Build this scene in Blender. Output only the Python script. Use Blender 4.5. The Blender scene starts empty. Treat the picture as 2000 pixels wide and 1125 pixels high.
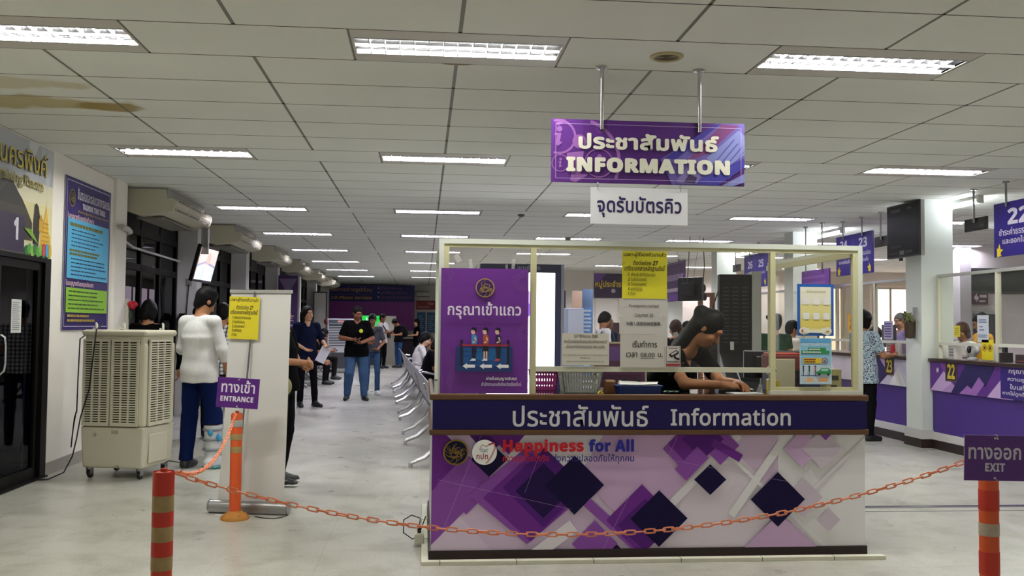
import bpy, bmesh, math, random
import numpy as np
from mathutils import Vector, Matrix, Euler

SC = bpy.context.scene
COL = SC.collection
random.seed(7)
PI = math.pi

# ------------------------------------------------------------------ camera, world, exposure
CAM_H = 1.40
YAW, PITCH, ROLL = 0.0928, 0.0407, 0.0097
_f = Vector((math.sin(YAW)*math.cos(PITCH), math.cos(YAW)*math.cos(PITCH), math.sin(PITCH)))
_r0 = Vector((math.cos(YAW), -math.sin(YAW), 0))
_u0 = _r0.cross(_f)
_r = math.cos(ROLL)*_r0 + math.sin(ROLL)*_u0
_u = -math.sin(ROLL)*_r0 + math.cos(ROLL)*_u0
cam_d = bpy.data.cameras.new('camera')
cam_d.sensor_width = 36.0
cam_d.lens = 1845.3/2000*36.0
cam_d.clip_start = 0.05
cam_d.clip_end = 200
cam = bpy.data.objects.new('camera', cam_d)
COL.objects.link(cam)
cam.matrix_world = Matrix(((_r.x, _u.x, -_f.x, 0), (_r.y, _u.y, -_f.y, 0), (_r.z, _u.z, -_f.z, CAM_H), (0, 0, 0, 1)))
SC.camera = cam

world = bpy.data.worlds.new('world')
SC.world = world
world.use_nodes = True
_bg = world.node_tree.nodes['Background']
_bg.inputs[0].default_value = (1.0, 0.97, 0.93, 1)
_bg.inputs[1].default_value = 0.5
SC.view_settings.view_transform = 'Standard'
SC.view_settings.look = 'None'
SC.view_settings.gamma = 1.0
SC.view_settings.use_curve_mapping = False
SC.view_settings.exposure = 0.28
try:
    SC.cycles.use_denoising = True
    SC.cycles.max_bounces = 8
    SC.cycles.transparent_max_bounces = 24
    SC.cycles.caustics_reflective = False
    SC.cycles.caustics_refractive = False
    SC.cycles.sample_clamp_indirect = 4.0
except Exception:
    pass
TUBE_E = 175.0          # emission of the ceiling tubes
BATTEN_E = 85.0        # bare batten tubes over the service counter

# ------------------------------------------------------------------ materials
def srgb(c):
    if isinstance(c, str):
        c = c.lstrip('#')
        c = tuple(int(c[i:i+2], 16)/255 for i in (0, 2, 4))
    return tuple((x/12.92 if x <= 0.04045 else ((x+0.055)/1.055)**2.4) for x in c)

MATS = {}
def M(col, rough=0.6, metal=0.0, spec=0.5, emit=0.0, alpha=1.0, noise=0.0, nscale=20.0, name=None, bump=0.0, coat=0.0):
    key = (col, rough, metal, spec, emit, alpha, noise, nscale, bump, coat)
    if key in MATS: return MATS[key]
    m = bpy.data.materials.new(name or 'paint_' + str(col).lstrip('#'))
    m.use_nodes = True
    nt = m.node_tree
    b = nt.nodes['Principled BSDF']
    c = srgb(col)
    b.inputs['Base Color'].default_value = (*c, 1)
    b.inputs['Roughness'].default_value = rough
    b.inputs['Metallic'].default_value = metal
    b.inputs['Specular IOR Level'].default_value = spec
    b.inputs['Alpha'].default_value = alpha
    b.inputs['Coat Weight'].default_value = coat
    if emit:
        b.inputs['Emission Color'].default_value = (*c, 1)
        b.inputs['Emission Strength'].default_value = emit
    if noise or bump:
        tc = nt.nodes.new('ShaderNodeTexCoord')
        n = nt.nodes.new('ShaderNodeTexNoise')
        n.inputs['Scale'].default_value = nscale
        n.inputs['Detail'].default_value = 5
        nt.links.new(tc.outputs['Object'], n.inputs['Vector'])
        if noise:
            mx = nt.nodes.new('ShaderNodeMix'); mx.data_type = 'RGBA'
            mx.inputs['A'].default_value = (*[x*(1-noise) for x in c], 1)
            mx.inputs['B'].default_value = (*[min(1, x*(1+noise)) for x in c], 1)
            nt.links.new(n.outputs['Fac'], mx.inputs['Factor'])
            nt.links.new(mx.outputs['Result'], b.inputs['Base Color'])
        if bump:
            bp = nt.nodes.new('ShaderNodeBump')
            bp.inputs['Strength'].default_value = bump
            bp.inputs['Distance'].default_value = 0.01
            nt.links.new(n.outputs['Fac'], bp.inputs['Height'])
            nt.links.new(bp.outputs['Normal'], b.inputs['Normal'])
    MATS[key] = m
    return m

def glass(name, tint=(0.9, 0.93, 0.9), refl=0.5, rough=0.02, dirt=0.0, dirtcol=(0.6, 0.6, 0.55)):
    """thin clear pane: transparent with a fresnel reflection and a little dust"""
    if name in MATS: return MATS[name]
    m = bpy.data.materials.new(name); m.use_nodes = True
    nt = m.node_tree; nt.nodes.clear()
    out = nt.nodes.new('ShaderNodeOutputMaterial')
    tr = nt.nodes.new('ShaderNodeBsdfTransparent'); tr.inputs[0].default_value = (*tint, 1)
    gl = nt.nodes.new('ShaderNodeBsdfGlossy'); gl.inputs['Roughness'].default_value = rough
    fr = nt.nodes.new('ShaderNodeLayerWeight'); fr.inputs[0].default_value = 0.5
    pw = nt.nodes.new('ShaderNodeMath'); pw.operation = 'POWER'; pw.inputs[1].default_value = 5.0
    nt.links.new(fr.outputs['Facing'], pw.inputs[0])
    mu = nt.nodes.new('ShaderNodeMath'); mu.operation = 'MULTIPLY_ADD'; mu.inputs[1].default_value = 0.92*refl*2; mu.inputs[2].default_value = 0.04*refl*2
    mu.use_clamp = True
    nt.links.new(pw.outputs[0], mu.inputs[0])
    mx = nt.nodes.new('ShaderNodeMixShader')
    nt.links.new(mu.outputs[0], mx.inputs[0]); nt.links.new(tr.outputs[0], mx.inputs[1]); nt.links.new(gl.outputs[0], mx.inputs[2])
    last = mx
    if dirt:
        df = nt.nodes.new('ShaderNodeBsdfDiffuse'); df.inputs[0].default_value = (*dirtcol, 1)
        m2 = nt.nodes.new('ShaderNodeMixShader'); m2.inputs[0].default_value = dirt
        nt.links.new(mx.outputs[0], m2.inputs[1]); nt.links.new(df.outputs[0], m2.inputs[2])
        last = m2
    nt.links.new(last.outputs[0], out.inputs[0])
    MATS[name] = m
    return m

# ------------------------------------------------------------------ mesh builder
class MB:
    def __init__(s):
        s.v = []; s.f = []; s.mi = []; s.cur = 0
    def add(s, vs, fs, mi=None):
        b = len(s.v)
        s.v.extend([tuple(p) for p in vs])
        for f in fs:
            s.f.append(tuple(b+i for i in f)); s.mi.append(s.cur if mi is None else mi)
        return s
    def box(s, x0, x1, y0, y1, z0, z1, mi=None):
        vs = [(x0,y0,z0),(x1,y0,z0),(x1,y1,z0),(x0,y1,z0),(x0,y0,z1),(x1,y0,z1),(x1,y1,z1),(x0,y1,z1)]
        return s.add(vs, [(0,3,2,1),(4,5,6,7),(0,1,5,4),(1,2,6,5),(2,3,7,6),(3,0,4,7)], mi)
    def bar(s, a, b, w, h, mi=None, up=(0,0,1)):
        """rectangular bar from a to b"""
        a = Vector(a); b = Vector(b); d = (b-a).normalized(); up = Vector(up)
        if abs(d.dot(up)) > 0.99: up = Vector((0,1,0))
        x = d.cross(up).normalized()*w/2; y = x.cross(d).normalized()*h/2
        vs = [a-x-y, a+x-y, a+x+y, a-x+y, b-x-y, b+x-y, b+x+y, b-x+y]
        return s.add(vs, [(0,3,2,1),(4,5,6,7),(0,1,5,4),(1,2,6,5),(2,3,7,6),(3,0,4,7)][0:6], mi)
    def cyl(s, a, b, r, r2=None, n=12, caps=True, mi=None):
        return s.tube([a, b], [r, r if r2 is None else r2], n, caps, mi=mi)
    def tube(s, pts, r, n=8, caps=True, closed=False, mi=None):
        P = [Vector(p) for p in pts]; k = len(P)
        R = r if hasattr(r, '__len__') else [r]*k
        vs = []; prev = None
        for i in range(k):
            if closed: d = P[(i+1) % k]-P[i-1]
            else: d = P[min(i+1, k-1)]-P[max(i-1, 0)]
            d = d.normalized() if d.length > 1e-9 else Vector((0,0,1))
            if prev is None:
                up = Vector((0,0,1)) if abs(d.z) < 0.9 else Vector((1,0,0))
                x = d.cross(up).normalized()
            else:
                x = (prev - d*prev.dot(d))
                x = x.normalized() if x.length > 1e-9 else d.orthogonal().normalized()
            prev = x; y = d.cross(x)
            for j in range(n):
                t = 2*PI*j/n
                vs.append(P[i]+(x*math.cos(t)+y*math.sin(t))*R[i])
        fs = []
        for i in range(k if closed else k-1):
            i2 = (i+1) % k
            for j in range(n):
                j2 = (j+1) % n
                fs.append((i*n+j, i*n+j2, i2*n+j2, i2*n+j))
        if caps and not closed:
            fs.append(tuple(reversed(range(n)))); fs.append(tuple((k-1)*n+j for j in range(n)))
        return s.add(vs, fs, mi)
    def lathe(s, prof, c=(0,0,0), n=24, axis='z', mi=None, caps=True):
        vs = []
        for (r, h) in prof:
            for j in range(n):
                t = 2*PI*j/n
                a, b = r*math.cos(t), r*math.sin(t)
                p = (a, b, h) if axis == 'z' else ((h, a, b) if axis == 'x' else (b, h, a))
                vs.append((p[0]+c[0], p[1]+c[1], p[2]+c[2]))
        fs = []; k = len(prof)
        for i in range(k-1):
            for j in range(n):
                j2 = (j+1) % n
                fs.append((i*n+j, i*n+j2, (i+1)*n+j2, (i+1)*n+j))
        if caps:
            fs.append(tuple(reversed(range(n)))); fs.append(tuple((k-1)*n+j for j in range(n)))
        return s.add(vs, fs, mi)
    def prism(s, poly, d0, d1, axis='y', mi=None):
        """poly 2D (a,b); axis x:(b=y.., ) -> extruded along axis from d0 to d1"""
        def P(a, b, d):
            return {'y': (a, d, b), 'x': (d, a, b), 'z': (a, b, d)}[axis]
        n = len(poly)
        vs = [P(a, b, d0) for a, b in poly]+[P(a, b, d1) for a, b in poly]
        fs = [tuple(range(n)), tuple(reversed(range(n, 2*n)))]
        fs += [(i, n+i, n+(i+1) % n, (i+1) % n) for i in range(n)]
        return s.add(vs, fs, mi)
    def ellip(s, c, r, n=16, m=10, mi=None, rot=None):
        vs = []; c = Vector(c)
        for i in range(m+1):
            ph = PI*i/m
            for j in range(n):
                t = 2*PI*j/n
                p = Vector((r[0]*math.sin(ph)*math.cos(t), r[1]*math.sin(ph)*math.sin(t), r[2]*math.cos(ph)))
                if rot is not None: p = rot @ p
                vs.append(c+p)
        fs = []
        for i in range(m):
            for j in range(n):
                j2 = (j+1) % n
                fs.append((i*n+j, (i+1)*n+j, (i+1)*n+j2, i*n+j2))
        return s.add(vs, fs, mi)
    def xform(s, mat, start=0):
        for i in range(start, len(s.v)):
            s.v[i] = tuple(mat @ Vector(s.v[i]))
        return s
    def build(s, name, mats, parent=None, smooth=False, bevel=0.0, seg=2, fix=True):
        me = bpy.data.meshes.new(name)
        me.from_pydata(s.v, [], s.f)
        if not isinstance(mats, (list, tuple)): mats = [mats]
        for m in mats: me.materials.append(m)
        if len(mats) > 1: me.polygons.foreach_set('material_index', s.mi)
        if fix:
            bm = bmesh.new(); bm.from_mesh(me)
            bmesh.ops.recalc_face_normals(bm, faces=bm.faces)
            bm.to_mesh(me); bm.free()
        if smooth:
            me.polygons.foreach_set('use_smooth', [True]*len(me.polygons))
            try: me.set_sharp_from_angle(angle=math.radians(40))
            except Exception: pass
        me.update()
        o = bpy.data.objects.new(name, me)
        COL.objects.link(o)
        if parent is not None: o.parent = parent
        if bevel:
            bv = o.modifiers.new('bevel', 'BEVEL'); bv.width = bevel; bv.segments = seg
            bv.limit_method = 'ANGLE'; bv.angle_limit = math.radians(40)
        return o

def tag(o, label=None, cat=None, group=None, kind=None):
    if label: o['label'] = label
    if cat: o['category'] = cat
    if group: o['group'] = group
    if kind: o['kind'] = kind
    return o
def empty(name, loc=(0,0,0), rz=0.0, label=None, cat=None, group=None):
    o = bpy.data.objects.new(name, None); COL.objects.link(o)
    o.location = loc; o.rotation_euler = (0, 0, rz)
    o.empty_display_size = 0.05
    return tag(o, label, cat, group)
def struct(o):
    o['kind'] = 'structure'; return o
KIDS = {}
def copy_tree(o, parent=None):
    c = o.copy(); COL.objects.link(c)
    if parent is not None: c.parent = parent
    for ch in [x for x in COL.objects if x.parent == o]:
        copy_tree(ch, c)
    return c

# ------------------------------------------------------------------ lettering
def _sans(s, bold, italic=False):
    out = ''
    for ch in s:
        if 'A' <= ch <= 'Z': out += chr((0x1D5D4 if bold else 0x1D5A0)+ord(ch)-65)
        elif 'a' <= ch <= 'z': out += chr((0x1D5EE if bold else 0x1D5BA)+ord(ch)-97)
        elif '0' <= ch <= '9': out += chr((0x1D7EC if bold else 0x1D7E2)+ord(ch)-48)
        else: out += ch
    return out
_TXT = {}
def text_geo(s, bold=0.0, slant=0.0, sans=True):
    """flat lettering as (verts Nx2, faces), cap height about 0.7; bold widens strokes"""
    key = (s, bold, slant, sans)
    if key in _TXT: return _TXT[key]
    cu = bpy.data.curves.new('lettering', 'FONT')
    cu.body = _sans(s, bold > 0 and sans != 'r') if sans else s
    cu.space_character = 1.0+bold*1.6
    cu.size = 1.0; cu.resolution_u = 3; cu.fill_mode = 'FRONT'
    ob = bpy.data.objects.new('lettering', cu)
    me = ob.to_mesh()
    n = len(me.vertices)
    co = np.empty(n*3, np.float32); me.vertices.foreach_get('co', co)
    co = co.reshape(-1, 3)[:, :2].copy()
    fs = [tuple(p.vertices) for p in me.polygons]
    ob.to_mesh_clear()
    bpy.data.objects.remove(ob); bpy.data.curves.remove(cu)
    if slant: co[:, 0] += co[:, 1]*slant
    if bold > 0:
        allv = []; allf = []
        k = 8
        for i in range(k):
            a = 2*PI*i/k
            allf += [tuple(j+len(allv)*n for j in f) for f in fs]
            allv.append(co+np.array([math.cos(a)*bold, math.sin(a)*bold]))
        co = np.concatenate(allv); fs = allf
    _TXT[key] = (co, fs)
    return _TXT[key]

class Art:
    """flat printing on a board: O = lower-left corner, U right, V up, N outward; units metres on the board"""
    def __init__(s, O, U, V, mats=None, W=1.0, H=1.0):
        s.O = Vector(O); s.U = Vector(U).normalized(); s.V = Vector(V).normalized()
        s.N = s.U.cross(s.V).normalized(); s.mb = MB(); s.mats = mats if mats is not None else []
        s.lay = 0; s.W = W; s.H = H; s.step = 0.00035; s.base = 0.0006
    def mat(s, m):
        if m not in s.mats: s.mats.append(m)
        return s.mats.index(m)
    def poly(s, pts, m, hold=False):
        if not hold: s.lay += 1
        o = s.base+s.lay*s.step
        vs = [s.O+s.U*a+s.V*b+s.N*o for a, b in pts]
        s.mb.add(vs, [tuple(range(len(vs)))], s.mat(m)); return s
    def rect(s, x0, y0, x1, y1, m, hold=False):
        return s.poly([(x0, y0), (x1, y0), (x1, y1), (x0, y1)], m, hold)
    def frame(s, x0, y0, x1, y1, t, m):
        s.rect(x0, y0, x1, y0+t, m); s.rect(x0, y1-t, x1, y1, m, True)
        s.rect(x0, y0+t, x0+t, y1-t, m, True); s.rect(x1-t, y0+t, x1, y1-t, m, True); return s
    def disc(s, x, y, r, m, ry=None, n=28):
        ry = ry or r
        return s.poly([(x+r*math.cos(2*PI*i/n), y+ry*math.sin(2*PI*i/n)) for i in range(n)], m)
    def line(s, pts, w, m, closed=False, hold=False):
        if not hold: s.lay += 1
        k = len(pts)
        for i in range(k if closed else k-1):
            a = Vector(pts[i]); b = Vector(pts[(i+1) % k]); d = b-a
            if d.length < 1e-9: continue
            n = Vector((-d.y, d.x)).normalized()*w/2; e = d.normalized()*w*0.3
            s.poly([tuple(a-n-e), tuple(b-n+e), tuple(b+n+e), tuple(a+n-e)], m, True)
        return s
    def ring(s, x, y, r, w, m, n=32, a0=0, a1=2*PI, ry=None):
        ry = ry or r
        s.lay += 1
        for i in range(n):
            t0 = a0+(a1-a0)*i/n; t1 = a0+(a1-a0)*(i+1)/n
            s.poly([(x+(r-w/2)*math.cos(t0), y+(ry-w/2)*math.sin(t0)), (x+(r+w/2)*math.cos(t0), y+(ry+w/2)*math.sin(t0)),
                    (x+(r+w/2)*math.cos(t1), y+(ry+w/2)*math.sin(t1)), (x+(r-w/2)*math.cos(t1), y+(ry-w/2)*math.sin(t1))], m, True)
        return s
    def text(s, t, x0, y0, x1, y1, m, bold=0.0, slant=0.0, sans=True):
        """fit the ink of t into the box"""
        co, fs = text_geo(t, bold, slant, sans)
        if len(co) == 0: return s
        lo = co.min(0); hi = co.max(0); sz = np.maximum(hi-lo, 1e-6)
        s.lay += 1
        p = (co-lo)/sz*np.array([x1-x0, y1-y0])+np.array([x0, y0])
        nb = 8 if bold > 0 else 1
        per = len(p)//nb
        mi = s.mat(m)
        vs = []
        for i, q in enumerate(p):
            o = s.base+s.lay*s.step+(i//per)*0.00002
            vs.append(s.O+s.U*float(q[0])+s.V*float(q[1])+s.N*o)
        s.mb.add(vs, fs, mi)
        return s
    def lines(s, x0, y0, x1, y1, n, m, fill=0.45, seed=0, ragged=0.35, words=True):
        """rows of small unreadable print as strokes"""
        rnd = random.Random(seed); s.lay += 1
        h = (y1-y0)/n
        for i in range(n):
            yb = y1-(i+1)*h+h*(1-fill)/2; yt = yb+h*fill
            xe = x1-(x1-x0)*rnd.random()*ragged
            x = x0
            while x < xe:
                w = (x1-x0)*rnd.uniform(0.03, 0.11) if words else xe-x0
                s.poly([(x, yb), (min(x+w, xe), yb), (min(x+w, xe), yt), (x, yt)], m, True)
                x += w+(x1-x0)*0.012
        return s

def board(name, O, U, V, W, H, T, m, parent=None, art=None, edge=None, label=None, cat=None, group=None, origin=None):
    """thin board with art(Art) printed on its outward side; ONE mesh"""
    U = Vector(U).normalized(); V = Vector(V).normalized(); N = U.cross(V).normalized(); O = Vector(O)
    mats = [m, edge or m]
    A = Art(O, U, V, mats, W, H)
    mb = A.mb
    P = lambda a, b, d: O+U*a+V*b+N*d
    vs = [P(0,0,0), P(W,0,0), P(W,H,0), P(0,H,0), P(0,0,-T), P(W,0,-T), P(W,H,-T), P(0,H,-T)]
    mb.add(vs, [(0,1,2,3)], 0)
    mb.add(vs, [(4,7,6,5), (0,4,5,1), (1,5,6,2), (2,6,7,3), (3,7,4,0)], 1)
    if art: art(A)
    o = mb.build(name, mats, parent, fix=False)
    return tag(o, label, cat, group)

WHITE = M('#e9e8e4', 0.5)
INK = M('#17131a', 0.6)
PURPLE = M('#5d2383', 0.45)
NAVY = M('#1c1450', 0.4)
CHROME = M('#c9c9cc', 0.22, metal=1.0)
STEEL = M('#9a9a9c', 0.35, metal=1.0)
GOLD = M('#b79a4e', 0.5)
YELLOW = M('#e8dc2c', 0.55)
BLACK = M('#0d0d10', 0.4)

def emblem(A, x, y, r, seed=3, ring=GOLD, base=NAVY):
    """round gilt seal: rim, dark field and tangled gold relief"""
    A.disc(x, y, r, ring); A.disc(x, y, r*0.88, base)
    rnd = random.Random(seed)
    for k in range(20):
        a = rnd.uniform(0, 2*PI); rr = r*rnd.uniform(0.1, 0.66)
        cx = x+rr*math.cos(a); cy = y+rr*math.sin(a)
        pts = []
        for i in range(9):
            t = i/8
            pts.append((cx+r*0.28*math.cos(a+t*4.2)*(1-t*0.5), cy+r*0.24*math.sin(a+t*4.2)*(1-t*0.3)))
        A.line(pts, r*0.04, ring)
    A.line([(x-r*0.62, y-r*0.28), (x-r*0.2, y-r*0.42), (x+r*0.3, y-r*0.3), (x+r*0.66, y-r*0.1)], r*0.06, ring)
    A.line([(x-r*0.5, y-r*0.1), (x-r*0.1, y+r*0.05), (x+r*0.35, y-r*0.02), (x+r*0.5, y+r*0.3)], r*0.07, ring)
# ------------------------------------------------------------------ procedural surfaces
def floor_material():
    m = bpy.data.materials.new('vinyl_floor'); m.use_nodes = True
    nt = m.node_tree; b = nt.nodes['Principled BSDF']; L = nt.links.new
    tc = nt.nodes.new('ShaderNodeTexCoord')
    def noise(sc, det=4, rough=0.5):
        n = nt.nodes.new('ShaderNodeTexNoise'); n.inputs['Scale'].default_value = sc
        n.inputs['Detail'].default_value = det; n.inputs['Roughness'].default_value = rough
        L(tc.outputs['Object'], n.inputs['Vector']); return n
    def ramp(src, p0, c0, p1, c1):
        r = nt.nodes.new('ShaderNodeValToRGB')
        r.color_ramp.elements[0].position = p0; r.color_ramp.elements[0].color = (*c0, 1)
        r.color_ramp.elements[1].position = p1; r.color_ramp.elements[1].color = (*c1, 1)
        L(src, r.inputs[0]); return r
    def mul(a, bb, f=1.0):
        x = nt.nodes.new('ShaderNodeMix'); x.data_type = 'RGBA'; x.blend_type = 'MULTIPLY'
        x.inputs['Factor'].default_value = f
        L(a, x.inputs['A']); L(bb, x.inputs['B']); return x.outputs['Result']
    base = ramp(noise(1.1, 5).outputs['Fac'], 0.35, srgb('#b2b0a6'), 0.7, srgb('#c1bfb6'))
    # dark flecks of the vinyl
    fl = ramp(noise(70, 2).outputs['Fac'], 0.31, srgb('#a39f95'), 0.36, (1, 1, 1))
    sp = ramp(noise(160, 2).outputs['Fac'], 0.33, srgb('#a8a59c'), 0.42, (1, 1, 1))
    dirt = ramp(noise(3.2, 6, 0.65).outputs['Fac'], 0.3, srgb('#c4c0b6'), 0.52, (1, 1, 1))
    br = nt.nodes.new('ShaderNodeTexBrick')
    br.offset = 0; br.inputs['Scale'].default_value = 1.0
    br.inputs['Color1'].default_value = (1, 1, 1, 1); br.inputs['Color2'].default_value = (0.95, 0.95, 0.94, 1)
    br.inputs['Mortar'].default_value = (0.72, 0.71, 0.68, 1); br.inputs['Mortar Size'].default_value = 0.0022
    br.inputs['Brick Width'].default_value = 0.6; br.inputs['Row Height'].default_value = 0.6
    L(tc.outputs['Object'], br.inputs['Vector'])
    c = mul(base.outputs[0], fl.outputs[0], 0.7); c = mul(c, sp.outputs[0], 0.5); c = mul(c, dirt.outputs[0], 0.6); c = mul(c, br.outputs['Color'], 0.8)
    L(c, b.inputs['Base Color'])
    rr = nt.nodes.new('ShaderNodeMapRange'); rr.inputs['To Min'].default_value = 0.2; rr.inputs['To Max'].default_value = 0.42
    L(noise(2.5, 5).outputs['Fac'], rr.inputs['Value']); L(rr.outputs[0], b.inputs['Roughness'])
    b.inputs['Specular IOR Level'].default_value = 0.55
    return m

def tile_material():
    m = bpy.data.materials.new('mineral_ceiling_tile'); m.use_nodes = True
    nt = m.node_tree; b = nt.nodes['Principled BSDF']; L = nt.links.new
    tc = nt.nodes.new('ShaderNodeTexCoord')
    n = nt.nodes.new('ShaderNodeTexNoise'); n.inputs['Scale'].default_value = 0.9; n.inputs['Detail'].default_value = 3
    L(tc.outputs['Object'], n.inputs['Vector'])
    r = nt.nodes.new('ShaderNodeValToRGB')
    r.color_ramp.elements[0].position = 0.35; r.color_ramp.elements[0].color = (*srgb('#e5e7e0'), 1)
    r.color_ramp.elements[1].position = 0.65; r.color_ramp.elements[1].color = (*srgb('#ebede6'), 1)
    L(n.outputs['Fac'], r.inputs[0])
    # brown water stains of their own shape on the tiles near the training room
    last = r.outputs[0]
    wn = nt.nodes.new('ShaderNodeTexNoise'); wn.inputs['Scale'].default_value = 3.4; wn.inputs['Detail'].default_value = 7
    L(tc.outputs['Object'], wn.inputs['Vector'])
    for (px, py, rx, ry, col, s) in ((-3.0, 7.05, 0.95, 0.24, '#b5a366', 0.8), (-2.85, 6.5, 0.75, 0.17, '#bfb288', 0.6),
                                     (-2.33, 7.12, 0.26, 0.16, '#9a8340', 0.85), (0.17, 5.66, 0.1, 0.035, '#7d6526', 0.9)):
        mp = nt.nodes.new('ShaderNodeMapping'); mp.inputs['Location'].default_value = (-px/rx, -py/ry, -2.984)
        mp.inputs['Scale'].default_value = (1/rx, 1/ry, 1)
        L(tc.outputs['Object'], mp.inputs['Vector'])
        ln = nt.nodes.new('ShaderNodeVectorMath'); ln.operation = 'LENGTH'; L(mp.outputs[0], ln.inputs[0])
        ad = nt.nodes.new('ShaderNodeMath'); ad.operation = 'MULTIPLY_ADD'; ad.inputs[1].default_value = 1.5
        L(wn.outputs['Fac'], ad.inputs[0]); L(ln.outputs['Value'], ad.inputs[2])
        mr = nt.nodes.new('ShaderNodeMapRange'); mr.inputs['From Min'].default_value = 1.75; mr.inputs['From Max'].default_value = 1.45
        mr.inputs['To Max'].default_value = s; L(ad.outputs[0], mr.inputs['Value'])
        x = nt.nodes.new('ShaderNodeMix'); x.data_type = 'RGBA'; x.inputs['B'].default_value = (*srgb(col), 1)
        L(mr.outputs[0], x.inputs['Factor']); L(last, x.inputs['A']); last = x.outputs['Result']
    L(last, b.inputs['Base Color'])
    b.inputs['Roughness'].default_value = 0.9
    bn = nt.nodes.new('ShaderNodeTexNoise'); bn.inputs['Scale'].default_value = 120
    L(tc.outputs['Object'], bn.inputs['Vector'])
    bp = nt.nodes.new('ShaderNodeBump'); bp.inputs['Strength'].default_value = 0.15; bp.inputs['Distance'].default_value = 0.004
    L(bn.outputs['Fac'], bp.inputs['Height']); L(bp.outputs[0], b.inputs['Normal'])
    return m

WALLM = M('#f1ece2', 0.75, noise=0.04, nscale=3)
WALLG = M('#c6c4c2', 0.75, noise=0.05, nscale=3)
DARKAL = M('#0d0c0a', 0.45, spec=0.12)
ZC = 2.984

# ------------------------------------------------------------------ floor, ceiling
mb = MB(); mb.box(-7, 15.8, -5, 38, -0.15, 0)
struct(mb.build('floor', floor_material()))

FIX_ROWS = [-1, 5, 12, 18, 24, 30, 36, 42]
FIX_COLS = list(range(-1, 5))
TX0, TY0 = 0.176, 5.66
def build_ceiling():
    mb = MB()
    mb.box(-7, 15.8, -5, 38, ZC+0.13, ZC+0.3, 1)
    for k in range(-16, 53):
        y0 = TY0+0.6*k; y1 = y0+0.6
        off = -0.6 if k in FIX_ROWS else 0.0
        for i in range(-4, 14):
            x0 = TX0+off+1.2*i; x1 = x0+1.2
            if k in FIX_ROWS and i % 2 == 0 and (i//2) in FIX_COLS: continue
            mb.box(x0+0.011, x1-0.011, y0+0.0035, y1-0.0035, ZC, ZC+0.0122, 0)
    for k in range(-16, 53):                       # dark joints across
        y0 = TY0+0.6*k
        mb.box(-5, 15.5, y0-0.0045, y0+0.0045, ZC-0.0006, ZC+0.004, 3)
    for k in range(-16, 53):                       # grey tees running away from the camera
        y0 = TY0+0.6*k; y1 = y0+0.6
        off = -0.6 if k in FIX_ROWS else 0.0
        for i in range(-4, 14):
            x = TX0+off+1.2*i
            mb.box(x-0.0112, x+0.0112, y0+0.003, y1-0.003, ZC+0.004, ZC+0.012, 2)
    return struct(mb.build('ceiling', [tile_material(), M('#2a2723', 0.9), M('#7d7972', 0.6), M('#4c473f', 0.8, spec=0.1)], fix=False))
build_ceiling()

# ------------------------------------------------------------------ recessed louvre lights
def make_light():
    t = empty('ceiling_light')
    w, h = 1.194, 0.594
    L, W2 = 1.165, 0.3
    mb = MB()                                     # white pan with the opening
    mb.box(-w/2, w/2, -h/2, -W2/2, -0.001, 0.012); mb.box(-w/2, w/2, W2/2, h/2, -0.001, 0.012)
    mb.box(-w/2, -L/2, -W2/2, W2/2, -0.001, 0.012); mb.box(L/2, w/2, -W2/2, W2/2, -0.001, 0.012)
    mb.build('frame', M('#c9c5bd', 0.55), t)
    mb = MB()                                     # two mirror troughs
    prof = []
    for s in (-1, 1):
        for q in range(7):
            a = -1+2*q/6
            prof.append((s*0.075+0.074*a*1.0, 0.002+0.09*(1-a*a)**0.6))
    for i in range(len(prof)-1):
        (ya, za), (yb, zb) = prof[i], prof[i+1]
        mb.add([(-L/2, ya, za), (L/2, ya, za), (L/2, yb, zb), (-L/2, yb, zb)], [(0, 1, 2, 3)])
    for x in (-L/2, L/2):
        mb.add([(x, -W2/2, 0), (x, W2/2, 0), (x, W2/2, 0.1), (x, -W2/2, 0.1)], [(0, 1, 2, 3)])
    mb.build('reflector', M('#c4c4ca', 0.16, metal=1.0), t, fix=False)
    mb = MB()
    n = 14
    for i in range(1, n):
        x = -L/2+L*i/n
        for s in (-1, 1):
            y0, y1 = (s*0.075-0.073, s*0.075+0.073)
            ym = s*0.075
            w_ = 0.0025
            mb.add([(x-w_, y0, -0.002), (x-w_, y1, -0.002), (x-w_, y1, 0.03), (x-w_, ym, 0.014), (x-w_, y0, 0.03),
                    (x+w_, y0, -0.002), (x+w_, y1, -0.002), (x+w_, y1, 0.03), (x+w_, ym, 0.014), (x+w_, y0, 0.03)],
                   [(0, 1, 2, 3, 4), (9, 8, 7, 6, 5), (0, 5, 6, 1)])
    mb.box(-L/2, L/2, -0.006, 0.006, -0.003, 0.012)
    for s in (-1, 1): mb.box(-L/2, L/2, s*0.147-0.006, s*0.147+0.006, -0.003, 0.03)
    mb.build('louver', M('#a9a9ae', 0.4, metal=0.3), t, fix=False)
    for s in (-1, 1):
        mb = MB(); mb.cyl((-L/2+0.01, s*0.075, 0.034), (L/2-0.01, s*0.075, 0.034), 0.014, n=6, caps=False)
        mb.build('tube', M('#f4f6ff', 0.4, emit=TUBE_E, name='fluorescent_tube'), t, fix=False)
    return t
_l0 = make_light()
_first = True
COLN = {-1: 'over the left aisle', 0: 'left of the information desk', 1: 'over the information desk',
        2: 'in front of the service counter', 3: 'behind the service counter', 4: 'deep inside the office'}
ROWN = {-1: 'nearest row', 5: 'second row from the viewer', 12: 'third row from the viewer',
        18: 'fourth row', 24: 'fifth row', 30: 'sixth row', 36: 'seventh row', 42: 'farthest row'}
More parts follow.
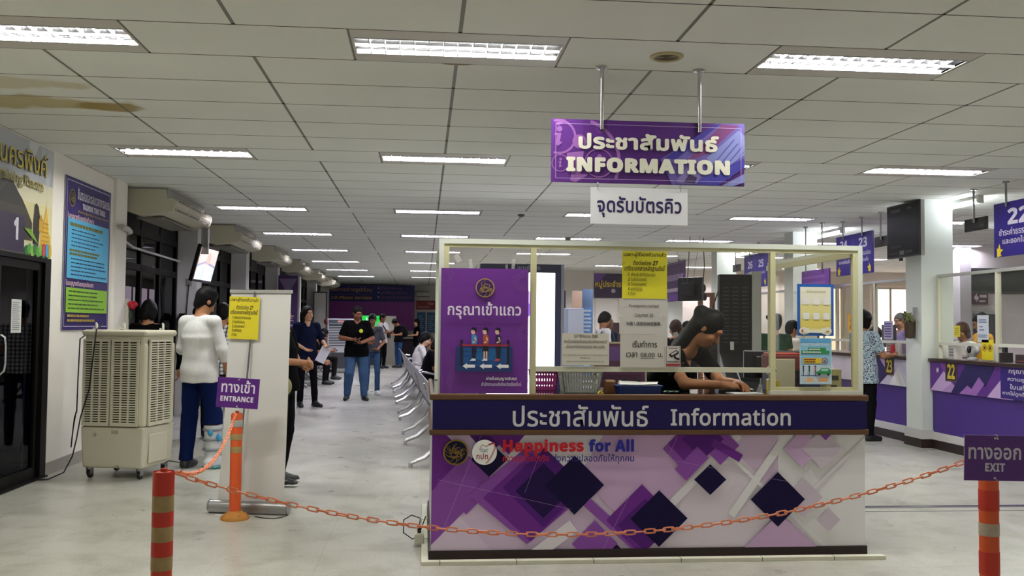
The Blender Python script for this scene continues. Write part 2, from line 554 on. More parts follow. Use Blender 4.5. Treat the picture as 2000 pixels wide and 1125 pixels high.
for k in FIX_ROWS:
    for j in FIX_COLS:
        if j >= 3 and k in (36, 42): continue
        o = _l0 if _first else copy_tree(_l0)
        _first = False
        o.location = (TX0+2.4*j, TY0+0.6*k+0.3, ZC)
        for ch in [c for c in COL.objects if c.parent == o and c.name.startswith('tube')]:
            ch.material_slots[0].link = 'OBJECT'
            ch.material_slots[0].material = M('#fafaf2' if k < 5 else ('#f8f9f5' if k < 12 else '#f0eeff'), 0.4, emit=TUBE_E)
        tag(o, f'louvred ceiling light {COLN[j]}, {ROWN[k]}', 'ceiling light', 'recessed ceiling lights')

# ------------------------------------------------------------------ left wall with door opening
mb = MB()
mb.box(-3.62, -3.42, 9.0, 10.72, 0, ZC)
mb.box(-3.62, -3.42, 6.78, 9.0, 1.975, ZC)
mb.box(-3.62, -3.42, -5, 6.78, 0, ZC)
struct(mb.build('wall_left', WALLM))
mb = MB(); mb.box(-3.75, -3.385, 10.72, 11.1, 0, ZC)
struct(mb.build('pilaster', WALLM))
mb = MB(); mb.box(-3.42, -3.408, 9.0, 10.72, 0, 0.115); mb.box(-3.42, -3.408, -5, 6.78, 0, 0.115)
struct(mb.build('baseboard_left', M('#a09c92', 0.5, noise=0.08, nscale=8)))
# dark room behind the glass door
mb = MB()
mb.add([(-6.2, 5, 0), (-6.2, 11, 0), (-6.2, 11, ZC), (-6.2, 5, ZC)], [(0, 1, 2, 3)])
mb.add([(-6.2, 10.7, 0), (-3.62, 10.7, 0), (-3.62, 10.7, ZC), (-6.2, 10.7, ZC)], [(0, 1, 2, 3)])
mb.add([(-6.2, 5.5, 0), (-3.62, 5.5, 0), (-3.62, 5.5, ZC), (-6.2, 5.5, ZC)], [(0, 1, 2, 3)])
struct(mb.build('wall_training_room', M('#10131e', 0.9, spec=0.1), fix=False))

def glass_door(name, y0, y1, hand, sign):
    d = empty(name, (-3.46, 0, 0)); struct(d)
    fr = MB(); F = 0.07
    fr.box(-0.025, 0.025, y0, y0+F, 0.0, 1.93); fr.box(-0.025, 0.025, y1-F, y1, 0.0, 1.93)
    fr.box(-0.025, 0.025, y0+F, y1-F, 1.86, 1.93); fr.box(-0.025, 0.025, y0+F, y1-F, 0.0, 0.11)
    struct(fr.build('frame', DARKAL, d))
    g = MB(); g.box(-0.004, 0.004, y0+F, y1-F, 0.11, 1.86)
    struct(g.build('pane', glass('door_glass', (0.34, 0.38, 0.46), 0.22), d))
    h = MB()
    pts = [(0.03, hand, 0.97), (0.062, hand, 1.0), (0.072, hand, 1.06), (0.072, hand, 1.2), (0.062, hand, 1.27), (0.03, hand, 1.29)]
    h.tube(pts, 0.011, 8)
    struct(h.build('handle', CHROME, d, smooth=True))
    return d
glass_door('door_1', 7.98, 8.86, 8.06, 1)
glass_door('door_2', 7.06, 7.96, 7.9, -1)
mb = MB(); mb.box(-3.55, -3.405, 8.87, 9.0, 0, 1.975); mb.box(-3.55, -3.405, 6.78, 7.05, 0, 1.975); mb.box(-3.55, -3.405, 7.05, 8.87, 1.935, 1.975)
mb.box(-3.55, -3.38, 6.9, 9.0, 0, 0.012)
struct(mb.build('trim_1', DARKAL))

# ------------------------------------------------------------------ window bays of the left side
PY = [14.8, 18.8, 22.8, 26.8, 30.8, 34.8]
for y in PY:
    mb = MB(); mb.box(-3.82, -3.46, y, y+0.32, 0, ZC)
    struct(mb.build('pillar', WALLG))
DG = glass('dark_window_glass', (0.3, 0.31, 0.35), 0.3)
edges = [11.1]+[v for y in PY for v in (y, y+0.32)]+[36.3]
n = 1
for i in range(0, len(edges), 2):
    a, b = edges[i], edges[i+1]
    if b-a < 0.8: continue
    w = empty(f'window_{n}', (-3.78, (a+b)/2, 0)); struct(w); n += 1
    fr = MB(); L = b-a
    for q in range(5):
        yy = -L/2+0.035+(L-0.07)*q/4
        fr.box(-0.03, 0.03, yy-0.035, yy+0.035, 0, ZC)
    for zz in (0.05, 0.9, 2.13, 2.6, 2.94):
        fr.box(-0.028, 0.028, -L/2, L/2, zz-0.045, zz+0.045)
    fr.box(-0.02, 0.02, -L/2, L/2, 0.0, 0.9)
    fr.box(-0.02, 0.02, -L/2, L/2, 2.6, ZC)
    struct(fr.build('window_frame', M('#0b0a09', 0.5, spec=0.12), w))
    g = MB(); g.box(-0.004, 0.004, -L/2, L/2, 0.9, 2.6)
    struct(g.build('pane', DG, w))
# unlit passage outside those windows
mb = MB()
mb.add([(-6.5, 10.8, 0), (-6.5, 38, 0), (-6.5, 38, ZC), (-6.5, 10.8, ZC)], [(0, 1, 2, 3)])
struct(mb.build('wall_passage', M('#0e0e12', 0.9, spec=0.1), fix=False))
dl = MB()
for y in (21.3, 21.85, 22.5, 23.1):
    dl.box(-6.49, -6.47, y, y+0.36, 1.72, 2.2)
struct(dl.build('window_20', M('#ffdfe0', 0.8, emit=2.2, name='daylit_pane')))

# ------------------------------------------------------------------ end walls, right side
mb = MB(); mb.box(-7, 2.6, 37.2, 37.4, 0, ZC); struct(mb.build('wall_back', M('#d6d3c8', 0.8)))
mb = MB()
mb.box(2.35, 5.9, 26.0, 26.15, 0, ZC)
struct(mb.build('wall_middle', M('#d5d0c6', 0.75)))
mb = MB(); mb.box(2.45, 2.6, 26.15, 37.2, 0, ZC); struct(mb.build('wall_corridor', WALLM))
for (y, w) in ((10.84, 0.37), (14.8, 0.37), (18.8, 0.37), (22.8, 0.37)):
    mb = MB(); mb.box(5.95, 6.35, y, y+w, 0, ZC)
    struct(mb.build('column', M('#d7dcd6', 0.7)))
    mb = MB(); mb.box(5.925, 6.2, y-0.025, y+w+0.02, 0, 0.105); 
    struct(mb.build('baseboard_column', M('#2b1c19', 0.5)))
    mb = MB(); mb.box(5.93, 6.2, y-0.02, y+w+0.02, 0.105, 0.215)
    struct(mb.build('trim_column', M('#c9c7c4', 0.6)))
mb = MB()                                        # office end walls
mb.box(10.2, 15.5, 17.0, 17.2, 0, 2.12); mb.box(10.2, 15.5, 17.0, 17.2, 2.58, ZC)
struct(mb.build('wall_office', M('#efe6e4', 0.75)))
mb = MB(); mb.box(15.5, 15.7, -5, 38, 0, ZC); struct(mb.build('wall_right', M('#d9d4d0', 0.75)))
mb = MB(); mb.box(6.35, 15.5, 25.0, 25.2, 0, ZC); struct(mb.build('wall_office_end', M('#e2d8cd', 0.75)))
mb = MB(); mb.box(9.98, 10.2, 16.8, 17.3, 0, ZC); struct(mb.build('column_office', M('#cfc8cc', 0.7)))
# dark transom windows over the office wall
w = empty('window_30', (12.55, 16.97, 2.35)); struct(w)
fr = MB()
for x in np.linspace(-2.3, 2.9, 4): fr.box(x-0.03, x+0.03, -0.03, 0.03, -0.23, 0.23)
fr.box(-2.3, 2.9, -0.03, 0.03, -0.24, -0.2); fr.box(-2.3, 2.9, -0.03, 0.03, 0.2, 0.24)
struct(fr.build('window_frame', M('#4a4d4c', 0.5), w))
g = MB(); g.box(-2.3, 2.9, 0.0, 0.01, -0.2, 0.2); struct(g.build('pane', M('#3c403f', 0.15), w))
# dark doorway in the office wall
d = empty('door_3', (10.55, 16.96, 0)); struct(d)
mb = MB(); mb.box(-0.24, 0.24, 0, 0.03, 0, 1.72); struct(mb.build('door_leaf', M('#33383a', 0.4), d))
mb = MB(); mb.box(-0.3, -0.24, -0.02, 0.04, 0, 1.78); mb.box(0.24, 0.3, -0.02, 0.04, 0, 1.78); mb.box(-0.24, 0.24, -0.02, 0.04, 1.72, 1.78)
struct(mb.build('frame', M('#b9b6b8', 0.5), d))
# daylit windows at the far end of the office
def day_window(name, x0, x1, y, z0, z1, col, e):
    w = empty(name, ((x0+x1)/2, y, (z0+z1)/2)); struct(w)
    hx, hz = (x1-x0)/2, (z1-z0)/2
    g = MB(); g.box(-hx, hx, -0.01, 0.0, -hz, hz); struct(g.build('pane', M(col, 0.8, emit=e), w))
    f = MB()
    for x in (-hx, 0, hx): f.box(x-0.03, x+0.03, -0.04, 0, -hz, hz)
    for z in (-hz, hz): f.box(-hx, hx, -0.04, 0, z-0.03, z+0.03)
    struct(f.build('window_frame', M('#d8cfc6', 0.5), w))
day_window('window_31', 12.3, 13.3, 24.98, 0.8, 2.55, '#ffeade', 2.2)
day_window('window_32', 10.4, 11.4, 24.98, 0.8, 2.55, '#ffdfd0', 1.6)
day_window('window_33', 14.3, 15.0, 24.98, 0.5, 2.9, '#fff2e8', 2.6)
# curtain inside the training room, seen through the glass door
cu = MB()
for i in range(60):
    y0_, y1_ = 6.6+i*0.045, 6.6+(i+1)*0.045
    d0, d1 = 0.03*math.sin(i*1.3), 0.03*math.sin((i+1)*1.3)
    cu.add([(-4.6+d0, y0_, 1.25), (-4.6+d1, y1_, 1.25), (-4.6+d1, y1_, 2.5), (-4.6+d0, y0_, 2.5), (-4.59+d0, y0_, 1.25), (-4.59+d1, y1_, 1.25), (-4.59+d1, y1_, 2.5), (-4.59+d0, y0_, 2.5)], [(0, 1, 2, 3), (7, 6, 5, 4), (0, 4, 5, 1), (2, 6, 7, 3)])
cu.box(-4.62, -4.58, 6.5, 9.4, 2.5, 2.53)
cu.box(-4.6, -4.59, 6.55, 6.6, 2.53, ZC); cu.box(-4.6, -4.59, 9.25, 9.3, 2.53, ZC)
tag(cu.build('curtain', M('#4a6aa8', 0.9), smooth=False), 'blue curtain hanging inside the dark room behind the glass door', 'curtain')
# aluminium threshold strip across the floor right of the desk
mb = MB(); mb.box(2.95, 9.0, 7.19, 7.235, 0, 0.006); mb.box(2.95, 9.0, 7.245, 7.262, 0, 0.006)
struct(mb.build('trim_2', M('#b7b7bd', 0.25, metal=1.0)))
mb = MB(); mb.box(2.95, 9.0, 7.235, 7.245, 0, 0.004); mb.box(2.95, 9.0, 7.05, 7.058, 0, 0.002)
struct(mb.build('trim_3', M('#1b1b1f', 0.6)))
# ------------------------------------------------------------------ the information desk
BX0, BX1, BY, BD = 0.06, 2.76, 5.72, 7.35
desk = empty('information_desk', (1.41, BY, 0), 0, 'purple and white patterned information desk with navy band and wooden rails', 'information desk')
def D(mb, name, mats, **k):
    mb.xform(Matrix.Translation((-1.41, -BY, 0)))
    return mb.build(name, mats, desk, **k)
mb = MB()
mb.box(BX0, BX1, BY, BY+0.03, 0.05, 0.95); mb.box(BX0, BX0+0.03, BY+0.03, BD, 0.05, 0.95); mb.box(BX1-0.03, BX1, BY+0.03, BD, 0.05, 0.95)
D(mb, 'body', M('#b9b8ba', 0.5))
mb = MB(); mb.box(BX0-0.012, BX1+0.008, BY-0.012, BD, 0.0, 0.058)
D(mb, 'kickboard', M('#22100f', 0.5))
WOOD = M('#5a3a1e', 0.42, noise=0.25, nscale=14)
for (z0, z1, nm) in ((0.955, 0.992, 'top_rail'), (0.746, 0.782, 'middle_rail')):
    mb = MB()
    mb.box(BX0-0.018, BX1+0.016, BY-0.03, BY+0.012, z0, z1)
    mb.box(BX0-0.018, BX0+0.01, BY, BD, z0, z1); mb.box(BX1-0.01, BX1+0.016, BY, BD, z0, z1)
    D(mb, nm, WOOD, bevel=0.008)
mb = MB(); mb.box(BX0, BX1, BY+0.01, BY+0.62, 0.962, 0.985); mb.box(BX0, BX0+0.5, BY+0.62, BD, 0.962, 0.985); mb.box(BX1-0.5, BX1, BY+0.62, BD, 0.962, 0.985)
D(mb, 'worktop', M('#0b1210', 0.06, spec=0.7))
mb = MB(); mb.box(BX0+0.03, BX1-0.03, BY+0.58, BY+0.6, 0.06, 0.96)
D(mb, 'back_panel', M('#4a3328', 0.6))

def front_art(A):
    L1, L2, L3 = M('#c9a9cf', 0.5, spec=0.15), M('#d9c8de', 0.5, spec=0.15), M('#e3dce4', 0.5, spec=0.15)
    V1, V2, V3, DK = M('#6f2f8f', 0.5, spec=0.15), M('#8c4fa8', 0.5, spec=0.15), M('#55217a', 0.5, spec=0.15), M('#150a38', 0.45, spec=0.15)
    W, G = M('#e9e7ea', 0.5, spec=0.15), M('#cdbfd0', 0.5, spec=0.15)
    x0, x1, z0, z1 = BX0, BX1, 0.058, 0.746
    A.rect(x0, z0, x1, z1, M('#d2bcd8', 0.5, spec=0.15))
    def clip(p):
        # Sutherland-Hodgman against the panel
        for ax, lim, sg in ((0, x0, 1), (0, x1, -1), (1, z0, 1), (1, z1, -1)):
            q = []
            for i in range(len(p)):
                a, b = p[i], p[(i+1) % len(p)]
                ia, ib = sg*(a[ax]-lim) >= 0, sg*(b[ax]-lim) >= 0
                if ia: q.append(a)
                if ia != ib:
                    t = (lim-a[ax])/(b[ax]-a[ax]); q.append((a[0]+(b[0]-a[0])*t, a[1]+(b[1]-a[1])*t))
            p = q
            if not p: return p
        return p
    def dia(cx, cz, r, m, ry=None):
        ry = ry or r
        p = clip([(cx, cz-ry), (cx+r, cz), (cx, cz+ry), (cx-r, cz)])
        if p: A.poly(p, m)
    def band(a, b, w, m):
        a = Vector(a); b = Vector(b); d = (b-a).normalized(); n = Vector((-d.y, d.x))*w/2
        p = clip([tuple(a-n), tuple(b-n), tuple(b+n), tuple(a+n)])
        if p: A.poly(p, m)
    # pale right end
    A.poly(clip([(2.2, z1), (x1, z1), (x1, z0), (2.45, z0), (1.95, 0.3), (2.2, 0.5)]), W)
    A.poly(clip([(1.3, z0), (2.45, z0), (2.05, 0.52), (1.78, 0.78), (1.3, 0.3)]), M('#ddd2df', 0.5, spec=0.15))
    A.poly(clip([(0.06, z0), (0.42, z0), (0.2, 0.3), (0.06, 0.3)]), L2)
    dia(0.0, 0.33, 0.3, V2); dia(0.02, 0.62, 0.25, V1); dia(0.27, 0.45, 0.18, V2)
    A.poly(clip([(0.28, z1), (0.52, z1), (0.4, 0.62)]), V3); A.poly(clip([(0.4, z1), (0.66, z1), (0.53, 0.62)]), V1)
    A.poly(clip([(0.62, z1), (1.25, z1), (0.95, 0.45), (0.5, 0.6)]), L3)
    A.poly(clip([(1.1, z1), (1.9, z1), (1.3, 0.15), (0.95, 0.5)]), L1)
    band((1.95, z1), (1.3, 0.1), 0.05, L3); band((1.75, z1), (2.5, z0), 0.02, W)
    band((2.3, z1+0.06), (1.9, 0.25), 0.05, W); band((2.05, z0), (2.8, 0.76), 0.02, L3)
    # large violet diamonds on the left
    dia(0.638, 0.385, 0.355, V2, 0.295); dia(0.66, 0.37, 0.29, V1, 0.265); dia(0.738, 0.43, 0.25, V3, 0.24)
    dia(0.735, 0.41, 0.17, M('#26124c', 0.45, spec=0.15), 0.165)
    dia(0.405, 0.6, 0.112, DK, 0.106)
    dia(0.924, 0.442, 0.182, DK, 0.178)
    band((1.0, 0.34), (1.32, z0), 0.06, V2); band((0.92, 0.2), (0.6, z0-0.1), 0.08, L3)
    # middle group
    dia(1.34, 0.23, 0.22, V1, 0.215); dia(1.36, 0.2, 0.17, V3, 0.16); dia(1.12, 0.05, 0.1, DK); dia(1.05, 0.09, 0.14, V2)
    dia(1.447, 0.237, 0.178, DK, 0.171)
    dia(1.63, 0.66, 0.16, V2); dia(1.6, 0.69, 0.1, V1); dia(1.83, 0.68, 0.12, V2); dia(1.72, 0.72, 0.13, V3)
    band((1.72, 0.64), (1.58, 0.5), 0.1, V2); band((1.78, 0.7), (1.96, 0.6), 0.05, V1)
    dia(1.766, 0.472, 0.101, DK, 0.094)
    # pale lilac group at the right
    dia(2.35, 0.66, 0.12, L1); dia(2.48, 0.66, 0.13, G); dia(2.36, 0.36, 0.12, G); dia(2.52, 0.22, 0.073, G)
    A.poly(clip([(1.98, z0), (2.2, 0.26), (2.44, z0)]), L1)
    dia(2.5, 0.76, 0.05, V2)
    dia(2.193, 0.349, 0.173, DK, 0.168)
    for (a, b) in (((0.1, 0.1), (0.35, 0.74)), ((0.62, 0.4), (0.75, 0.74)), ((1.1, 0.06), (1.45, 0.74)), ((1.4, 0.4), (1.56, 0.74)), ((0.1, 0.48), (0.9, 0.3)), ((1.2, 0.65), (2.3, 0.45))):
        A.line([a, b], 0.0012, L1)
    emblem(A, 0.203, 0.643, 0.077, 3, M('#8c7338', 0.5, spec=0.15), M('#141233', 0.5, spec=0.15))
    A.disc(0.374, 0.644, 0.075, M('#f0eeec', 0.5, spec=0.15))
    RED, RD = M('#c0242f', 0.5, spec=0.15), M('#8e1f28', 0.5, spec=0.15)
    pts = [(0.345, 0.665), (0.36, 0.69), (0.385, 0.678), (0.4, 0.69), (0.43, 0.7), (0.437, 0.67), (0.42, 0.63), (0.4, 0.595), (0.385, 0.58)]
    A.line(pts[3:], 0.009, RED); A.line(pts[:4], 0.003, RD); A.line(pts[4:], 0.0025, M('#f0eeec', 0.5, spec=0.15))
    A.line([(0.345, 0.66), (0.36, 0.664), (0.375, 0.657), (0.395, 0.664)], 0.004, M('#7e8492', 0.5, spec=0.15)); A.line([(0.35, 0.652), (0.37, 0.648), (0.39, 0.652)], 0.005, M('#8d93a0', 0.5, spec=0.15))
    A.text('กปถ', 0.325, 0.603, 0.395, 0.638, RD, 0.012)
    BL = M('#2b2a8e', 0.5, spec=0.15)
    A.text('Happiness', 0.484, 0.625, 0.976, 0.722, RED, 0.03); A.text('for All', 1.007, 0.645, 1.285, 0.722, BL, 0.03)
    A.text('ความสุขที่แท้จริง', 0.484, 0.578, 0.765, 0.632, RED, 0.014); A.text('ส่งความปลอดภัยให้ทุกคน', 0.785, 0.574, 1.285, 0.634, M('#2e2a78', 0.5, spec=0.15), 0.014)
    # navy band
    A.rect(x0, 0.782, x1, 0.955, M('#150a4a', 0.5, spec=0.25))
    LT = M('#d3d0d4', 0.5, spec=0.15)
    A.text('ประชาสัมพันธ์', 0.542, 0.797, 1.374, 0.93, LT, 0.012)
    A.text('Information', 1.512, 0.803, 2.27, 0.911, LT, 0.022, sans='r')
A = Art((0, BY, 0), (1, 0, 0), (0, 0, 1), [])
front_art(A)
A.mb.xform(Matrix.Translation((-1.41, -BY, 0)))
A.mb.build('front_graphics', A.mats, desk, fix=False)

# ------------------------------------------------------------------ framed acrylic screen on the desk
scr = empty('counter_screen', (1.42, BY, 0.99), 0, 'clear acrylic screen in cream aluminium frame standing on the information desk', 'screen')
CREAM, ALW = M('#cfcaa0', 0.45), M('#d8dcd2', 0.4)
FY = BY+0.005
def SB(mb, name, mats, **k):
    mb.xform(Matrix.Translation((-1.42, -BY, -0.99)))
    return mb.build(name, mats, scr, **k)
mb = MB()
mb.box(0.088, 2.755, FY, FY+0.045, 1.9, 1.93); mb.box(0.088, 0.118, FY, FY+0.045, 0.992, 1.9); mb.box(2.725, 2.755, FY, FY+0.045, 0.992, 1.9)
mb.box(0.088, 0.118, FY+0.045, BD-0.05, 1.9, 1.93); mb.box(2.725, 2.755, FY+0.045, BD-0.05, 1.9, 1.93)
mb.box(0.088, 0.118, BD-0.08, BD-0.05, 0.99, 1.9); mb.box(2.725, 2.755, BD-0.08, BD-0.05, 0.99, 1.9)
mb.box(2.155, 2.725, FY-0.002, FY+0.04, 0.992, 1.015)
SB(mb, 'outer_frame', ALW)
mb = MB()
for x0, x1 in ((0.118, 0.15), (0.648, 0.684), (2.157, 2.19), (2.695, 2.725)): mb.box(x0, x1, FY+0.005, FY+0.04, 1.0 if x0 > 2.0 or x0 < .2 else 0.99, 1.9)
mb.box(0.15, 2.695, FY+0.006, FY+0.038, 1.878, 1.9); mb.box(2.19, 2.695, FY+0.006, FY+0.038, 1.015, 1.038)
mb.box(0.118, 0.14, FY+0.05, BD-0.08, 1.86, 1.9); mb.box(2.703, 2.725, FY+0.05, BD-0.08, 1.86, 1.9)
SB(mb, 'inner_frame', CREAM)
mb = MB(); mb.box(0.684, 2.157, FY+0.002, FY+0.042, 1.128, 1.158)
SB(mb, 'hatch_rail', M('#cfcdb8', 0.45))
AC = glass('acrylic', (0.93, 0.92, 0.86), 0.2, 0.03, dirt=0.01, dirtcol=(0.55, 0.53, 0.42))
for nm, x0, x1, z0 in (('pane', 0.15, 0.648, 1.0), ('pane', 0.684, 2.157, 1.158), ('pane', 2.19, 2.695, 1.038)):
    mb = MB(); mb.add([(x0, FY+0.022, z0), (x1, FY+0.022, z0), (x1, FY+0.022, 1.878), (x0, FY+0.022, 1.878)], [(0, 1, 2, 3)])
    SB(mb, nm, AC, fix=False)
for x in (0.13, 2.714):
    mb = MB(); mb.add([(x, FY+0.05, 0.99), (x, BD-0.08, 0.99), (x, BD-0.08, 1.86), (x, FY+0.05, 1.86)], [(0, 1, 2, 3)])
    SB(mb, 'side_pane', AC, fix=False)
TAPE = M('#e6e6e0', 0.25, alpha=0.35)
for (x, z, w, h, a) in ((0.2, 1.81, 0.03, 0.05, .5), (0.28, 1.77, 0.02, 0.07, .1), (0.54, 1.78, 0.02, 0.06, -.1), (1.21, 1.79, 0.05, 0.012, .5), (1.2, 1.47, 0.05, 0.015, -.5), (1.47, 1.46, 0.035, 0.03, .6), (1.55, 1.36, 0.03, 0.03, .3)):
    u = Vector((math.cos(a), 0, math.sin(a)))*w/2; v = Vector((-math.sin(a), 0, math.cos(a)))*h/2; c = Vector((x, FY-0.006, z))
    mb = MB(); mb.add([c-u-v, c+u-v, c+u+v, c-u+v], [(0, 1, 2, 3)])
    SB(mb, 'sticky_tape', TAPE, fix=False)
mb = MB(); mb.box(0.87, 0.9, FY+0.05, FY+0.09, 1.93, 1.955); mb.cyl((0.885, FY+0.04, 1.94), (0.885, FY+0.055, 1.94), 0.011)
tag(mb.build('camera', M('#4a4844', 0.5)), 'tiny grey camera clipped on top of the acrylic screen frame', 'camera')

# notices stuck on the outside of the acrylic; FACE is the plane of the paper
PYN = FY+0.0
def notice(name, x0, z0, x1, z1, col, art, label, cat='notice', dy=0.0, T=0.0015, edge=None):
    return board(name, (x0, PYN-0.004-dy, z0), (1, 0, 0), (0, 0, 1), x1-x0, z1-z0, T, M(col, 0.5), art=lambda A: art(A, x1-x0, z1-z0), label=label, cat=cat)

def poster_art(A, W, H):
    P2, LINE = M('#6b2d90', 0.45), M('#8b5a9b', 0.5)
    rnd = random.Random(5)
    for (cx, cy, rx, ry, n) in ((0.03, 0.7, 0.05, 0.06, 4), (0.5, 0.68, 0.075, 0.07, 6), (0.03, 0.12, 0.06, 0.17, 7), (0.505, 0.37, 0.045, 0.06, 4)):
        for q in range(n):
            f = 0.35+0.65*q/n; pts = []
            for i in range(22):
                t = 2*PI*i/22
                rr = f*(1+0.12*math.sin(3*t+cx*9)+0.08*math.sin(5*t))
                pts.append((min(max(cx+rx*rr*math.cos(t), 0.003), W-0.003), min(max(cy+ry*rr*math.sin(t), 0.003), H-0.003)))
            A.line(pts, 0.0012, LINE, closed=True)
    emblem(A, 0.265, 0.635, 0.058, 4, M('#b08f56', 0.5), M('#3a1560', 0.5))
    A.text('กรุณาเข้าแถว', 0.04, 0.445, 0.485, 0.55, M('#e6dcea', 0.5), 0.02)
    B0, B1 = M('#16356e', 0.5), M('#17508f', 0.5)
    A.rect(0.095, 0.13, 0.435, 0.28, B0); A.rect(0.14, 0.16, 0.4, 0.27, B1); A.rect(0.2, 0.2, 0.34, 0.265, M('#1c64a4', 0.5))
    DK, SK, WH = M('#150c2c', 0.5), M('#e9b9a0', 0.5), M('#efeef2', 0.5)
    for x in (0.127, 0.408):
        A.rect(x-0.007, 0.165, x+0.007, 0.305, DK); A.disc(x, 0.312, 0.009, DK, n=14)
    for (x, shirt, leg, sk) in ((0.2, '#2f8fd0', '#16123a', 0), (0.27, '#b2532a', '#1b1420', 1), (0.345, '#221a4e', '#15122c', 0)):
        S = M(shirt, 0.5); Lg = M(leg, 0.5)
        A.disc(x-0.004, 0.37, 0.014, SK, 0.017, n=14); A.poly([(x-0.018, 0.382), (x-0.006, 0.397), (x+0.014, 0.393), (x+0.017, 0.37), (x+0.008, 0.362), (x+0.004, 0.378)], DK)
        A.poly([(x-0.014, 0.35), (x+0.012, 0.35), (x+0.02, 0.335), (x+0.017, 0.285), (x-0.014, 0.285)], S)
        A.line([(x+0.006, 0.335), (x+0.012, 0.312), (x-0.006, 0.305)], 0.009, SK)
        if sk:
            A.poly([(x-0.016, 0.287), (x+0.018, 0.287), (x+0.018, 0.252), (x-0.018, 0.252)], Lg); A.rect(x-0.011, 0.205, x-0.002, 0.252, SK); A.rect(x+0.003, 0.205, x+0.012, 0.252, SK)
        else:
            A.poly([(x-0.013, 0.287), (x+0.017, 0.287), (x+0.012, 0.205), (x-0.006, 0.205)], Lg)
        A.poly([(x-0.024, 0.195), (x+0.012, 0.195), (x+0.012, 0.207), (x-0.008, 0.209)], M('#d2483c', 0.5) if x > 0.3 else WH)
    A.rect(0.127, 0.283, 0.408, 0.294, M('#a02a2e', 0.5))
    for x in (0.17, 0.272, 0.373):
        A.poly([(x-0.037, 0.163), (x-0.01, 0.181), (x-0.01, 0.172), (x+0.038, 0.172), (x+0.038, 0.154), (x-0.01, 0.154), (x-0.01, 0.145)], WH)
    A.text('ฝ่ายใบอนุญาตขับรถ', 0.277, 0.074, 0.46, 0.102, WH, 0.008); A.text('สำนักงานขนส่งจังหวัดเชียงใหม่', 0.247, 0.045, 0.487, 0.07, M('#d9cbe0', 0.5), 0.006)
    A.frame(0, 0, W, H, 0.003, P2)
notice('poster', 0.102, 0.997, 0.63, 1.748, '#6d2a90', poster_art, 'purple queue poster with three cartoon figures standing on the desk', 'poster', dy=0.012, T=0.006)

def yel(A, W, H):
    t = [('เฉพาะผู้ที่จองคิวมาแล้ว', .03, .86, .97, .98), ('ติดต่อช่อง 27', .24, .7, .8, .81), ('เตรียมเอกสารหลักฐานดังนี้', .05, .56, .95, .7)]
    for s, a, b, c, d in t: A.text(s, a*W, b*H, c*W, d*H, INK, 0.012, 0.2)
    for i, (s, w) in enumerate((('1. บัตรประจำตัวประชาชน', .74), ('2. ใบขับขี่ฉบับเดิม', .55), ('3. ใบรับรองแพทย์', .54), ('4. ผลการอบรม', .45), ('5. ตัวจอง', .3))):
        A.text(s, .13*W, (.47-.1*i)*H, w*W, (.545-.1*i)*H, M('#4a4612', .6), 0.006, 0.2)
notice('notice', 1.212, 1.579, 1.494, 1.873, '#e9de2f', yel, 'bright yellow Thai notice taped high on the desk screen', dy=0.002)
def w1(A, W, H):
    G = M('#3a3638', 0.6)
    A.text('Foreigners contact', .2*W, .72*H, .82*W, .83*H, G, 0.008, sans='r'); A.text('Counter 26', .32*W, .48*H, .7*W, .58*H, G, 0.008, sans='r')
    A.text('外國人請諮詢26號櫃檯。', .14*W, .24*H, .87*W, .35*H, G, 0.008)
notice('notice', 1.197, 1.36, 1.499, 1.581, '#cfcac6', w1, 'white notice about foreigners and counter 26, below the yellow notice')
def w2(A, W, H):
    A.text('เริ่มทำการ', .26*W, .6*H, .78*W, .82*H, INK, 0.012); A.text('เวลา', .13*W, .3*H, .36*W, .45*H, INK, 0.012)
    A.text('08.00', .43*W, .31*H, .73*W, .44*H, INK, 0.012, sans='r'); A.rect(.43*W, .27*H, .73*W, .285*H, INK); A.text('น.', .8*W, .31*H, .9*W, .43*H, INK, 0.012)
notice('notice', 1.203, 1.157, 1.498, 1.359, '#c9c5bd', w2, 'white notice with opening time 08.00 on the hatch rail')
def cctv(A, W, H):
    A.frame(.004, .004, W-.004, H-.004, .002, INK); A.rect(.06*W, .07*H, .94*W, .18*H, M('#a5262c', .5))
    A.poly([(.2*W, .6*H), (.7*W, .82*H), (.88*W, .74*H), (.88*W, .64*H), (.36*W, .46*H)], INK); A.poly([(.34*W, .62*H), (.7*W, .77*H), (.8*W, .72*H), (.42*W, .56*H)], M('#cfc9c4', .5))
    A.line([(.6*W, .55*H), (.64*W, .45*H), (.8*W, .4*H)], .012, INK); A.disc(.84*W, .4*H, .008, INK)
    A.rect(.1*W, .27*H, .9*W, .3*H, INK); A.rect(.1*W, .22*H, .9*W, .245*H, INK); A.rect(.2*W, .88*H, .8*W, .9*H, INK)
notice('warning_sign', 1.486, 1.157, 1.58, 1.289, '#d6cfc9', cctv, 'small camera warning sticker beside the opening time notice', 'sticker', dy=0.003)
def not1(A, W, H):
    G = M('#45403f', .6)
    A.text('วันที่ 19 สิงหาคม 2569', .25*W, .86*H, .75*W, .97*H, G, .008); A.text('งดเว้นการสอบขับรถยนต์และจักรยานยนต์', .04*W, .69*H, .95*W, .81*H, G, .006)
    A.text('เนื่องจากมีการทดสอบรถ พรบ.ขนส่ง', .09*W, .53*H, .9*W, .65*H, G, .006); A.text('On 19/08/2026, there will be no motorcycle or car', .03*W, .28*H, .97*W, .34*H, G, .006, sans='r')
    A.text('driving test', .39*W, .19*H, .6*W, .25*H, G, .006, sans='r'); A.text('Please come to the test on the next day.', .1*W, .08*H, .9*W, .14*H, G, .006, sans='r')
notice('notice', 0.843, 1.168, 1.134, 1.363, '#cfcabd', not1, 'white dated notice at the lower left of the hatch pane')
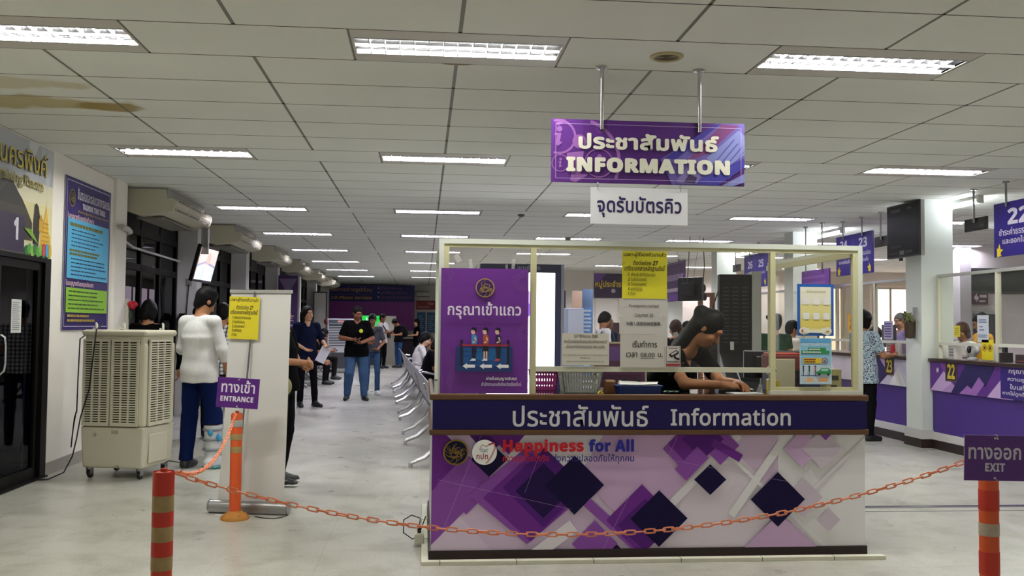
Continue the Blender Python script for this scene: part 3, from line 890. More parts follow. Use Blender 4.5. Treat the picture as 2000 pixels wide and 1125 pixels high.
def blue(A, W, H):
    B = M('#1c63bd', .4); Y2 = M('#e9d66e', .5); WP = M('#f1eedc', .5)
    A.rect(.018, .018, W-.018, H-.018, WP); A.rect(.018, .018, W-.018, H*.62, M('#efe39a', .5)); A.rect(.018, .05, W-.018, H*.33, Y2)
    A.text('ฝ่ายใบอนุญาตขับรถ', .25*W, .83*H, .78*W, .88*H, M('#b9a45a', .5), .006)
    for r in (0, 1):
        for c in (0, 1, 2):
            x = .15*W+c*.275*W; y = .6*H-r*.285*H
            A.rect(x, y, x+.175*W, y+.13*H, M('#f2f1ec', .5))
    for x, r in ((.06, .02), (.12, .024), (.2, .02), (.8, .022), (.88, .026), (.72, .016)): A.disc(.018+x*(W-.036), .03, r, WP, n=16)
    A.rect(.018, .018, W-.018, .035, WP); A.rect(.1*W, .07*H, .15*W, .12*H, M('#c25a4a', .5)); A.rect(.78*W, .07*H, .86*W, .1*H, M('#c89a3a', .5))
notice('poster', 2.327, 1.36, 2.563, 1.684, '#1c63bd', blue, 'yellow poster in a blue border on the right pane of the desk screen', 'poster', T=.003)
def cyan(A, W, H):
    A.rect(.004, .004, W-.004, H-.004, M('#8fc6e6', .5)); A.rect(.004, .004, W-.004, .42*H, M('#c8dcea', .5)); A.rect(.004, .9*H, W-.004, H-.004, M('#5ea9dd', .5))
    A.text('กรมการขนส่งทางบก', .06*W, .83*H, .9*W, .92*H, M('#e8f2f8', .5), .01)
    GR = M('#2d8f52', .5); YE = M('#e8c42c', .5)
    for a, b, c, d, m in ((.25, .72, .82, .79, GR), (.04, .66, .93, .73, GR), (.1, .45, .68, .57, YE)): A.rect(a*W, b*H, c*W, d*H, m)
    A.lines(.28*W, .73*H, .78*W, .785*H, 1, WHITE, .5); A.lines(.08*W, .67*H, .9*W, .72*H, 1, WHITE, .5); A.lines(.13*W, .46*H, .64*W, .565*H, 2, M('#8a3a2a', .5), .5)
    A.ring(.78*W, .51*H, .018, .004, M('#b5382e', .5)); A.line([(.74*W, .47*H), (.83*W, .55*H)], .004, M('#b5382e', .5)); A.line([(.75*W, .53*H), (.77*W, .49*H), (.81*W, .49*H)], .003, INK)
    A.poly([(.5*W, .22*H), (.97*W, .22*H), (.97*W, .3*H), (.9*W, .35*H), (.66*W, .35*H), (.6*W, .29*H), (.5*W, .27*H)], GR); A.rect(.66*W, .29*H, .88*W, .335*H, M('#a8d8d0', .5))
    for x in (.6, .88): A.disc(x*W, .215*H, .008, INK, n=14)
    for x, m in ((.1, '#3a3a4a'), (.28, '#24202a'), (.47, '#b04a4a')): A.disc(x*W, .385*H, .006, INK, n=10); A.line([(x*W, .37*H), (x*W, .28*H)], .008, M(m, .5)); A.line([(x*W, .28*H), (x*W, .2*H)], .004, INK)
    A.rect(.02*W, .18*H, .55*W, .2*H, M('#3a4a7a', .5)); A.rect(.14*W, .06*H, .4*W, .14*H, M('#e8b27a', .5)); A.rect(.56*W, .06*H, .86*W, .14*H, M('#d8a066', .5)); A.rect(.16*W, .07*H, .2*W, .135*H, WHITE)
notice('poster', 2.342, 1.057, 2.548, 1.346, '#cfe2ee', cyan, 'pale blue road safety poster with a green van, low on the desk screen', 'poster')
def yel_side(A, W, H):
    A.lines(.05, .05, W-.05, H-.05, 7, M('#5a5418', .6), .4, 2)
board('notice', (0.105, 6.45, 1.2), (0, -1, 0), (0, 0, 1), 0.21, 0.29, 0.002, M('#e4d83a', .5), art=lambda A: yel_side(A, .21, .29), label='yellow notice on the left end pane of the desk screen, seen edge-on', cat='notice')

# ------------------------------------------------------------------ things on the worktop
WT = 0.985
def basket(name, cx, cy, wx, wy, h, m, taper, label, solid=0.35):
    """slatted plastic basket"""
    mb = MB()
    bx, by = wx/2*taper, wy/2*taper; tx, ty = wx/2, wy/2
    mb.box(-bx, bx, -by, by, 0, 0.006)
    n = int(wx/0.02)
    def P(u, z, side):
        t = z/h
        X, Y = bx+(tx-bx)*t, by+(ty-by)*t
        return {0: (-X+2*X*u, -Y, z), 1: (X, -Y+2*Y*u, z), 2: (X-2*X*u, Y, z), 3: (-X, Y-2*Y*u, z)}[side]
    for sd in range(4):
        k = int((wx if sd % 2 == 0 else wy)/0.018)
        for i in range(k+1): mb.bar(P(i/k, 0, sd), P(i/k, h, sd), 0.009, 0.004)
        for z in (0.012, h*0.35, h*0.66, h-0.012): mb.bar(P(0, z, sd), P(1, z, sd), 0.004, 0.016)
        mb.bar(P(0, h, sd), P(1, h, sd), 0.022, 0.006)
    o = mb.build(name, m)
    o.location = (cx, cy, WT)
    return tag(o, label, 'basket')
basket('wire_basket', 1.0, 6.0, 0.26, 0.2, 0.145, M('#b9bcb8', 0.5), 0.82, 'grey slatted plastic basket on the dark worktop')
basket('wire_basket', 0.79, 6.2, 0.17, 0.17, 0.13, M('#b3418f', 0.45), 0.86, 'magenta plastic basket on the worktop beside the purple poster')
basket('paper_tray', 1.355, 5.93, 0.27, 0.2, 0.05, M('#1d3a86', 0.45), 0.95, 'blue plastic tray of papers on the worktop')
mb = MB()
for i in range(6):
    z = 0.035+i*0.004; a = (i-3)*0.02
    mb.add([(-.12, -.085, z), (.11, -.085, z+a*.2), (.12+a, .085, z+.012), (-.11, .085, z+.01)], [(0, 1, 2, 3)])
mb.add([(-.125, -.09, .06), (.1, -.1, .055), (.13, .08, .062), (-.1, .09, .075)], [(0, 1, 2, 3)])
for x in (-.07, .03):
    mb.box(x-.012, x+.012, .075, .085, .065, .09, 1)
o = mb.build('paper_stack', [M('#e8e7e6', .6), BLACK], fix=False); o.location = (1.355, 5.93, WT)
tag(o, 'clipped loose white papers lying in the blue tray', 'papers')
mb = MB(); mb.box(-.035, .035, -.03, .03, 0, .07); mb.box(-.03, .03, -.032, .032, .066, .078, 1)
o = mb.build('cardboard_box', [M('#8a5a33', .7), M('#c9a27a', .7)]); o.location = (1.19, 5.98, WT); tag(o, 'small brown cardboard box between basket and blue tray', 'box')
mb = MB()
for a, b in (((0, 0, 0), (.02, .01, .02)), ((.02, .01, .02), (.035, 0, 0)), ((.035, 0, 0), (.018, -.012, .004)), ((.018, -.012, .004), (0, 0, 0))): mb.bar(a, b, .012, .006)
o = mb.build('adhesive_clip', M('#c9b94a', .5)); o.location = (1.085, 5.83, WT); tag(o, 'little yellow clip lying in front of the grey basket', 'clip')
mb = MB()
for i in range(7):
    a = i*.9; mb.cyl((0.012*i-.04, .01*math.sin(a), .006+.004*(i % 3)), (.012*i-.0, .03*math.cos(a), .012), .004, n=6, mi=i % 3)
o = mb.build('pen_pile', [BLACK, M('#b8b8bc', .4), M('#2a7a5a', .5)]); o.location = (1.56, 5.92, WT); tag(o, 'few small pens and clips right of the blue tray', 'stationery')
def framed(A, W, H):
    A.rect(.012, .012, W-.012, H-.012, M('#4a2140', .4)); A.rect(.03, H*.6, W-.03, H*.9, M('#5b3a78', .4)); A.rect(.04, .03, W-.04, .1, M('#3a1730', .4))
o = board('picture_frame', (1.135, 6.28, WT+.0), (1, .0, 0), (0, .12, 1), .37, .32, .02, M('#a79c84', .5), art=lambda A: framed(A, .37, .32), edge=M('#8f8670', .5), label='maroon sheet in a pale frame leaning behind the blue tray', cat='picture frame')
# papers and pen by the clerk
mb = MB(); mb.box(-.1, .1, -.07, .07, 0, .004); o = mb.build('paper_sheet', M('#e3e6ee', .6)); o.location = (2.06, 5.93, WT); o.rotation_euler = (0, 0, .15)
tag(o, 'white sheet of paper on the worktop right of the writing clerk', 'paper')
mb = MB(); mb.box(-.11, .11, -.06, .06, 0, .014); mb.box(-.1, .12, -.055, .065, .014, .02, 1); o = mb.build('notebook', [M('#16161c', .4), M('#d4d4da', .5)]); o.location = (2.05, 6.12, WT+.0); o.rotation_euler = (0, 0, -.1)
tag(o, 'black open notebook under the clerk hands', 'notebook')
# things behind the right pane
mb = MB(); mb.lathe([(.03, 0), (.032, .008), (.012, .014), (.01, .03)], n=16)
st = len(mb.v); mb.lathe([(.0, -.036), (.026, -.03), (.034, -.006), (.034, .018), (.026, .03), (0, .03)], c=(0, 0, 0), n=20); mb.xform(Matrix.Translation((0, 0, .062)) @ Matrix.Rotation(PI/2, 4, 'X'), st)
st = len(mb.v); mb.lathe([(.0, 0), (.023, .0), (.023, .004), (0, .006)], n=18, mi=1); mb.xform(Matrix.Translation((0, -.028, .064)) @ Matrix.Rotation(PI/2, 4, 'X'), st)
o = mb.build('webcam', [M('#dfdfe0', .3), M('#101015', .2)], smooth=True); o.location = (2.225, 5.9, WT+.085); o['label'] = 'round white security camera on the yellow box behind the right pane'; o['category'] = 'camera'
mb = MB(); mb.box(-.035, .035, -.02, .02, 0, .085); mb.box(-.006, .006, -.0205, -.019, .015, .027, 1)
o = mb.build('yellow_box', [M('#e0c926', .5), INK]); o.location = (2.225, 5.87, WT); tag(o, 'small yellow cardboard box standing inside the right pane corner', 'box')
mb = MB(); mb.box(-.07, .07, -.01, .01, 0, .22); o = mb.build('document_holder', M('#d6cfb8', .6), bevel=.003); o.location = (2.35, 6.0, WT); tag(o, 'cream folder standing behind the pale blue poster', 'folder')
mb = MB()
mb.box(-.12, .12, -.07, .07, 0, .1); mb.box(-.11, .12, -.06, .06, .1, .115, 1)
o = mb.build('stationery_box', [M('#6e2a22', .6), M('#b8412f', .5)], bevel=.006); o.location = (2.42, 6.22, WT+.14); tag(o, 'red plastic box on top of the dark drawer unit', 'box')
mb = MB(); mb.box(-.14, .14, -.1, .1, 0, .14); mb.box(-.12, .12, -.104, -.1, .02, .06, 1); mb.box(-.12, .12, -.104, -.1, .08, .12, 1)
o = mb.build('drawer_unit', [M('#241a1c', .5), M('#3a2c2c', .5)], bevel=.004); o.location = (2.46, 6.22, WT); tag(o, 'dark drawer unit on the worktop behind the right pane', 'drawer unit')
mb = MB()
for i in range(9):
    mb.ellip((-.05+.016*(i % 3)+.01*i/9, .02*((i*7) % 3-1), .03+.012*(i//3)+.05*(i % 2)), (.034, .03, .04), 8, 6)
o = mb.build('plastic_bag', M('#b9a58f', .25, alpha=.75), smooth=True); o.location = (2.64, 6.1, WT); tag(o, 'clear plastic bag of snacks standing at the right end of the worktop', 'bag')
mb = MB(); mb.box(-.05, .05, -.03, .03, 0, .16); mb.box(-.03, .03, -.031, -.029, .09, .12, 1); mb.box(-.02, .02, -.031, -.029, .04, .06, 1)
o = mb.build('gift_bag', [M('#b7ad7c', .6), M('#3d3a2a', .6)], bevel=.004); o.location = (2.63, 5.9, WT); tag(o, 'khaki paper bag printed with a face in the right corner', 'bag')
mb = MB(); mb.box(-.06, .06, -.03, .03, 0, .2); o = mb.build('blue_packet', M('#27386e', .4), bevel=.01); o.location = (2.55, 6.05, WT); tag(o, 'dark blue packet standing beside the khaki bag', 'packet')
# desktop monitor seen from behind
mon = empty('computer_monitor', (2.5, 6.62, WT), -.15, 'dark computer monitor on the worktop behind the right screen post', 'monitor')
mb = MB(); mb.box(-.2, .2, -.02, .02, .06, .26); mb.box(-.12, .12, -.045, -.02, .1, .22); mb.build('casing', M('#14151a', .4), mon, bevel=.008)
mb = MB(); mb.box(-.02, .02, -.02, .01, .0, .1); mb.box(-.08, .08, -.06, .06, 0, .01); mb.build('stand', M('#1b1c20', .4), mon)

# ------------------------------------------------------------------ cable trunking round the foot of the desk
mb = MB()
mb.box(0.005, 2.83, 5.59, 5.64, 0, .024); mb.box(0.005, 0.045, 5.64, 7.4, 0, .024)
for x in (0.11, 0.56, 1.02, 1.55, 2.05, 2.5): mb.box(x, x+.006, 5.588, 5.642, 0, .0255, 1)
for y in (6.2, 6.8): mb.box(.003, .047, y, y+.006, 0, .0255, 1)
tag(mb.build('cable_trunking', [M('#d2d0be', .5, noise=.12, nscale=10), M('#6a675c', .6)], bevel=.003), 'cream cable trunking on the floor round the desk foot', 'trunking')
mb = MB(); mb.box(-.03, .03, -.06, .06, 0, .055); mb.box(-.02, .02, -.05, .05, .055, .06)
so = mb.build('socket_box', M('#c9c6b4', .5), bevel=.004); so.location = (-0.01, 6.12, .024); tag(so, 'cream power socket box on the trunking at the desk corner', 'socket')
mb = MB(); mb.box(-.012, .012, -.012, .012, 0, .045); mb.build('plug', BLACK, so, bevel=.003).location = (0, -.02, .055)
mb = MB(); mb.tube([(0, -.02, .1), (.005, -.02, .15), (-.05, -.02, .17), (-.1, -.02, .14), (-.1, -.02, .06), (-.04, -.03, .02), (0, -.04, .06), (.03, -.05, .14), (.04, -.06, .17)], .004, 6)
mb.build('cord', BLACK, so, smooth=True)
# ------------------------------------------------------------------ hanging information sign
sign = empty('hanging_sign', (1.345, 5.61, 2.984), 0, 'large purple INFORMATION sign hanging on two steel rods above the desk', 'hanging sign')
def info_art(A):
    W, H = A.W, A.H
    LI = M('#9a62ae', .5); LB = M('#8187c4', .5)
    def clipd(x, y, r): return x
    A.rect(0, 0, W, H, M('#4f1c75', .45))
    A.rect(0, 0, W*.16, H, M('#5e2a84', .45)); A.rect(W*.16, 0, W*.3, H, M('#57237c', .45))
    def ic(x, y, r, w):
        n = 30; pts = []
        A.lay += 1
        for i in range(n):
            t0, t1 = 2*PI*i/n, 2*PI*(i+1)/n
            q = [(x+(r-w/2)*math.cos(t0), y+(r-w/2)*math.sin(t0)), (x+(r+w/2)*math.cos(t0), y+(r+w/2)*math.sin(t0)), (x+(r+w/2)*math.cos(t1), y+(r+w/2)*math.sin(t1)), (x+(r-w/2)*math.cos(t1), y+(r-w/2)*math.sin(t1))]
            if all(0 <= a <= W and 0 <= b <= H for a, b in q): A.poly(q, LI, True)
        def put(p):
            p = [(min(max(a, 0), W), min(max(b, 0), H)) for a, b in p]; A.poly(p, LI, True)
        A.lay += 1
        k = r*.85
        put([(x+k*.05+k*.2*math.cos(2*PI*i/14), y+k*.55+k*.2*math.sin(2*PI*i/14)) for i in range(14)])
        put([(x-k*.3, y+k*.22), (x+k*.18, y+k*.28), (x+k*.08, y-k*.35), (x+k*.3, y-k*.38), (x-k*.05, y-k*.68), (x-k*.2, y-k*.55), (x-k*.12, y+k*.1), (x-k*.3, y+k*.1)])
    ic(.16, .13, .255, .02); ic(.045, .275, .1, .014); ic(.055, .115, .05, .006); ic(.29, .12, .085, .007); ic(.3, .33, .024, .003)
    # tilted licence card in the right corner
    P = lambda *q: A.poly([(min(max(a, 0), W), min(max(b, 0), H)) for a, b in q], q[-1]) if False else None
    def pp(q, m): A.poly([(min(max(a*W, 0), W), min(max(b*H, 0), H)) for a, b in q], m)
    pp([(.56, .4), (.86, 1.0), (1, 1.0), (1, .35), (.8, 0), (.62, 0)], M('#6a5aa8', .5))
    pp([(.58, .42), (.84, .97), (.88, 1.0), (.64, .4)], M('#3a2f92', .5)); pp([(.7, .38), (.88, .99), (.97, .97), (.8, .5)], M('#7a3a78', .5))
    pp([(.8, .44), (.97, .9), (1, .8), (1, .5), (.86, .2)], LB); pp([(.72, .02), (1, .45), (1, .3), (.86, 0)], M('#3f3aa0', .5)); pp([(.88, 0), (1, .2), (1, 0.06), (.94, 0)], LB)
    pp([(.64, .05), (.7, .28), (.78, .2), (.75, 0.02), (.66, .02)], M('#7f74b4', .5)); pp([(.68, .04), (.71, .17), (.75, .12), (.74, .03)], M('#3a2a54', .5))
    for i in range(5):
        a = .83+.02*i; pp([(a, .33-.06*i), (a+.012, .355-.06*i), (a+.12, .75-.06*i), (a+.11, .74-.06*i)], M('#4b479c', .5))
    A.frame(.025, .022, W-.022, H-.028, .0025, M('#c3a9d2', .5))
    CR = M('#ece9d8', .45)
    A.text('ประชาสัมพันธ์', .163, .203, 1.03, .305, CR, .045)
    A.text('INFORMATION', .09, .064, 1.1, .155, CR, .055)
def in_sign(o): o.location = Vector(o.location)-Vector((1.345, 5.61, 2.984)); return o
b = board('sign_panel', (0.75-1.345, 0.0-.012, 2.2705-2.984+.0), (1, 0, 0), (0, 0, 1), 1.193, .383, .012, M('#4f1c75', .45), sign, info_art)
for x in (-.29, .315):
    mb = MB(); mb.cyl((x, 0, 0), (x, 0, -.012), .036, n=20); mb.lathe([(.03, -.012), (.018, -.02)], c=(x, 0, 0), n=16)
    mb.build('ceiling_rose', CHROME, sign, smooth=True)
    mb = MB(); mb.cyl((x, -.02, -.012), (x, -.02, -.39), .0125, n=12); mb.build('rod', CHROME, sign, smooth=True)
q = empty('hanging_sign', (1.29, 5.61, 2.2705), 0, 'white queue card sign hooked below the purple INFORMATION sign', 'hanging sign')
board('sign_panel', (-.298, -.008, -.247), (1, 0, 0), (0, 0, 1), .598, .223, .004, M('#f0f0f5', .45), q, lambda A: A.text('จุดรับบัตรคิว', .04, .04, .56, .17, M('#2d1b5a', .5), .022))
for x in (-.255, .255):
    mb = MB(); mb.tube([(x, -.006+.011*math.cos(t), -.016+.024*math.sin(t)) for t in np.linspace(0, 2*PI, 12, endpoint=False)], .0016, 6, closed=True)
    mb.build('hook', STEEL, q)
# round speaker grille and smoke detector on the ceiling
sp = empty('ceiling_speaker', (1.391, 5.348, ZC), 0, 'round beige ceiling speaker near the big hanging sign', 'speaker')
mb = MB(); mb.lathe([(.098, 0), (.098, -.006), (.09, -.012), (.074, -.012), (.07, -.004)], n=32); mb.build('rim', M('#b3a678', .5), sp, smooth=True)
mb = MB(); mb.lathe([(.0, -.003), (.071, -.003)], n=32, caps=False)
for i in range(12): mb.lathe([(.006*i, -.003), (.006*i+.003, -.006), (.006*i+.005, -.003)], n=28, caps=False)
mb.build('grille', M('#6a5f50', .7), sp, fix=False)
mb = MB(); mb.lathe([(.05, 0), (.05, -.012), (.038, -.026), (.02, -.034), (0, -.034)], n=24)
o = mb.build('smoke_detector', M('#55524e', .5), smooth=True); o.location = (1.354, 13.25, ZC); tag(o, 'small dark smoke detector on the ceiling beyond the desk', 'detector')

# ------------------------------------------------------------------ left wall prints
def training_art(A):
    W, H = A.W, A.H     # right end of the banner is nearest column 11 m; u runs along +y
    A.rect(0, H*.62, W, H, M('#b9bcc2', .6)); A.rect(0, H*.45, W, H*.66, M('#d9d2b4', .6)); A.rect(0, H*.1, W, H*.46, M('#d8cf9a', .6))
    A.poly([(W*.82, H*.9), (W*.85, H), (W*.76, H), (W*.74, H*.86)], M('#d7dadd', .5)); A.poly([(W-.12, H*.6), (W, H*.9), (W, H), (W-.3, H)], M('#c9ccd0', .6))
    DK, DB, GL = M('#241f1c', .6), M('#3a322a', .6), M('#d6ab3c', .5)
    A.poly([(W*.3, H*.25), (W*.42, H*.55), (W*.6, H*.62), (W*.74, H*.4), (W*.8, H*.28), (W*.8, H*.12), (W*.3, H*.1)], DB)
    A.poly([(W*.45, H*.4), (W*.6, H*.6), (W*.7, H*.47), (W*.74, H*.4)], DK)
    A.poly([(W-.42, H*.1), (W-.42, H*.3), (W-.4, H*.44), (W-.36, H*.47), (W-.31, H*.44), (W-.27, H*.33), (W-.28, H*.2), (W-.3, H*.08)], DK)
    # golden spire
    x = W-.14
    A.poly([(x-.12, H*.06), (x+.1, H*.06), (x+.1, H*.2), (x+.06, H*.22), (x+.05, H*.3), (x+.03, H*.36), (x+.005, H*.46), (x, H*.5), (x-.005, H*.46), (x-.04, H*.36), (x-.06, H*.3), (x-.07, H*.22), (x-.12, H*.2)], GL)
    for q in range(6): A.rect(x-.1+.006*q, H*(.1+.04*q), x+.08-.006*q, H*(.108+.04*q), M('#a67c22', .5))
    A.rect(x-.16, H*.22, x-.08, H*.32, M('#caa234', .5)); A.poly([(x-.17, H*.32), (x-.12, H*.38), (x-.07, H*.32)], M('#b58b28', .5))
    GRN = M('#3e8a34', .6)
    for i in range(9): A.disc(W-.55+.06*i, H*(.03+.02*(i % 2)), .045, M(('#2f6f2e', '#4b9a3c', '#86b04a')[i % 3], .6), n=12)
    for i in range(5): A.line([(W-.6+.03*i, H*.22), (W-.46+.03*i, H*(.16-.012*i))], .012, M('#7fae3c', .6))
    for i, c in enumerate(('#c8404e', '#4a9fd0', '#d8b02c')): A.disc(W-.19+.07*i, H*.06, .034, M(c, .5), .06)
    A.rect(W*.48, 0, W-.62, H*.32, M('#2b1d3d', .5)); A.text('1', W-.83, .1, W-.74, .29, M('#e6e2ea', .5), .03)
    INKG = M('#262018', .6)
    A.text('อบรมนครพิงค์', W-1.75, H*.72, W-.16, H*.92, INKG, .03); A.text('อบรมนครพิงค์', W-1.755, H*.725, W-.165, H*.925, M('#cdbb52', .5), .006)
    A.text('Driving Training Room', W-1.75, H*.555, W-.25, H*.68, INKG, .03, sans=False); A.text('Driving Training Room', W-1.755, H*.56, W-.255, H*.685, M('#a89a3c', .5), .0, sans=False)
board('banner', (-3.412, 6.8, 1.985), (0, 1, 0), (0, 0, 1), 2.2, .98, .006, M('#d6d2be', .55), art=training_art, label='wide picture banner with golden spire above the glass door', cat='banner')
def tt_art(A):
    W, H = A.W, A.H
    A.frame(.03, .03, W-.03, H-.03, .008, M('#c9c3d8', .5))
    emblem(A, .17, H-.2, .085, 6, M('#8d7a3e', .5), M('#1a1440', .5))
    WT_ = M('#cfcbd8', .5); GO = M('#b59a3e', .5)
    A.text('ขั้นตอนและรอบเวลาการอบรม', .28, H-.2, W-.06, H-.08, WT_, .02); A.text('TRAINING TIME TABLE', .42, H-.285, W-.2, H-.225, WT_, .03)
    A.text('สำหรับผู้ขอรับใบอนุญาตขับรถ', .3, H-.335, W-.1, H-.3, GO, .012)
    A.rect(.04, .5, W-.08, 1.08, M('#57b1dc', .5)); A.rect(.04, .17, W-.08, .41, M('#8fc43a', .5))
    A.text('ใบอนุญาตขับรถชนิดชั่วคราว', .03, 1.065, .75, 1.135, M('#e3c0cc', .5), .03); A.text('ใบอนุญาตขับรถทุกประเภท', .03, .415, .78, .485, M('#e3c0cc', .5), .03)
    OL, BK = M('#6f6a24', .6), M('#23476a', .6)
    A.lines(.1, 1.0, W-.25, 1.045, 1, OL, .75, 1, .2); A.lines(.14, .8, W-.15, .99, 5, BK, .3, 2); A.lines(.1, .72, W-.3, .79, 2, OL, .6, 3, .3); A.lines(.14, .52, W-.12, .71, 5, BK, .3, 4)
    A.lines(.1, .19, W-.15, .395, 5, M('#3c5a1c', .6), .3, 5); A.lines(.08, .07, W-.35, .16, 2, GO, .5, 6, .4)
board('notice_board', (-3.404, 9.3, 1.325), (0, 1, 0), (0, 0, 1), 1.29, 1.48, .012, M('#2c1b66', .45), art=tt_art, edge=M('#8e8ca0', .4), label='tall navy TRAINING TIME TABLE board on the left wall', cat='notice board')
def pap(A): A.lines(.02, .02, A.W-.02, A.H-.02, 14, M('#8a8a90', .6), .4, 8)
board('notice', (-3.452, 8.3, 1.305), (0, 1, 0), (0, 0, 1), .2, .285, .001, M('#dcdcda', .6), art=pap, label='white typed sheet stuck on the dark glass door', cat='notice')
# pipe on the pilaster
mb = MB(); mb.tube([(-3.33, 10.74, 2.46), (-3.33, 10.95, 2.455), (-3.36, 11.15, 2.44), (-3.6, 11.5, 2.42), (-3.7, 12.4, 2.36), (-3.72, 14.8, 2.34)], [.03, .03, .03, .018, .016, .016], 10)
mb.box(-3.386, -3.33, 10.8, 10.84, 2.44, 2.48)
tag(mb.build('drain_pipe', M('#c7c4bc', .5), smooth=True), 'white drain pipe elbow across the pilaster beside the first air conditioner', 'pipe')

# ------------------------------------------------------------------ ceiling air conditioners
def make_ac():
    t = empty('air_conditioner')
    L = 1.9
    body = MB()
    prof = [(-.55, -.02), (-.55, -.29), (-.42, -.33), (-.16, -.3), (-.04, -.27), (.0, -.2), (.0, -.155), (-.03, -.125), (-.1, -.12), (-.12, -.02)]
    body.prism(prof, -L/2, L/2, 'y')
    body.build('casing', M('#c3bfa8', .5), t, bevel=.006)
    box = MB(); box.box(-.55, -.1, -L/2+.02, L/2-.02, -.12, 0); box.build('ceiling_box', M('#a3a198', .6), t)
    g = MB(); g.add([(-.026, -L/2+.07, -.262), (-.026, L/2-.07, -.262), (.0035, L/2-.07, -.135), (.0035, -L/2+.07, -.135)], [(0, 1, 2, 3)], 1)
    for z in np.linspace(-.258, -.14, 9):
        x = -.024+(z+.262)/.127*.03
        g.bar((x+.006, -L/2+.07, z), (x+.006, L/2-.07, z), .006, .004, 0)
    for y in np.linspace(-L/2+.07, L/2-.07, 4): g.bar((-.02, y, -.262), (.008, y, -.135), .025, .012, 0)
    g.build('outlet_grille', [M('#cfcbb8', .5), M('#1c1a18', .7)], t)
    v = MB(); v.box(-.5, -.2, -L/2+.2, L/2-.2, -.345, -.325, 0)
    for i in range(26): 
        y = -L/2+.22+(L-.46)*i/25; v.box(-.49, -.21, y, y+.02, -.35, -.343, 1)
    v.build('intake_grille', [M('#6f6d66', .6), M('#98958a', .6)], t)
    return t
_ac = make_ac()
pos = ['nearest, beside the white pilaster', 'second from the pilaster, above the television', 'third along the windows', 'fourth along the windows', 'fifth along the windows', 'farthest along the windows']
for i in range(6):
    o = _ac if i == 0 else copy_tree(_ac)
    o.location = (-2.9, 12.25+4.0*i, ZC)
    tag(o, f'cream ceiling air conditioner, {pos[i]}', 'air conditioner', 'air conditioners along the left windows')
# hanging pipe cover by the second unit
for (y, x) in ((13.12, -2.97),):
    mb = MB(); mb.box(x-.05, x+.05, y, y+.02, 2.34, 2.7); mb.tube([(x-.04, y-.005, 2.69), (x-.04, y-.005, 2.36), (x+.04, y-.005, 2.36), (x+.04, y-.005, 2.67)], .006, 6)
    tag(mb.build('dangling_filter', M('#8d8c8a', .5, alpha=.8)), 'grey hanging flap under the first air conditioner', 'flap')
# wall television on a bracket
tv = empty('television', (-3.03, 13.5, 2.22), math.radians(86), 'lit television hanging from a pole between the left windows', 'television')
mb = MB(); mb.box(-.5, .5, 0, .06, -.3, .3); mb.build('casing', M('#0b0b0d', .35), tv, bevel=.006)
def tvart(A):
    S = lambda c, e=0.6: M(c, .5, emit=e)
    A.rect(0, 0, A.W, A.H, S('#e6cfc6')); A.rect(0, 0, A.W, A.H*.45, S('#dfe6f2')); A.poly([(0, .2), (A.W*.4, .28), (A.W, .22), (A.W, .26), (A.W*.4, .31), (0, .24)], S('#9aa0b8'))
    A.rect(A.W*.35, 0, A.W*.42, A.H*.42, S('#b9c2d6')); A.disc(A.W*.55, A.H*.7, .1, S('#d9b0a4'))
A = Art((-.46, -.002, -.26), (1, 0, 0), (0, 0, 1), []); A.W, A.H = .92, .52; tvart(A); A.mb.build('screen', A.mats, tv, fix=False)
mb = MB(); mb.cyl((0, .09, .1), (0, .26, .82), .02, n=10); mb.box(-.1, .1, .05, .1, -.1, .12); mb.build('pole', M('#1b1b1c', .4), tv)
tv.scale = (.86, .86, .86); tv.rotation_euler = (math.radians(14), 0, math.radians(86))
# wires and socket on the first pillar
mb = MB(); mb.box(-3.6, -3.53, 14.765, 14.8, 1.98, 2.08)
so = tag(mb.build('socket_box', M('#8f8c86', .5)), 'grey socket box on the first pillar of the left side', 'socket')
mb = MB(); mb.tube([(-3.565, 14.76, 2.0), (-3.58, 14.77, 1.8), (-3.6, 14.775, 1.5), (-3.57, 14.77, 1.25), (-3.52, 14.76, 1.15), (-3.46, 14.75, 1.2)], .008, 6)
mb.build('cord', BLACK, so, smooth=True)
mb = MB()
for k in range(4):
    mb.tube([(-3.66+.06*math.cos(t)*(1+.2*k), 14.77-.01*k, 1.35+.12*math.sin(t)*(1+.15*k)) for t in np.linspace(0, 2*PI, 14, endpoint=False)], .006, 5, closed=True)
mb.box(-3.7, -3.62, 14.76, 14.8, 1.45, 1.55)
tag(mb.build('cable_coil', BLACK), 'black coil of cable hanging on the first pillar', 'cable')
# red flower on the pilaster edge
fl = empty('artificial_flower', (-3.38, 11.13, 1.55), 0, 'red artificial flower stuck beside the white pilaster', 'flower')
mb = MB()
rnd = random.Random(4)
for i in range(16):
    a = i*2.4; r = .018+.0024*i
    mb.ellip((.05+r*math.cos(a), .02+r*.6*math.sin(a), .05+.02*math.sin(i)), (.03, .02, .03), 8, 6)
mb.build('petals', M('#b3172c', .6), fl, smooth=True)
mb = MB(); mb.tube([(.05, .02, .04), (.03, .03, -.05), (.0, .03, -.2)], .005, 6); mb.ellip((.045, .02, -.06), (.02, .01, .05), 8, 6); mb.build('stem', M('#25402a', .6), fl)
mb = MB(); mb.box(-.03, .03, -.02, .02, -.24, .12); mb.build('switch_plate', M('#c9c5bc', .5), fl)

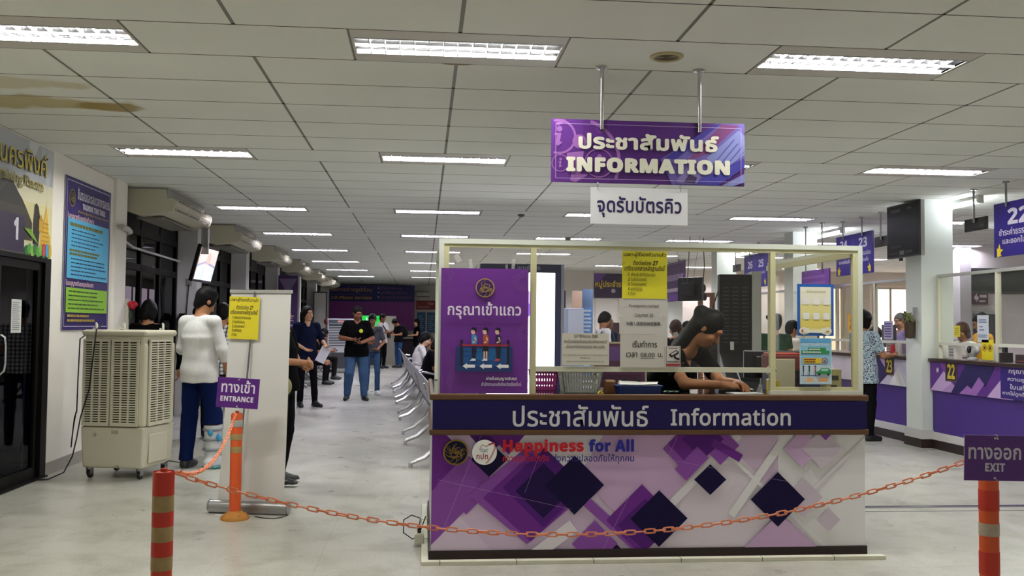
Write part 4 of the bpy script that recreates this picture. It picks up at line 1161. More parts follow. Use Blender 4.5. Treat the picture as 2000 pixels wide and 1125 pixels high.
# ------------------------------------------------------------------ evaporative cooler
def grille_panel(mb, w, h, cols, rows):
    """louvre panel in XZ with its front at y=0, lower-left at origin; material 1 is the dark inside"""
    mb.box(0, w, .012, .02, 0, h, 1)
    b = .022
    mb.box(0, w, -.004, .014, 0, b); mb.box(0, w, -.004, .014, h-b*.9, h); mb.box(0, b, -.004, .014, b, h-b); mb.box(w-b, w, -.004, .014, b, h-b)
    cw = (w-2*b)/cols
    for c in range(1, cols): mb.box(b+c*cw-.008, b+c*cw+.008, -.002, .012, b, h-b)
    rh = (h-2*b)/rows
    for r in range(rows): mb.box(b, w-b, -.001, .012, b+r*rh, b+r*rh+rh*.52)
def make_cooler(name, loc, rz, label, S=1.0, col='#c9c4ae', rows=34, front_rows=None, white=False):
    c = empty(name, loc, rz, label, 'air cooler'); c.scale = (S, S, S)
    BODY = M(col, .5, noise=.05, nscale=6)
    DKI = M('#1f1a16', .8)
    w, d = .60, .55
    mb = MB()
    r = .03
    mb.box(0, w, 0, d, .47, 1.22); mb.box(.01, w-.01, .01, d-.01, 1.2, 1.3)
    mb.build('housing', BODY, c, bevel=.025, seg=3)
    mb = MB(); mb.box(-.012, w+.012, -.012, d+.012, 1.275, 1.335); mb.build('top_cover', BODY, c, bevel=.028, seg=4)
    mb = MB()
    vs = [(.012, .012, .1), (w-.012, .012, .1), (w-.012, d-.012, .1), (.012, d-.012, .1), (-.004, -.004, .47), (w+.004, -.004, .47), (w+.004, d+.004, .47), (-.004, d+.004, .47)]
    mb.add(vs, [(0, 3, 2, 1), (4, 5, 6, 7), (0, 1, 5, 4), (1, 2, 6, 5), (2, 3, 7, 6), (3, 0, 4, 7)])
    mb.build('water_tank', M(col, .45, noise=.06, nscale=5), c, bevel=.02, seg=3)
    mb = MB(); mb.box(w-.004, w+.008, .1, .42, .14, .4); mb.build('tank_door', BODY, c, bevel=.006)
    mb = MB(); mb.cyl((.14, .0, .4), (.14, -.012, .4), .014, n=10); mb.box(.3, .36, -.008, .0, .41, .44); mb.cyl((.36, 0.01, .12), (.36, -.02, .12), .012, n=10)
    mb.build('fittings', M('#a89f86', .5), c)
    for (x0, pw) in ((.015, .262), (.29, .262)):
        mb = MB(); grille_panel(mb, pw, .77, 3, rows)
        mb.add([(pw*.36, -.004, .77), (pw*.64, -.004, .77), (pw*.58, -.004, .787), (pw*.42, -.004, .787), (pw*.36, .02, .77), (pw*.64, .02, .77), (pw*.58, .02, .787), (pw*.42, .02, .787)], [(0, 1, 2, 3), (7, 6, 5, 4), (3, 2, 6, 7), (0, 3, 7, 4), (1, 5, 6, 2)])
        mb.xform(Matrix.Translation((x0, -.016, .478)))
        mb.build('intake_grille', [BODY, DKI], c)
    mb = MB(); grille_panel(mb, .40, .77, 3, rows)
    mb.xform(Matrix.Translation((w+.016, .06, .478)) @ Matrix.Rotation(PI/2, 4, 'Z'))
    mb.build('intake_grille', [BODY, DKI], c)
    for (x, y) in ((.09, .06), (.36, .06), (.12, .45), (.56, .38)):
        mb = MB(); mb.tube([(x, y, 1.33), (x, y, 1.385), (x-.008, y, 1.4)], [.012, .011, .006], 8); mb.tube([(x-.035, y, 1.33), (x-.03, y, 1.348), (x-.008, y, 1.336)], .008, 6)
        mb.build('hook', M('#dedbd0', .5), c, smooth=True)
    for (x, y) in ((.06, .06), (w-.06, .06), (.06, d-.06), (w-.06, d-.06)):
        mb = MB()
        mb.cyl((x, y, .1), (x, y, .085), .03, n=12, mi=1); mb.box(x-.022, x-.016, y-.02, y+.03, .035, .09, 1); mb.box(x+.016, x+.022, y-.02, y+.03, .035, .09, 1)
        mb.lathe([(.012, -.013), (.034, -.012), (.037, 0), (.034, .012), (.012, .013)], c=(x, y+.012, .037), n=18, axis='x')
        st = len(mb.v)
        mb.build('caster', [M('#1a1a1b', .5), STEEL], c, smooth=True)
    return c
cl = make_cooler('air_cooler', (-3.05, 8.84, 0), math.radians(-13.6), 'tall beige evaporative air cooler on casters beside the left wall')
mb = MB()
R_ = Matrix.Translation((-3.05, 8.84, 0)) @ Matrix.Rotation(math.radians(-13.6), 4, 'Z')
def wl(pts): return [R_.inverted() @ Vector(p) for p in pts]
loc = [(.16, .05, 1.39), (.14, -.02, 1.34), (.12, -.03, 1.1), (.09, -.03, .8), (.02, -.04, .55), (-.02, -.03, .35), (-.06, -.02, .2), (-.12, -.05, .06), (-.22, -.12, .008), (-.33, -.2, .008)]
mb.tube(loc, .006, 6); mb.tube([(-.02, .1, 1.3), (-.03, 0, 1.25), (-.02, -.03, .9), (-.03, -.02, .6), (-.05, -.02, .55), (-.07, -.02, .35), (-.075, -.02, .28), (-.06, -.02, .45), (-.03, -.03, .6)], .006, 6)
mb.build('cord', BLACK, cl, smooth=True)

# ------------------------------------------------------------------ back of a roll-up banner stand
rb = empty('roll_up_banner', (-1.27, 7.2, 0), math.radians(-12), 'back of a white roll-up banner stand with grey pole behind the entrance bollard', 'banner stand')
mb = MB(); mb.lathe([(.0, -.3), (.042, -.3), (.042, .3), (0, .3)], c=(0, 0, .05), n=18, axis='x'); mb.box(-.3, .3, -.04, .05, .008, .05)
mb.build('base', M('#a3a3a3', .35, metal=.8), rb, smooth=True, bevel=.003)
mb = MB(); mb.lathe([(.0, -.306), (.047, -.306), (.047, -.296), (0, -.296)], c=(0, 0, .05), n=18, axis='x'); mb.lathe([(.0, .296), (.047, .296), (.047, .306), (0, .306)], c=(0, 0, .05), n=18, axis='x'); mb.build('end_cap', M('#8b8b8b', .5), rb, smooth=True)
mb = MB(); mb.box(-.3, -.2, -.02, .02, 0, .012); mb.box(.2, .3, -.02, .02, 0, .012); mb.build('foot', M('#6b6b6b', .5), rb)
mb = MB(); N = 12
for i in range(N):
    z0 = .09+1.55*i/N; z1 = .09+1.55*(i+1)/N
    f = lambda z: .02+.012*math.sin(z*3)
    w0, w1 = .254-.022*(z0/1.6), .254-.022*(z1/1.6); c0, c1 = .036*z0, .036*z1
    mb.add([(c0-w0, f(z0), z0), (c0+w0, f(z0), z0), (c1+w1, f(z1), z1), (c1-w1, f(z1), z1), (c0-w0, f(z0)+.002, z0), (c0+w0, f(z0)+.002, z0), (c1+w1, f(z1)+.002, z1), (c1-w1, f(z1)+.002, z1)], [(0, 1, 2, 3), (7, 6, 5, 4), (0, 3, 7, 4), (1, 5, 6, 2)])
mb.build('banner_sheet', M('#d3d1cd', .6, noise=.03, nscale=2), rb)
mb = MB(); mb.box(-.18, .295, -.005, .03, 1.63, 1.655); mb.build('top_rail', M('#b0b0ae', .4, metal=.6), rb)
mb = MB(); mb.cyl((-.095, -.02, .08), (.015, -.004, 1.64), .007, n=8); mb.build('pole', M('#7d7d80', .35, metal=.8), rb)
def yb_art(A): yel(A, A.W, A.H)
yb = board('notice', (-.185, -.016, 1.29), (1, 0, -.03), (.03, 0, 1), .235, .315, .001, M('#d9c81f', .55), art=yb_art, label='yellow Thai notice taped on the back of the roll-up banner', cat='notice')
yb.matrix_world = Matrix.Translation((-1.27, 7.2, 0)) @ Matrix.Rotation(math.radians(-12), 4, 'Z')

# ------------------------------------------------------------------ bollards, signs and chain
ORG, RED_, RFL = M('#d9561f', .45), M('#c8331f', .5), M('#a58a5a', .45, noise=.2, nscale=30)
def bollard(name, loc, H, bands, base, label, top=ORG, tilt=0.0):
    t = empty(name, loc, 0, label, 'bollard', 'traffic bollards'); t.rotation_euler = (0, tilt, 0)
    mb = MB(); r = .041
    mb.lathe([(r+.006, .0), (r+.001, .05), (r, .1), (r, H-.02), (r-.004, H-.01), (r-.012, H-.006), (.014, H-.004), (.014, H+.008), (0, H+.008)], n=28)
    mb.build('post', top, t, smooth=True)
    for (z0, z1, m) in bands:
        b = MB(); b.lathe([(r+.0012, z0), (r+.0018, z0+.002), (r+.0018, z1-.002), (r+.0012, z1)], n=28, caps=False)
        b.build('reflective_band', m, t, smooth=True, fix=True)
    b = MB(); b.lathe([(.1, 0), (.1, .012), (.085, .03), (.06, .045), (.047, .06), (.04, .06)], n=28, caps=False)
    for q in range(4):
        a = q*PI/2+.6; b.ellip((.076*math.cos(a), .076*math.sin(a), .028), (.014, .014, .012), 8, 6)
    b.build('base', base, t, smooth=True)
    return t
GRY = M('#a9a8a6', .45, noise=.15, nscale=25)
b1 = bollard('bollard', (-1.048, 4.0, 0), .8, [(.7, .795, RED_), (.635, .7, RFL), (.515, .575, RFL), (.4, .455, RFL), (.575, .635, RED_), (.455, .515, RED_), (.28, .33, RFL)], M('#c98a2c', .6), 'red bollard with khaki bands at the lower left, no sign on it', M('#cc4320', .5))
b2 = bollard('bollard', (-1.332, 7.0, 0), .765, [(.66, .71, GRY), (.565, .61, RFL), (.475, .52, RFL)], M('#b8792a', .6, noise=.15, nscale=12), 'orange bollard carrying the ENTRANCE sign in front of the roll-up banner')
b3 = bollard('bollard', (2.5, 4.0, 0), .79, [(.61, .7, RED_), (.5, .555, M('#b7a794', .5, noise=.2, nscale=25)), (.33, .43, RED_)], M('#c98a2c', .6), 'orange bollard carrying the EXIT sign at the lower right', ORG)
def bsign(loc, W, H, art, tilt, label, rz=0):
    t = empty('bollard_sign', loc, rz, label, 'sign', 'purple signs on the bollards'); t.rotation_euler = (0, tilt, rz)
    board('sign_panel', (-W/2, 0, -H/2), (1, 0, 0), (0, 0, 1), W, H, .004, M('#531a77', .4), t, art, edge=M('#b9a9c4', .5))
    mb = MB()
    for z in (H/2-.012, -H/2+.012):
        mb.cyl((0, -.004, z), (0, .01, z), .005, n=8); mb.tube([(0.0, -.004, z), (.012, -.004, z+.012 if z > 0 else z-.01), (.004, .006, z+.016 if z > 0 else z-.014)], .0015, 5)
    mb.build('fixing_wire', M('#c9c3bd', .4), t)
    return t
def ent_art(A):
    LT = M('#dfd6e4', .5)
    A.text('ทางเข้า', .03, .108, A.W-.03, .2, LT, .018); A.text('ENTRANCE', .028, .045, A.W-.035, .083, LT, .02)
def ex_art(A):
    LT = M('#cfc6d4', .5)
    A.text('ทางออก', .018, .092, A.W-.018, .145, LT, .022); A.text('EXIT', .095, .04, A.W-.092, .077, LT, .022)
    A.disc(A.W/2+.012, A.H-.014, .004, M('#d8d0d8', .5), n=10)
bsign((-1.318, 6.945, .905), .295, .215, ent_art, math.radians(3.5), 'small purple ENTRANCE sign on the bollard by the roll-up banner')
bsign((2.495, 3.945, .845), .279, .197, ex_art, math.radians(1.3), 'small purple EXIT sign on the right-hand bollard')

def chain(P0, P1, sag, pitch, name, label, lw=.0075, rr=.0034):
    P0, P1 = Vector(P0), Vector(P1)
    pts = []
    n = 400
    def pos(t): return P0.lerp(P1, t)-Vector((0, 0, 4*sag*t*(1-t)))
    acc = 0; prev = pos(0); marks = [0.0]
    for i in range(1, n+1):
        p = pos(i/n); acc += (p-prev).length; prev = p
        if acc >= pitch: marks.append(i/n); acc -= pitch
    mb = MB()
    for k in range(len(marks)-1):
        a, b = pos(marks[k]), pos(marks[k+1]); d = (b-a).normalized()
        side = d.cross(Vector((0, 0, 1))).normalized(); up = side.cross(d)
        ang = (0.35 if k % 2 == 0 else PI/2+0.35)+.25*math.sin(k*.9)
        w = side*math.cos(ang)+up*math.sin(ang)
        c = (a+b)/2; hl = pitch/2+.0035
        loop = []
        for i in range(12):
            t = 2*PI*i/12
            ct, st_ = math.cos(t), math.sin(t)
            x = (hl-lw)*(1 if ct > 0 else -1)+lw*ct if abs(ct) > .01 else 0
            loop.append(c+d*x+w*(lw*st_*1.15))
        mb.tube(loop, rr, 6, closed=True)
    o = mb.build(name, M('#ffa078', .4, spec=.4), smooth=True, fix=False)
    return tag(o, label, 'chain', 'orange plastic chains')
chain((-1.0, 4.0, .785), (2.44, 4.0, .84), .29, .042, 'plastic_chain', 'long orange plastic chain sagging across the front of the information desk')
chain((-1.0, 4.02, .79), (-1.33, 6.95, .76), .14, .04, 'plastic_chain', 'short orange plastic chain between the left bollard and the ENTRANCE bollard')
mb = MB(); mb.tube([(-1.05, 4.0, .808), (-1.045, 4.0, .83), (-1.03, 4.0, .838), (-.99, 4.02, .828), (-.97, 4.03, .81), (-.985, 4.0, .79)], .0022, 6)
mb.build('wire_tie', BLACK, b1).matrix_parent_inverse = Matrix.Translation((-1.048, 4.0, 0)).inverted()
# white cord and card left on the floor by the entrance bollard
mb = MB(); mb.tube([(-1.2, 7.06, .004), (-1.12, 7.0, .004), (-1.05, 6.98, .004), (-1.0, 7.03, .004), (-.97, 7.1, .004)], .004, 5)
tag(mb.build('floor_cable', BLACK), 'thin dark cable lying on the floor beside the entrance bollard base', 'cable')
mb = MB(); mb.box(-1.5, -1.41, 7.1, 7.15, 0, .006); tag(mb.build('card', M('#cfcdc8', .6)), 'white card on the floor under the roll-up banner base', 'card')
# ------------------------------------------------------------------ service counter along the right
LILAC = M('#cdb9d8', .5)
def counter_unit(y0, y1, seed, label, pale=False):
    """counter running along y, front facing -x"""
    t = empty('service_counter', (6.05, (y0+y1)/2, 0), 0, label, 'counter', 'service counter sections')
    c = (y0+y1)/2; a, b = y0-c, y1-c
    mb = MB(); mb.box(.03, .6, a, b, .19, 1.03); mb.build('body', M('#43237f', .5), t)
    mb = MB(); mb.box(.0, .5, a, b, 0, .105); mb.build('kickboard', M('#241514', .5), t)
    mb = MB(); mb.box(.012, .5, a, b, .105, .195); mb.build('baseboard', M('#cfccca', .55), t)
    mb = MB(); mb.box(-.03, .7, a, b, 1.03, 1.07); mb.build('top', M('#33201b', .35), t, bevel=.006)
    def art(A):
        W, H = A.W, A.H
        P1, P2, DK, L1, L2 = M('#5b2586', .5), M('#7a3a9c', .5), M('#1d1054', .5), M('#c3a4d4', .5), M('#9a66b4', .5)
        if pale: A.rect(0, 0, W, H, M('#d5cfe0', .5))
        else: A.rect(0, 0, W, H, P1)
        for x in ((.0, 1.15, 2.2, 3.1) if not pale else (.2, 2.2)):
            if pale:
                A.poly([(x, H), (x+.5, H), (x+.75, H*.45), (x+.5, 0), (x+.2, 0), (x, H*.5)], DK); A.poly([(x+.5, H), (x+.75, H), (x+1.0, H*.4), (x+.8, H*.3)], L1); A.poly([(x+.75, 0), (x+1.0, .25), (x+1.2, 0)], WHITE); continue
            A.poly([(x, 0), (x+.3, H*.72), (x+.6, 0)], L1); A.poly([(x+.25, 0), (x+.47, H*.34), (x+.66, 0)], M('#b08cc6', .5))
            A.poly([(x+.45, 0), (x+.75, H), (x+1.0, H), (x+1.2, .3), (x+.9, 0)], DK); A.poly([(x+.2, H), (x+.3, H*.7), (x+.5, H)], P2)
            A.poly([(x+1.0, H), (x+1.3, H), (x+1.12, H*.3), (x+.9, H*.55)], DK) if x+1.3 < W else None
            if x+1.1 < W: A.poly([(x+.62, 0), (x+.78, H*.3), (x+.86, H*.2), (x+1.0, H*.62), (x+1.1, H*.4), (x+.95, 0)], L2)
        if not pale: A.disc(.18, H-.09, .028, M('#d8d2de', .5)); A.ring(.18, H-.09, .018, .005, P1, 14)
    board('front_panel', (.0, b, .69), (0, -1, 0), (0, 0, 1), b-a, .335, .03, P_PANEL, t, art)
    return t
P_PANEL = M('#5b2586', .5)
counter_unit(6.0, 10.835, 1, 'purple counter with lilac triangles nearest the viewer, numbered 22')
counter_unit(11.215, 14.795, 2, 'counter section beyond the near column with a pale front, numbered 23', True)
counter_unit(15.175, 18.795, 3, 'counter section far down the hall, mostly hidden behind the desk screen', True)
def nplate(n, y, label):
    def art(A):
        A.frame(.006, .006, A.W-.006, A.H-.006, .006, M('#8b7a3a', .5)); A.text(n, .045, .03, A.W-.045, A.H-.04, M('#d2b62a', .5), .02)
    board('number_plate', (6.046, y, .815), (0, -1, 0), (0, 0, 1), .245, .245, .004, M('#1b0c33', .45), art=art, label=label, cat='number plate')
nplate('22', 10.5, 'dark plate with a yellow 22 on the purple counter front')
nplate('23', 11.95, 'dark plate with a yellow 23 on the counter beyond the column')
def bt(A):
    LT = M('#cfc9dc', .5)
    for i, (s, a, b) in enumerate((('กรุณาตรวจสอบ', .15, .85), ('ความถูกต้องของ', .13, .87), ('ใบเสร็จรับเงิน', .17, .83), ('หากไม่ถูกต้อง โปรดทักท้วง', .04, .98))):
        A.text(s, a*A.W, (.76-.225*i)*A.H, b*A.W, (.93-.225*i)*A.H, LT, .022)
board('notice_board', (6.044, 9.44, .7), (0, -1, 0), (0, 0, 1), .95, .33, .004, M('#2d1674', .45), art=bt, label='deep blue panel of white Thai lettering on the counter front', cat='sign')

# clear screens standing on the counter
def counter_glass(y0, y1, posts, label):
    t = empty('counter_glass', (6.15, (y0+y1)/2, 1.07), 0, label, 'glass screen', 'glass screens on the service counter'); c = (y0+y1)/2
    CR = M('#d9d5c2', .45)
    mb = MB(); mb.box(-.02, .02, y0-c, y1-c, .965, 1.0); mb.build('top_rail', M('#c3c3c0', .4, metal=.3), t)
    mb = MB(); mb.box(-.02, .02, y0-c, y1-c, .16, .195); mb.build('lower_rail', M('#dcdad0', .45), t)
    for p in posts:
        mb = MB(); mb.box(-.022, .022, p-c-.022, p-c+.022, 0, .965); mb.build('post', CR, t)
    mb = MB(); mb.add([(0, y0-c, .195), (0, y1-c, .195), (0, y1-c, .965), (0, y0-c, .965)], [(0, 1, 2, 3)]); mb.build('pane', glass('counter_pane', (.88, .9, .84), .6, .03, dirt=.05), t, fix=False)
    for i in range(len(posts)-1):
        a, b = posts[i]-c+.03, posts[i+1]-c-.03
        if i % 2 == 0:
            mb = MB(); mb.box(-.012, .012, a, a+.45, .0, .16); mb.build('lower_pane', glass('counter_pane', (.88, .9, .84), .6, .03, dirt=.05), t)
    return t
counter_glass(6.0, 10.82, [6.02, 7.2, 8.45, 9.63, 10.8], 'clear screen in cream frame on the counter numbered 22')
counter_glass(11.23, 14.78, [11.25, 12.4, 13.6, 14.76], 'clear screen on the counter section beyond the near column')
counter_glass(15.2, 18.78, [15.22, 16.4, 17.6, 18.76], 'clear screen on the farthest counter section')

def hang(y_hi, y_lo, z0, z1, art, label, poles, m=None, name='hanging_sign', x=6.13, group='blue counter number signs'):
    t = empty(name, (x, (y_hi+y_lo)/2, ZC), 0, label, 'hanging sign', group); c = (y_hi+y_lo)/2
    board('sign_panel', (-.012, y_hi-c, z0-ZC), (0, -1, 0), (0, 0, 1), y_hi-y_lo, z1-z0, .024, m or M('#2a1a7c', .4), t, art)
    for p in poles:
        mb = MB(); mb.cyl((-.026, p-c, 0), (-.026, p-c, z1-ZC-.05), .012, n=8); mb.cyl((-.026, p-c, 0), (-.026, p-c, -.015), .035, n=12); mb.build('rod', STEEL, t)
    return t
def arrow(A, x, y, s, fl=1):
    A.poly([(x-fl*.5*s, y-.9*s), (x+fl*.55*s, y-.75*s), (x+fl*.3*s, y-.35*s), (x+fl*.95*s, y+.15*s), (x+fl*.35*s, y+.2*s), (x+fl*.1*s, y+1.0*s), (x-fl*.25*s, y+.25*s), (x-fl*.55*s, y+.45*s), (x-fl*.5*s, y-.3*s)], M('#e6d02a', .5))
def s22(A):
    LT = M('#d4cfe2', .5)
    A.text('22', .24, .33, .6, .5, LT, .02); A.text('ชำระค่าธรรมเนียม', .09, .22, .78, .3, LT, .018); A.text('และออกใบเสร็จ', .15, .13, .72, .2, LT, .018); arrow(A, .09, .065, .075)
hang(9.64, 8.5, 2.193, 2.765, s22, 'blue hanging counter sign with a white 22 and yellow arrow at the right edge', (9.4, 8.75))
def s2324(A):
    LT = M('#d4cfe2', .5)
    A.text('24', .13, .39, .37, .51, LT, .018); A.text('23', .73, .37, .99, .51, LT, .018); A.rect(.555, 0, .56, A.H, M('#8f86c0', .5))
    for x in (.04, .6): A.text('ชำระค่าธรรมเนียม', x, .26, x+.5, .33, LT, .012); A.text('และออกใบเสร็จ', x+.05, .17, x+.43, .23, LT, .012)
    arrow(A, .1, .07, .07); arrow(A, A.W-.08, .08, .07, -1)
hang(13.56, 12.42, 2.19, 2.77, s2324, 'blue hanging counter sign numbered 24 and 23', (13.3, 12.7))
def s2526(A):
    LT = M('#cfc9dc', .5)
    A.text('26', .2, .36, .46, .5, LT, .018); A.text('25', .78, .36, 1.04, .5, LT, .018); A.rect(.595, 0, .6, A.H, M('#8f86c0', .5))
    for x in (.06, .66): A.text('ชำระค่าธรรมเนียม', x, .24, x+.46, .3, LT, .012)
    arrow(A, A.W-.09, .09, .07, -1)
hang(17.63, 16.42, 2.17, 2.785, s2526, 'blue hanging counter sign numbered 26 and 25, seen through the desk screen', (17.3, 16.8))
def led(y, label):
    t = hang(y+.21, y-.21, 2.52, 2.66, lambda A: A.rect(.3, .03, .37, .06, M('#4a4440', .5)), label, (y,), M('#0c0c0e', .3), 'queue_display', group='small black queue displays')
led(9.99, 'small black queue display hanging beside the 22 sign'); led(12.15, 'small black queue display hanging right of the 24 and 23 sign')
led(18.1, 'small black queue display left of the 26 and 25 sign, through the desk screen')
# big queue screen on the column
sc = empty('queue_screen', (5.9, 11.08, 2.63), 0, 'large black queue screen mounted high on the near column', 'screen')
def scart(A):
    A.rect(.02, .02, A.W-.02, A.H-.02, M('#050506', .35, spec=.2))
    G = M('#4c4a4c', .5)
    A.lines(.1, A.H-.1, .34, A.H-.05, 1, G, .8, 1, .1); A.lines(.5, A.H-.09, .62, A.H-.05, 1, G, .8, 2, .1); A.lines(.08, .12, .36, .16, 1, G, .8, 3, .1); A.lines(.06, .05, .3, .07, 1, G, .7, 4, .1)
    A.rect(.32, .035, .43, .085, M('#8d8b8c', .5)); A.rect(.47, .05, .62, .08, G)
board('screen', (-.045, .41, -.335), (0, -1, 0), (0, 0, 1), .8, .665, .012, M('#0a0a0b', .3), sc, scart)
mb = MB(); mb.box(-.032, .015, -.39, .41, -.335, .33); mb.build('casing', M('#a8a8a4', .4), sc)
mb = MB(); mb.box(.015, .05, -.12, .12, -.15, .15); mb.box(-.02, .0, .1, .16, -.37, -.335); mb.build('bracket', M('#2a2a2c', .4), sc)
# planter on the column
pl = empty('hanging_planter', (5.93, 10.98, 1.4), 0, 'dark planter with drooping leaves hung on the near column', 'planter')
mb = MB(); mb.lathe([(.02, -.1), (.05, -.09), (.062, .0), (.066, .1), (.05, .12)], c=(-.055, 0, 0), n=16); mb.build('pot', M('#3b2d1c', .6), pl, smooth=True)
mb = MB(); rnd = random.Random(9)
for i in range(16):
    a = rnd.uniform(1.2, 5.0); L = rnd.uniform(.1, .2); b = rnd.uniform(-.2, 1.2)
    p0 = Vector((-.055, 0, .1)); p1 = p0+Vector((math.cos(a)*L*.5, math.sin(a)*L*.6, L*.5*b+.05)); p2 = p0+Vector((math.cos(a)*L*.8, math.sin(a)*L, L*.3*b-.02))
    s_ = Vector((-math.sin(a), math.cos(a), .3))*.016
    mb.add([p0, p1-s_, p2, p1+s_], [(0, 1, 2, 3)])
mb.build('leaves', M('#59602a', .5), pl, fix=False)
mb = MB(); mb.box(.0, .018, -.05, .03, -.1, .28); mb.build('back_plate', M('#9f9da0', .5), pl)
# umbrella hooked on the screen rail
um = empty('umbrella', (6.115, 14.6, 2.05), 0, 'folded beige umbrella hooked on the rail of the far counter screen', 'umbrella')
mb = MB(); mb.tube([(.04, 0, .02), (.03, 0, .06), (-.01, 0, .08), (-.045, 0, .05), (-.05, 0, -.02), (-.05, 0, -.25)], .011, 8); mb.build('handle', M('#a89f86', .5), um, smooth=True)
mb = MB(); mb.lathe([(.016, -.22), (.04, -.25), (.045, -.35), (.065, -.5), (.03, -.62), (.0, -.66)], c=(-.05, 0, 0), n=10); mb.build('canopy', M('#8b8577', .6), um)
# notices and things on the near counter
def rb_(name, y_hi, z0, W, H, col, art, label, x=6.125, cat='notice'):
    return board(name, (x, y_hi, z0), (0, -1, 0), (0, 0, 1), W, H, .002, M(col, .5), art=art, label=label, cat=cat)
rb_('notice', 9.98, 1.275, .21, .3, '#d6dbe8', lambda A: (A.lines(.03, A.H-.09, A.W-.03, A.H-.04, 2, M('#6a77a8', .6), .5, 1, .4), A.lines(.04, .12, A.W-.04, .19, 2, M('#6a77a8', .6), .4, 2, .5), A.lines(.02, .05, A.W-.02, .09, 2, M('#6a77a8', .6), .5, 3, .2)), 'white typed notice on the glass of the near counter')
def nosmoke(A):
    for x in (.055, .155):
        A.ring(x, .13, .036, .007, M('#8a4a1a', .5)); A.rect(x-.018, .112, x+.018, .148, M('#4a2a10', .5)); A.line([(x-.024, .106), (x+.024, .154)], .006, M('#8a4a1a', .5))
rb_('notice', 9.9, 1.085, .21, .22, '#ecd81e', nosmoke, 'yellow sign with two prohibition circles on the near counter glass')
rb_('notice', 10.45, 1.33, .13, .13, '#e2d24e', lambda A: A.lines(.02, .02, .11, .11, 4, M('#8a7a20', .6), .4, 1), 'small yellow slip on the near counter glass')
rb_('notice', 12.12, 1.28, .24, .24, '#b9b0cc', lambda A: A.lines(.02, .02, .22, .22, 6, M('#5a4a88', .6), .55, 4, .15), 'pale violet sheet on the glass beyond the near column')
rb_('notice', 13.2, 1.33, .28, .3, '#dca62e', lambda A: A.text('23', .06, .08, .2, .22, M('#9a5a1a', .5), .02), 'orange number sheet on the counter glass behind the desk screen')
def cbox(name, x, y, w, d, h, cols, label, cat, z=1.07, stripes=0, bev=.003):
    mb = MB(); mb.box(-w/2, w/2, -d/2, d/2, 0, h)
    for i in range(stripes): mb.box(-w/2-.001, -w/2+.01, -d/2+.02, d/2-.02, h*(.2+.6*i/max(1, stripes)), h*(.2+.6*i/max(1, stripes))+h*.12, 1)
    o = mb.build(name, [M(c, .5) for c in cols]); o.location = (x, y, z); return tag(o, label, cat)
mb = MB(); mb.lathe([(.05, 0), (.055, .02), (.03, .03), (.045, .05), (.075, .09), (.08, .13), (.06, .18), (.03, .2), (0, .205)], n=20); mb.ellip((-.062, -.034, .12), (.024, .03, .042), 12, 8, mi=1)
o = mb.build('webcam', [M('#dfe0e4', .35), M('#0e0e12', .2)], smooth=True); o.location = (6.2, 10.2, 1.07); tag(o, 'white round camera standing on the near counter', 'camera')
cbox('tissue_box', 6.2, 10.55, .1, .12, .17, ['#cfc9c4', '#8a8488'], 'white printed box on the near counter, at the column', 'box', stripes=3)
cbox('leaflet_holder', 6.24, 9.9, .06, .16, .16, ['#e1e1e6', '#9aa0b0'], 'clear leaflet stand on the near counter', 'stand', stripes=2)
mb = MB(); mb.lathe([(.035, 0), (.035, .1), (.03, .12), (.01, .125), (.01, .15)], n=14); mb.box(-.04, .006, -.008, .008, .15, .162)
o = mb.build('pump_bottle', M('#d8cf5a', .35), smooth=True); o.location = (6.3, 10.7, 1.07); tag(o, 'yellow hand gel pump bottle on the near counter', 'bottle')
mb = MB(); mb.ellip((0, 0, .1), (.05, .07, .1), 12, 8); mb.ellip((0, .05, .2), (.03, .03, .06), 10, 8); o = mb.build('black_bag', M('#0f0f12', .5), smooth=True); o.location = (6.32, 10.05, 1.07); tag(o, 'black pouch standing on the near counter', 'bag')
cbox('card_reader', 6.2, 9.6, .12, .1, .1, ['#2a2426', '#6a3a3a'], 'dark card reader on the near counter', 'card reader', stripes=1)
cbox('desk_tray', 6.22, 9.15, .2, .3, .09, ['#3a2a30', '#8a4a4a'], 'dark red tray on the near counter at the picture edge', 'tray', stripes=1)
cbox('medicine_box', 6.2, 12.5, .1, .2, .12, ['#d8dae6', '#3a4fae'], 'white and blue box on the counter beyond the column', 'box', stripes=2)
cbox('leaflet_stack', 6.2, 12.0, .1, .22, .18, ['#c8c0b8', '#8a6a5a'], 'stack of leaflets on the counter beyond the column', 'leaflets', stripes=3)
cbox('poster_stand', 6.22, 11.6, .05, .16, .2, ['#b8bac4', '#4a4f66'], 'small poster stand close behind the near column', 'stand', stripes=2)

# bare batten lamps over the service counter
def batten(x, y, along, label):
    t = empty('batten_lamp', (x, y, ZC), 0 if along == 'y' else PI/2, label, 'ceiling light', 'bare batten lamps over the office')
    mb = MB(); mb.box(-.03, .03, -.62, .62, -.04, 0); mb.box(-.035, .035, -.64, -.6, -.09, 0); mb.box(-.035, .035, .6, .64, -.09, 0); mb.build('batten', M('#dcdcd6', .4), t)
    mb = MB(); mb.cyl((0, -.6, -.072), (0, .6, -.072), .018, n=8, caps=False); mb.build('tube', M('#f2f8ff', .4, emit=BATTEN_E, name='batten_tube'), t, fix=False)
batten(6.45, 11.05, 'y', 'bare fluorescent batten beside the near column')
batten(6.45, 14.7, 'y', 'bare fluorescent batten beside the second column')
batten(6.45, 18.7, 'y', 'bare fluorescent batten beside the third column')
batten(11.5, 18.5, 'y', 'bare fluorescent batten deep in the office')
batten(8.9, 13.0, 'y', 'bare fluorescent batten over the middle of the office')

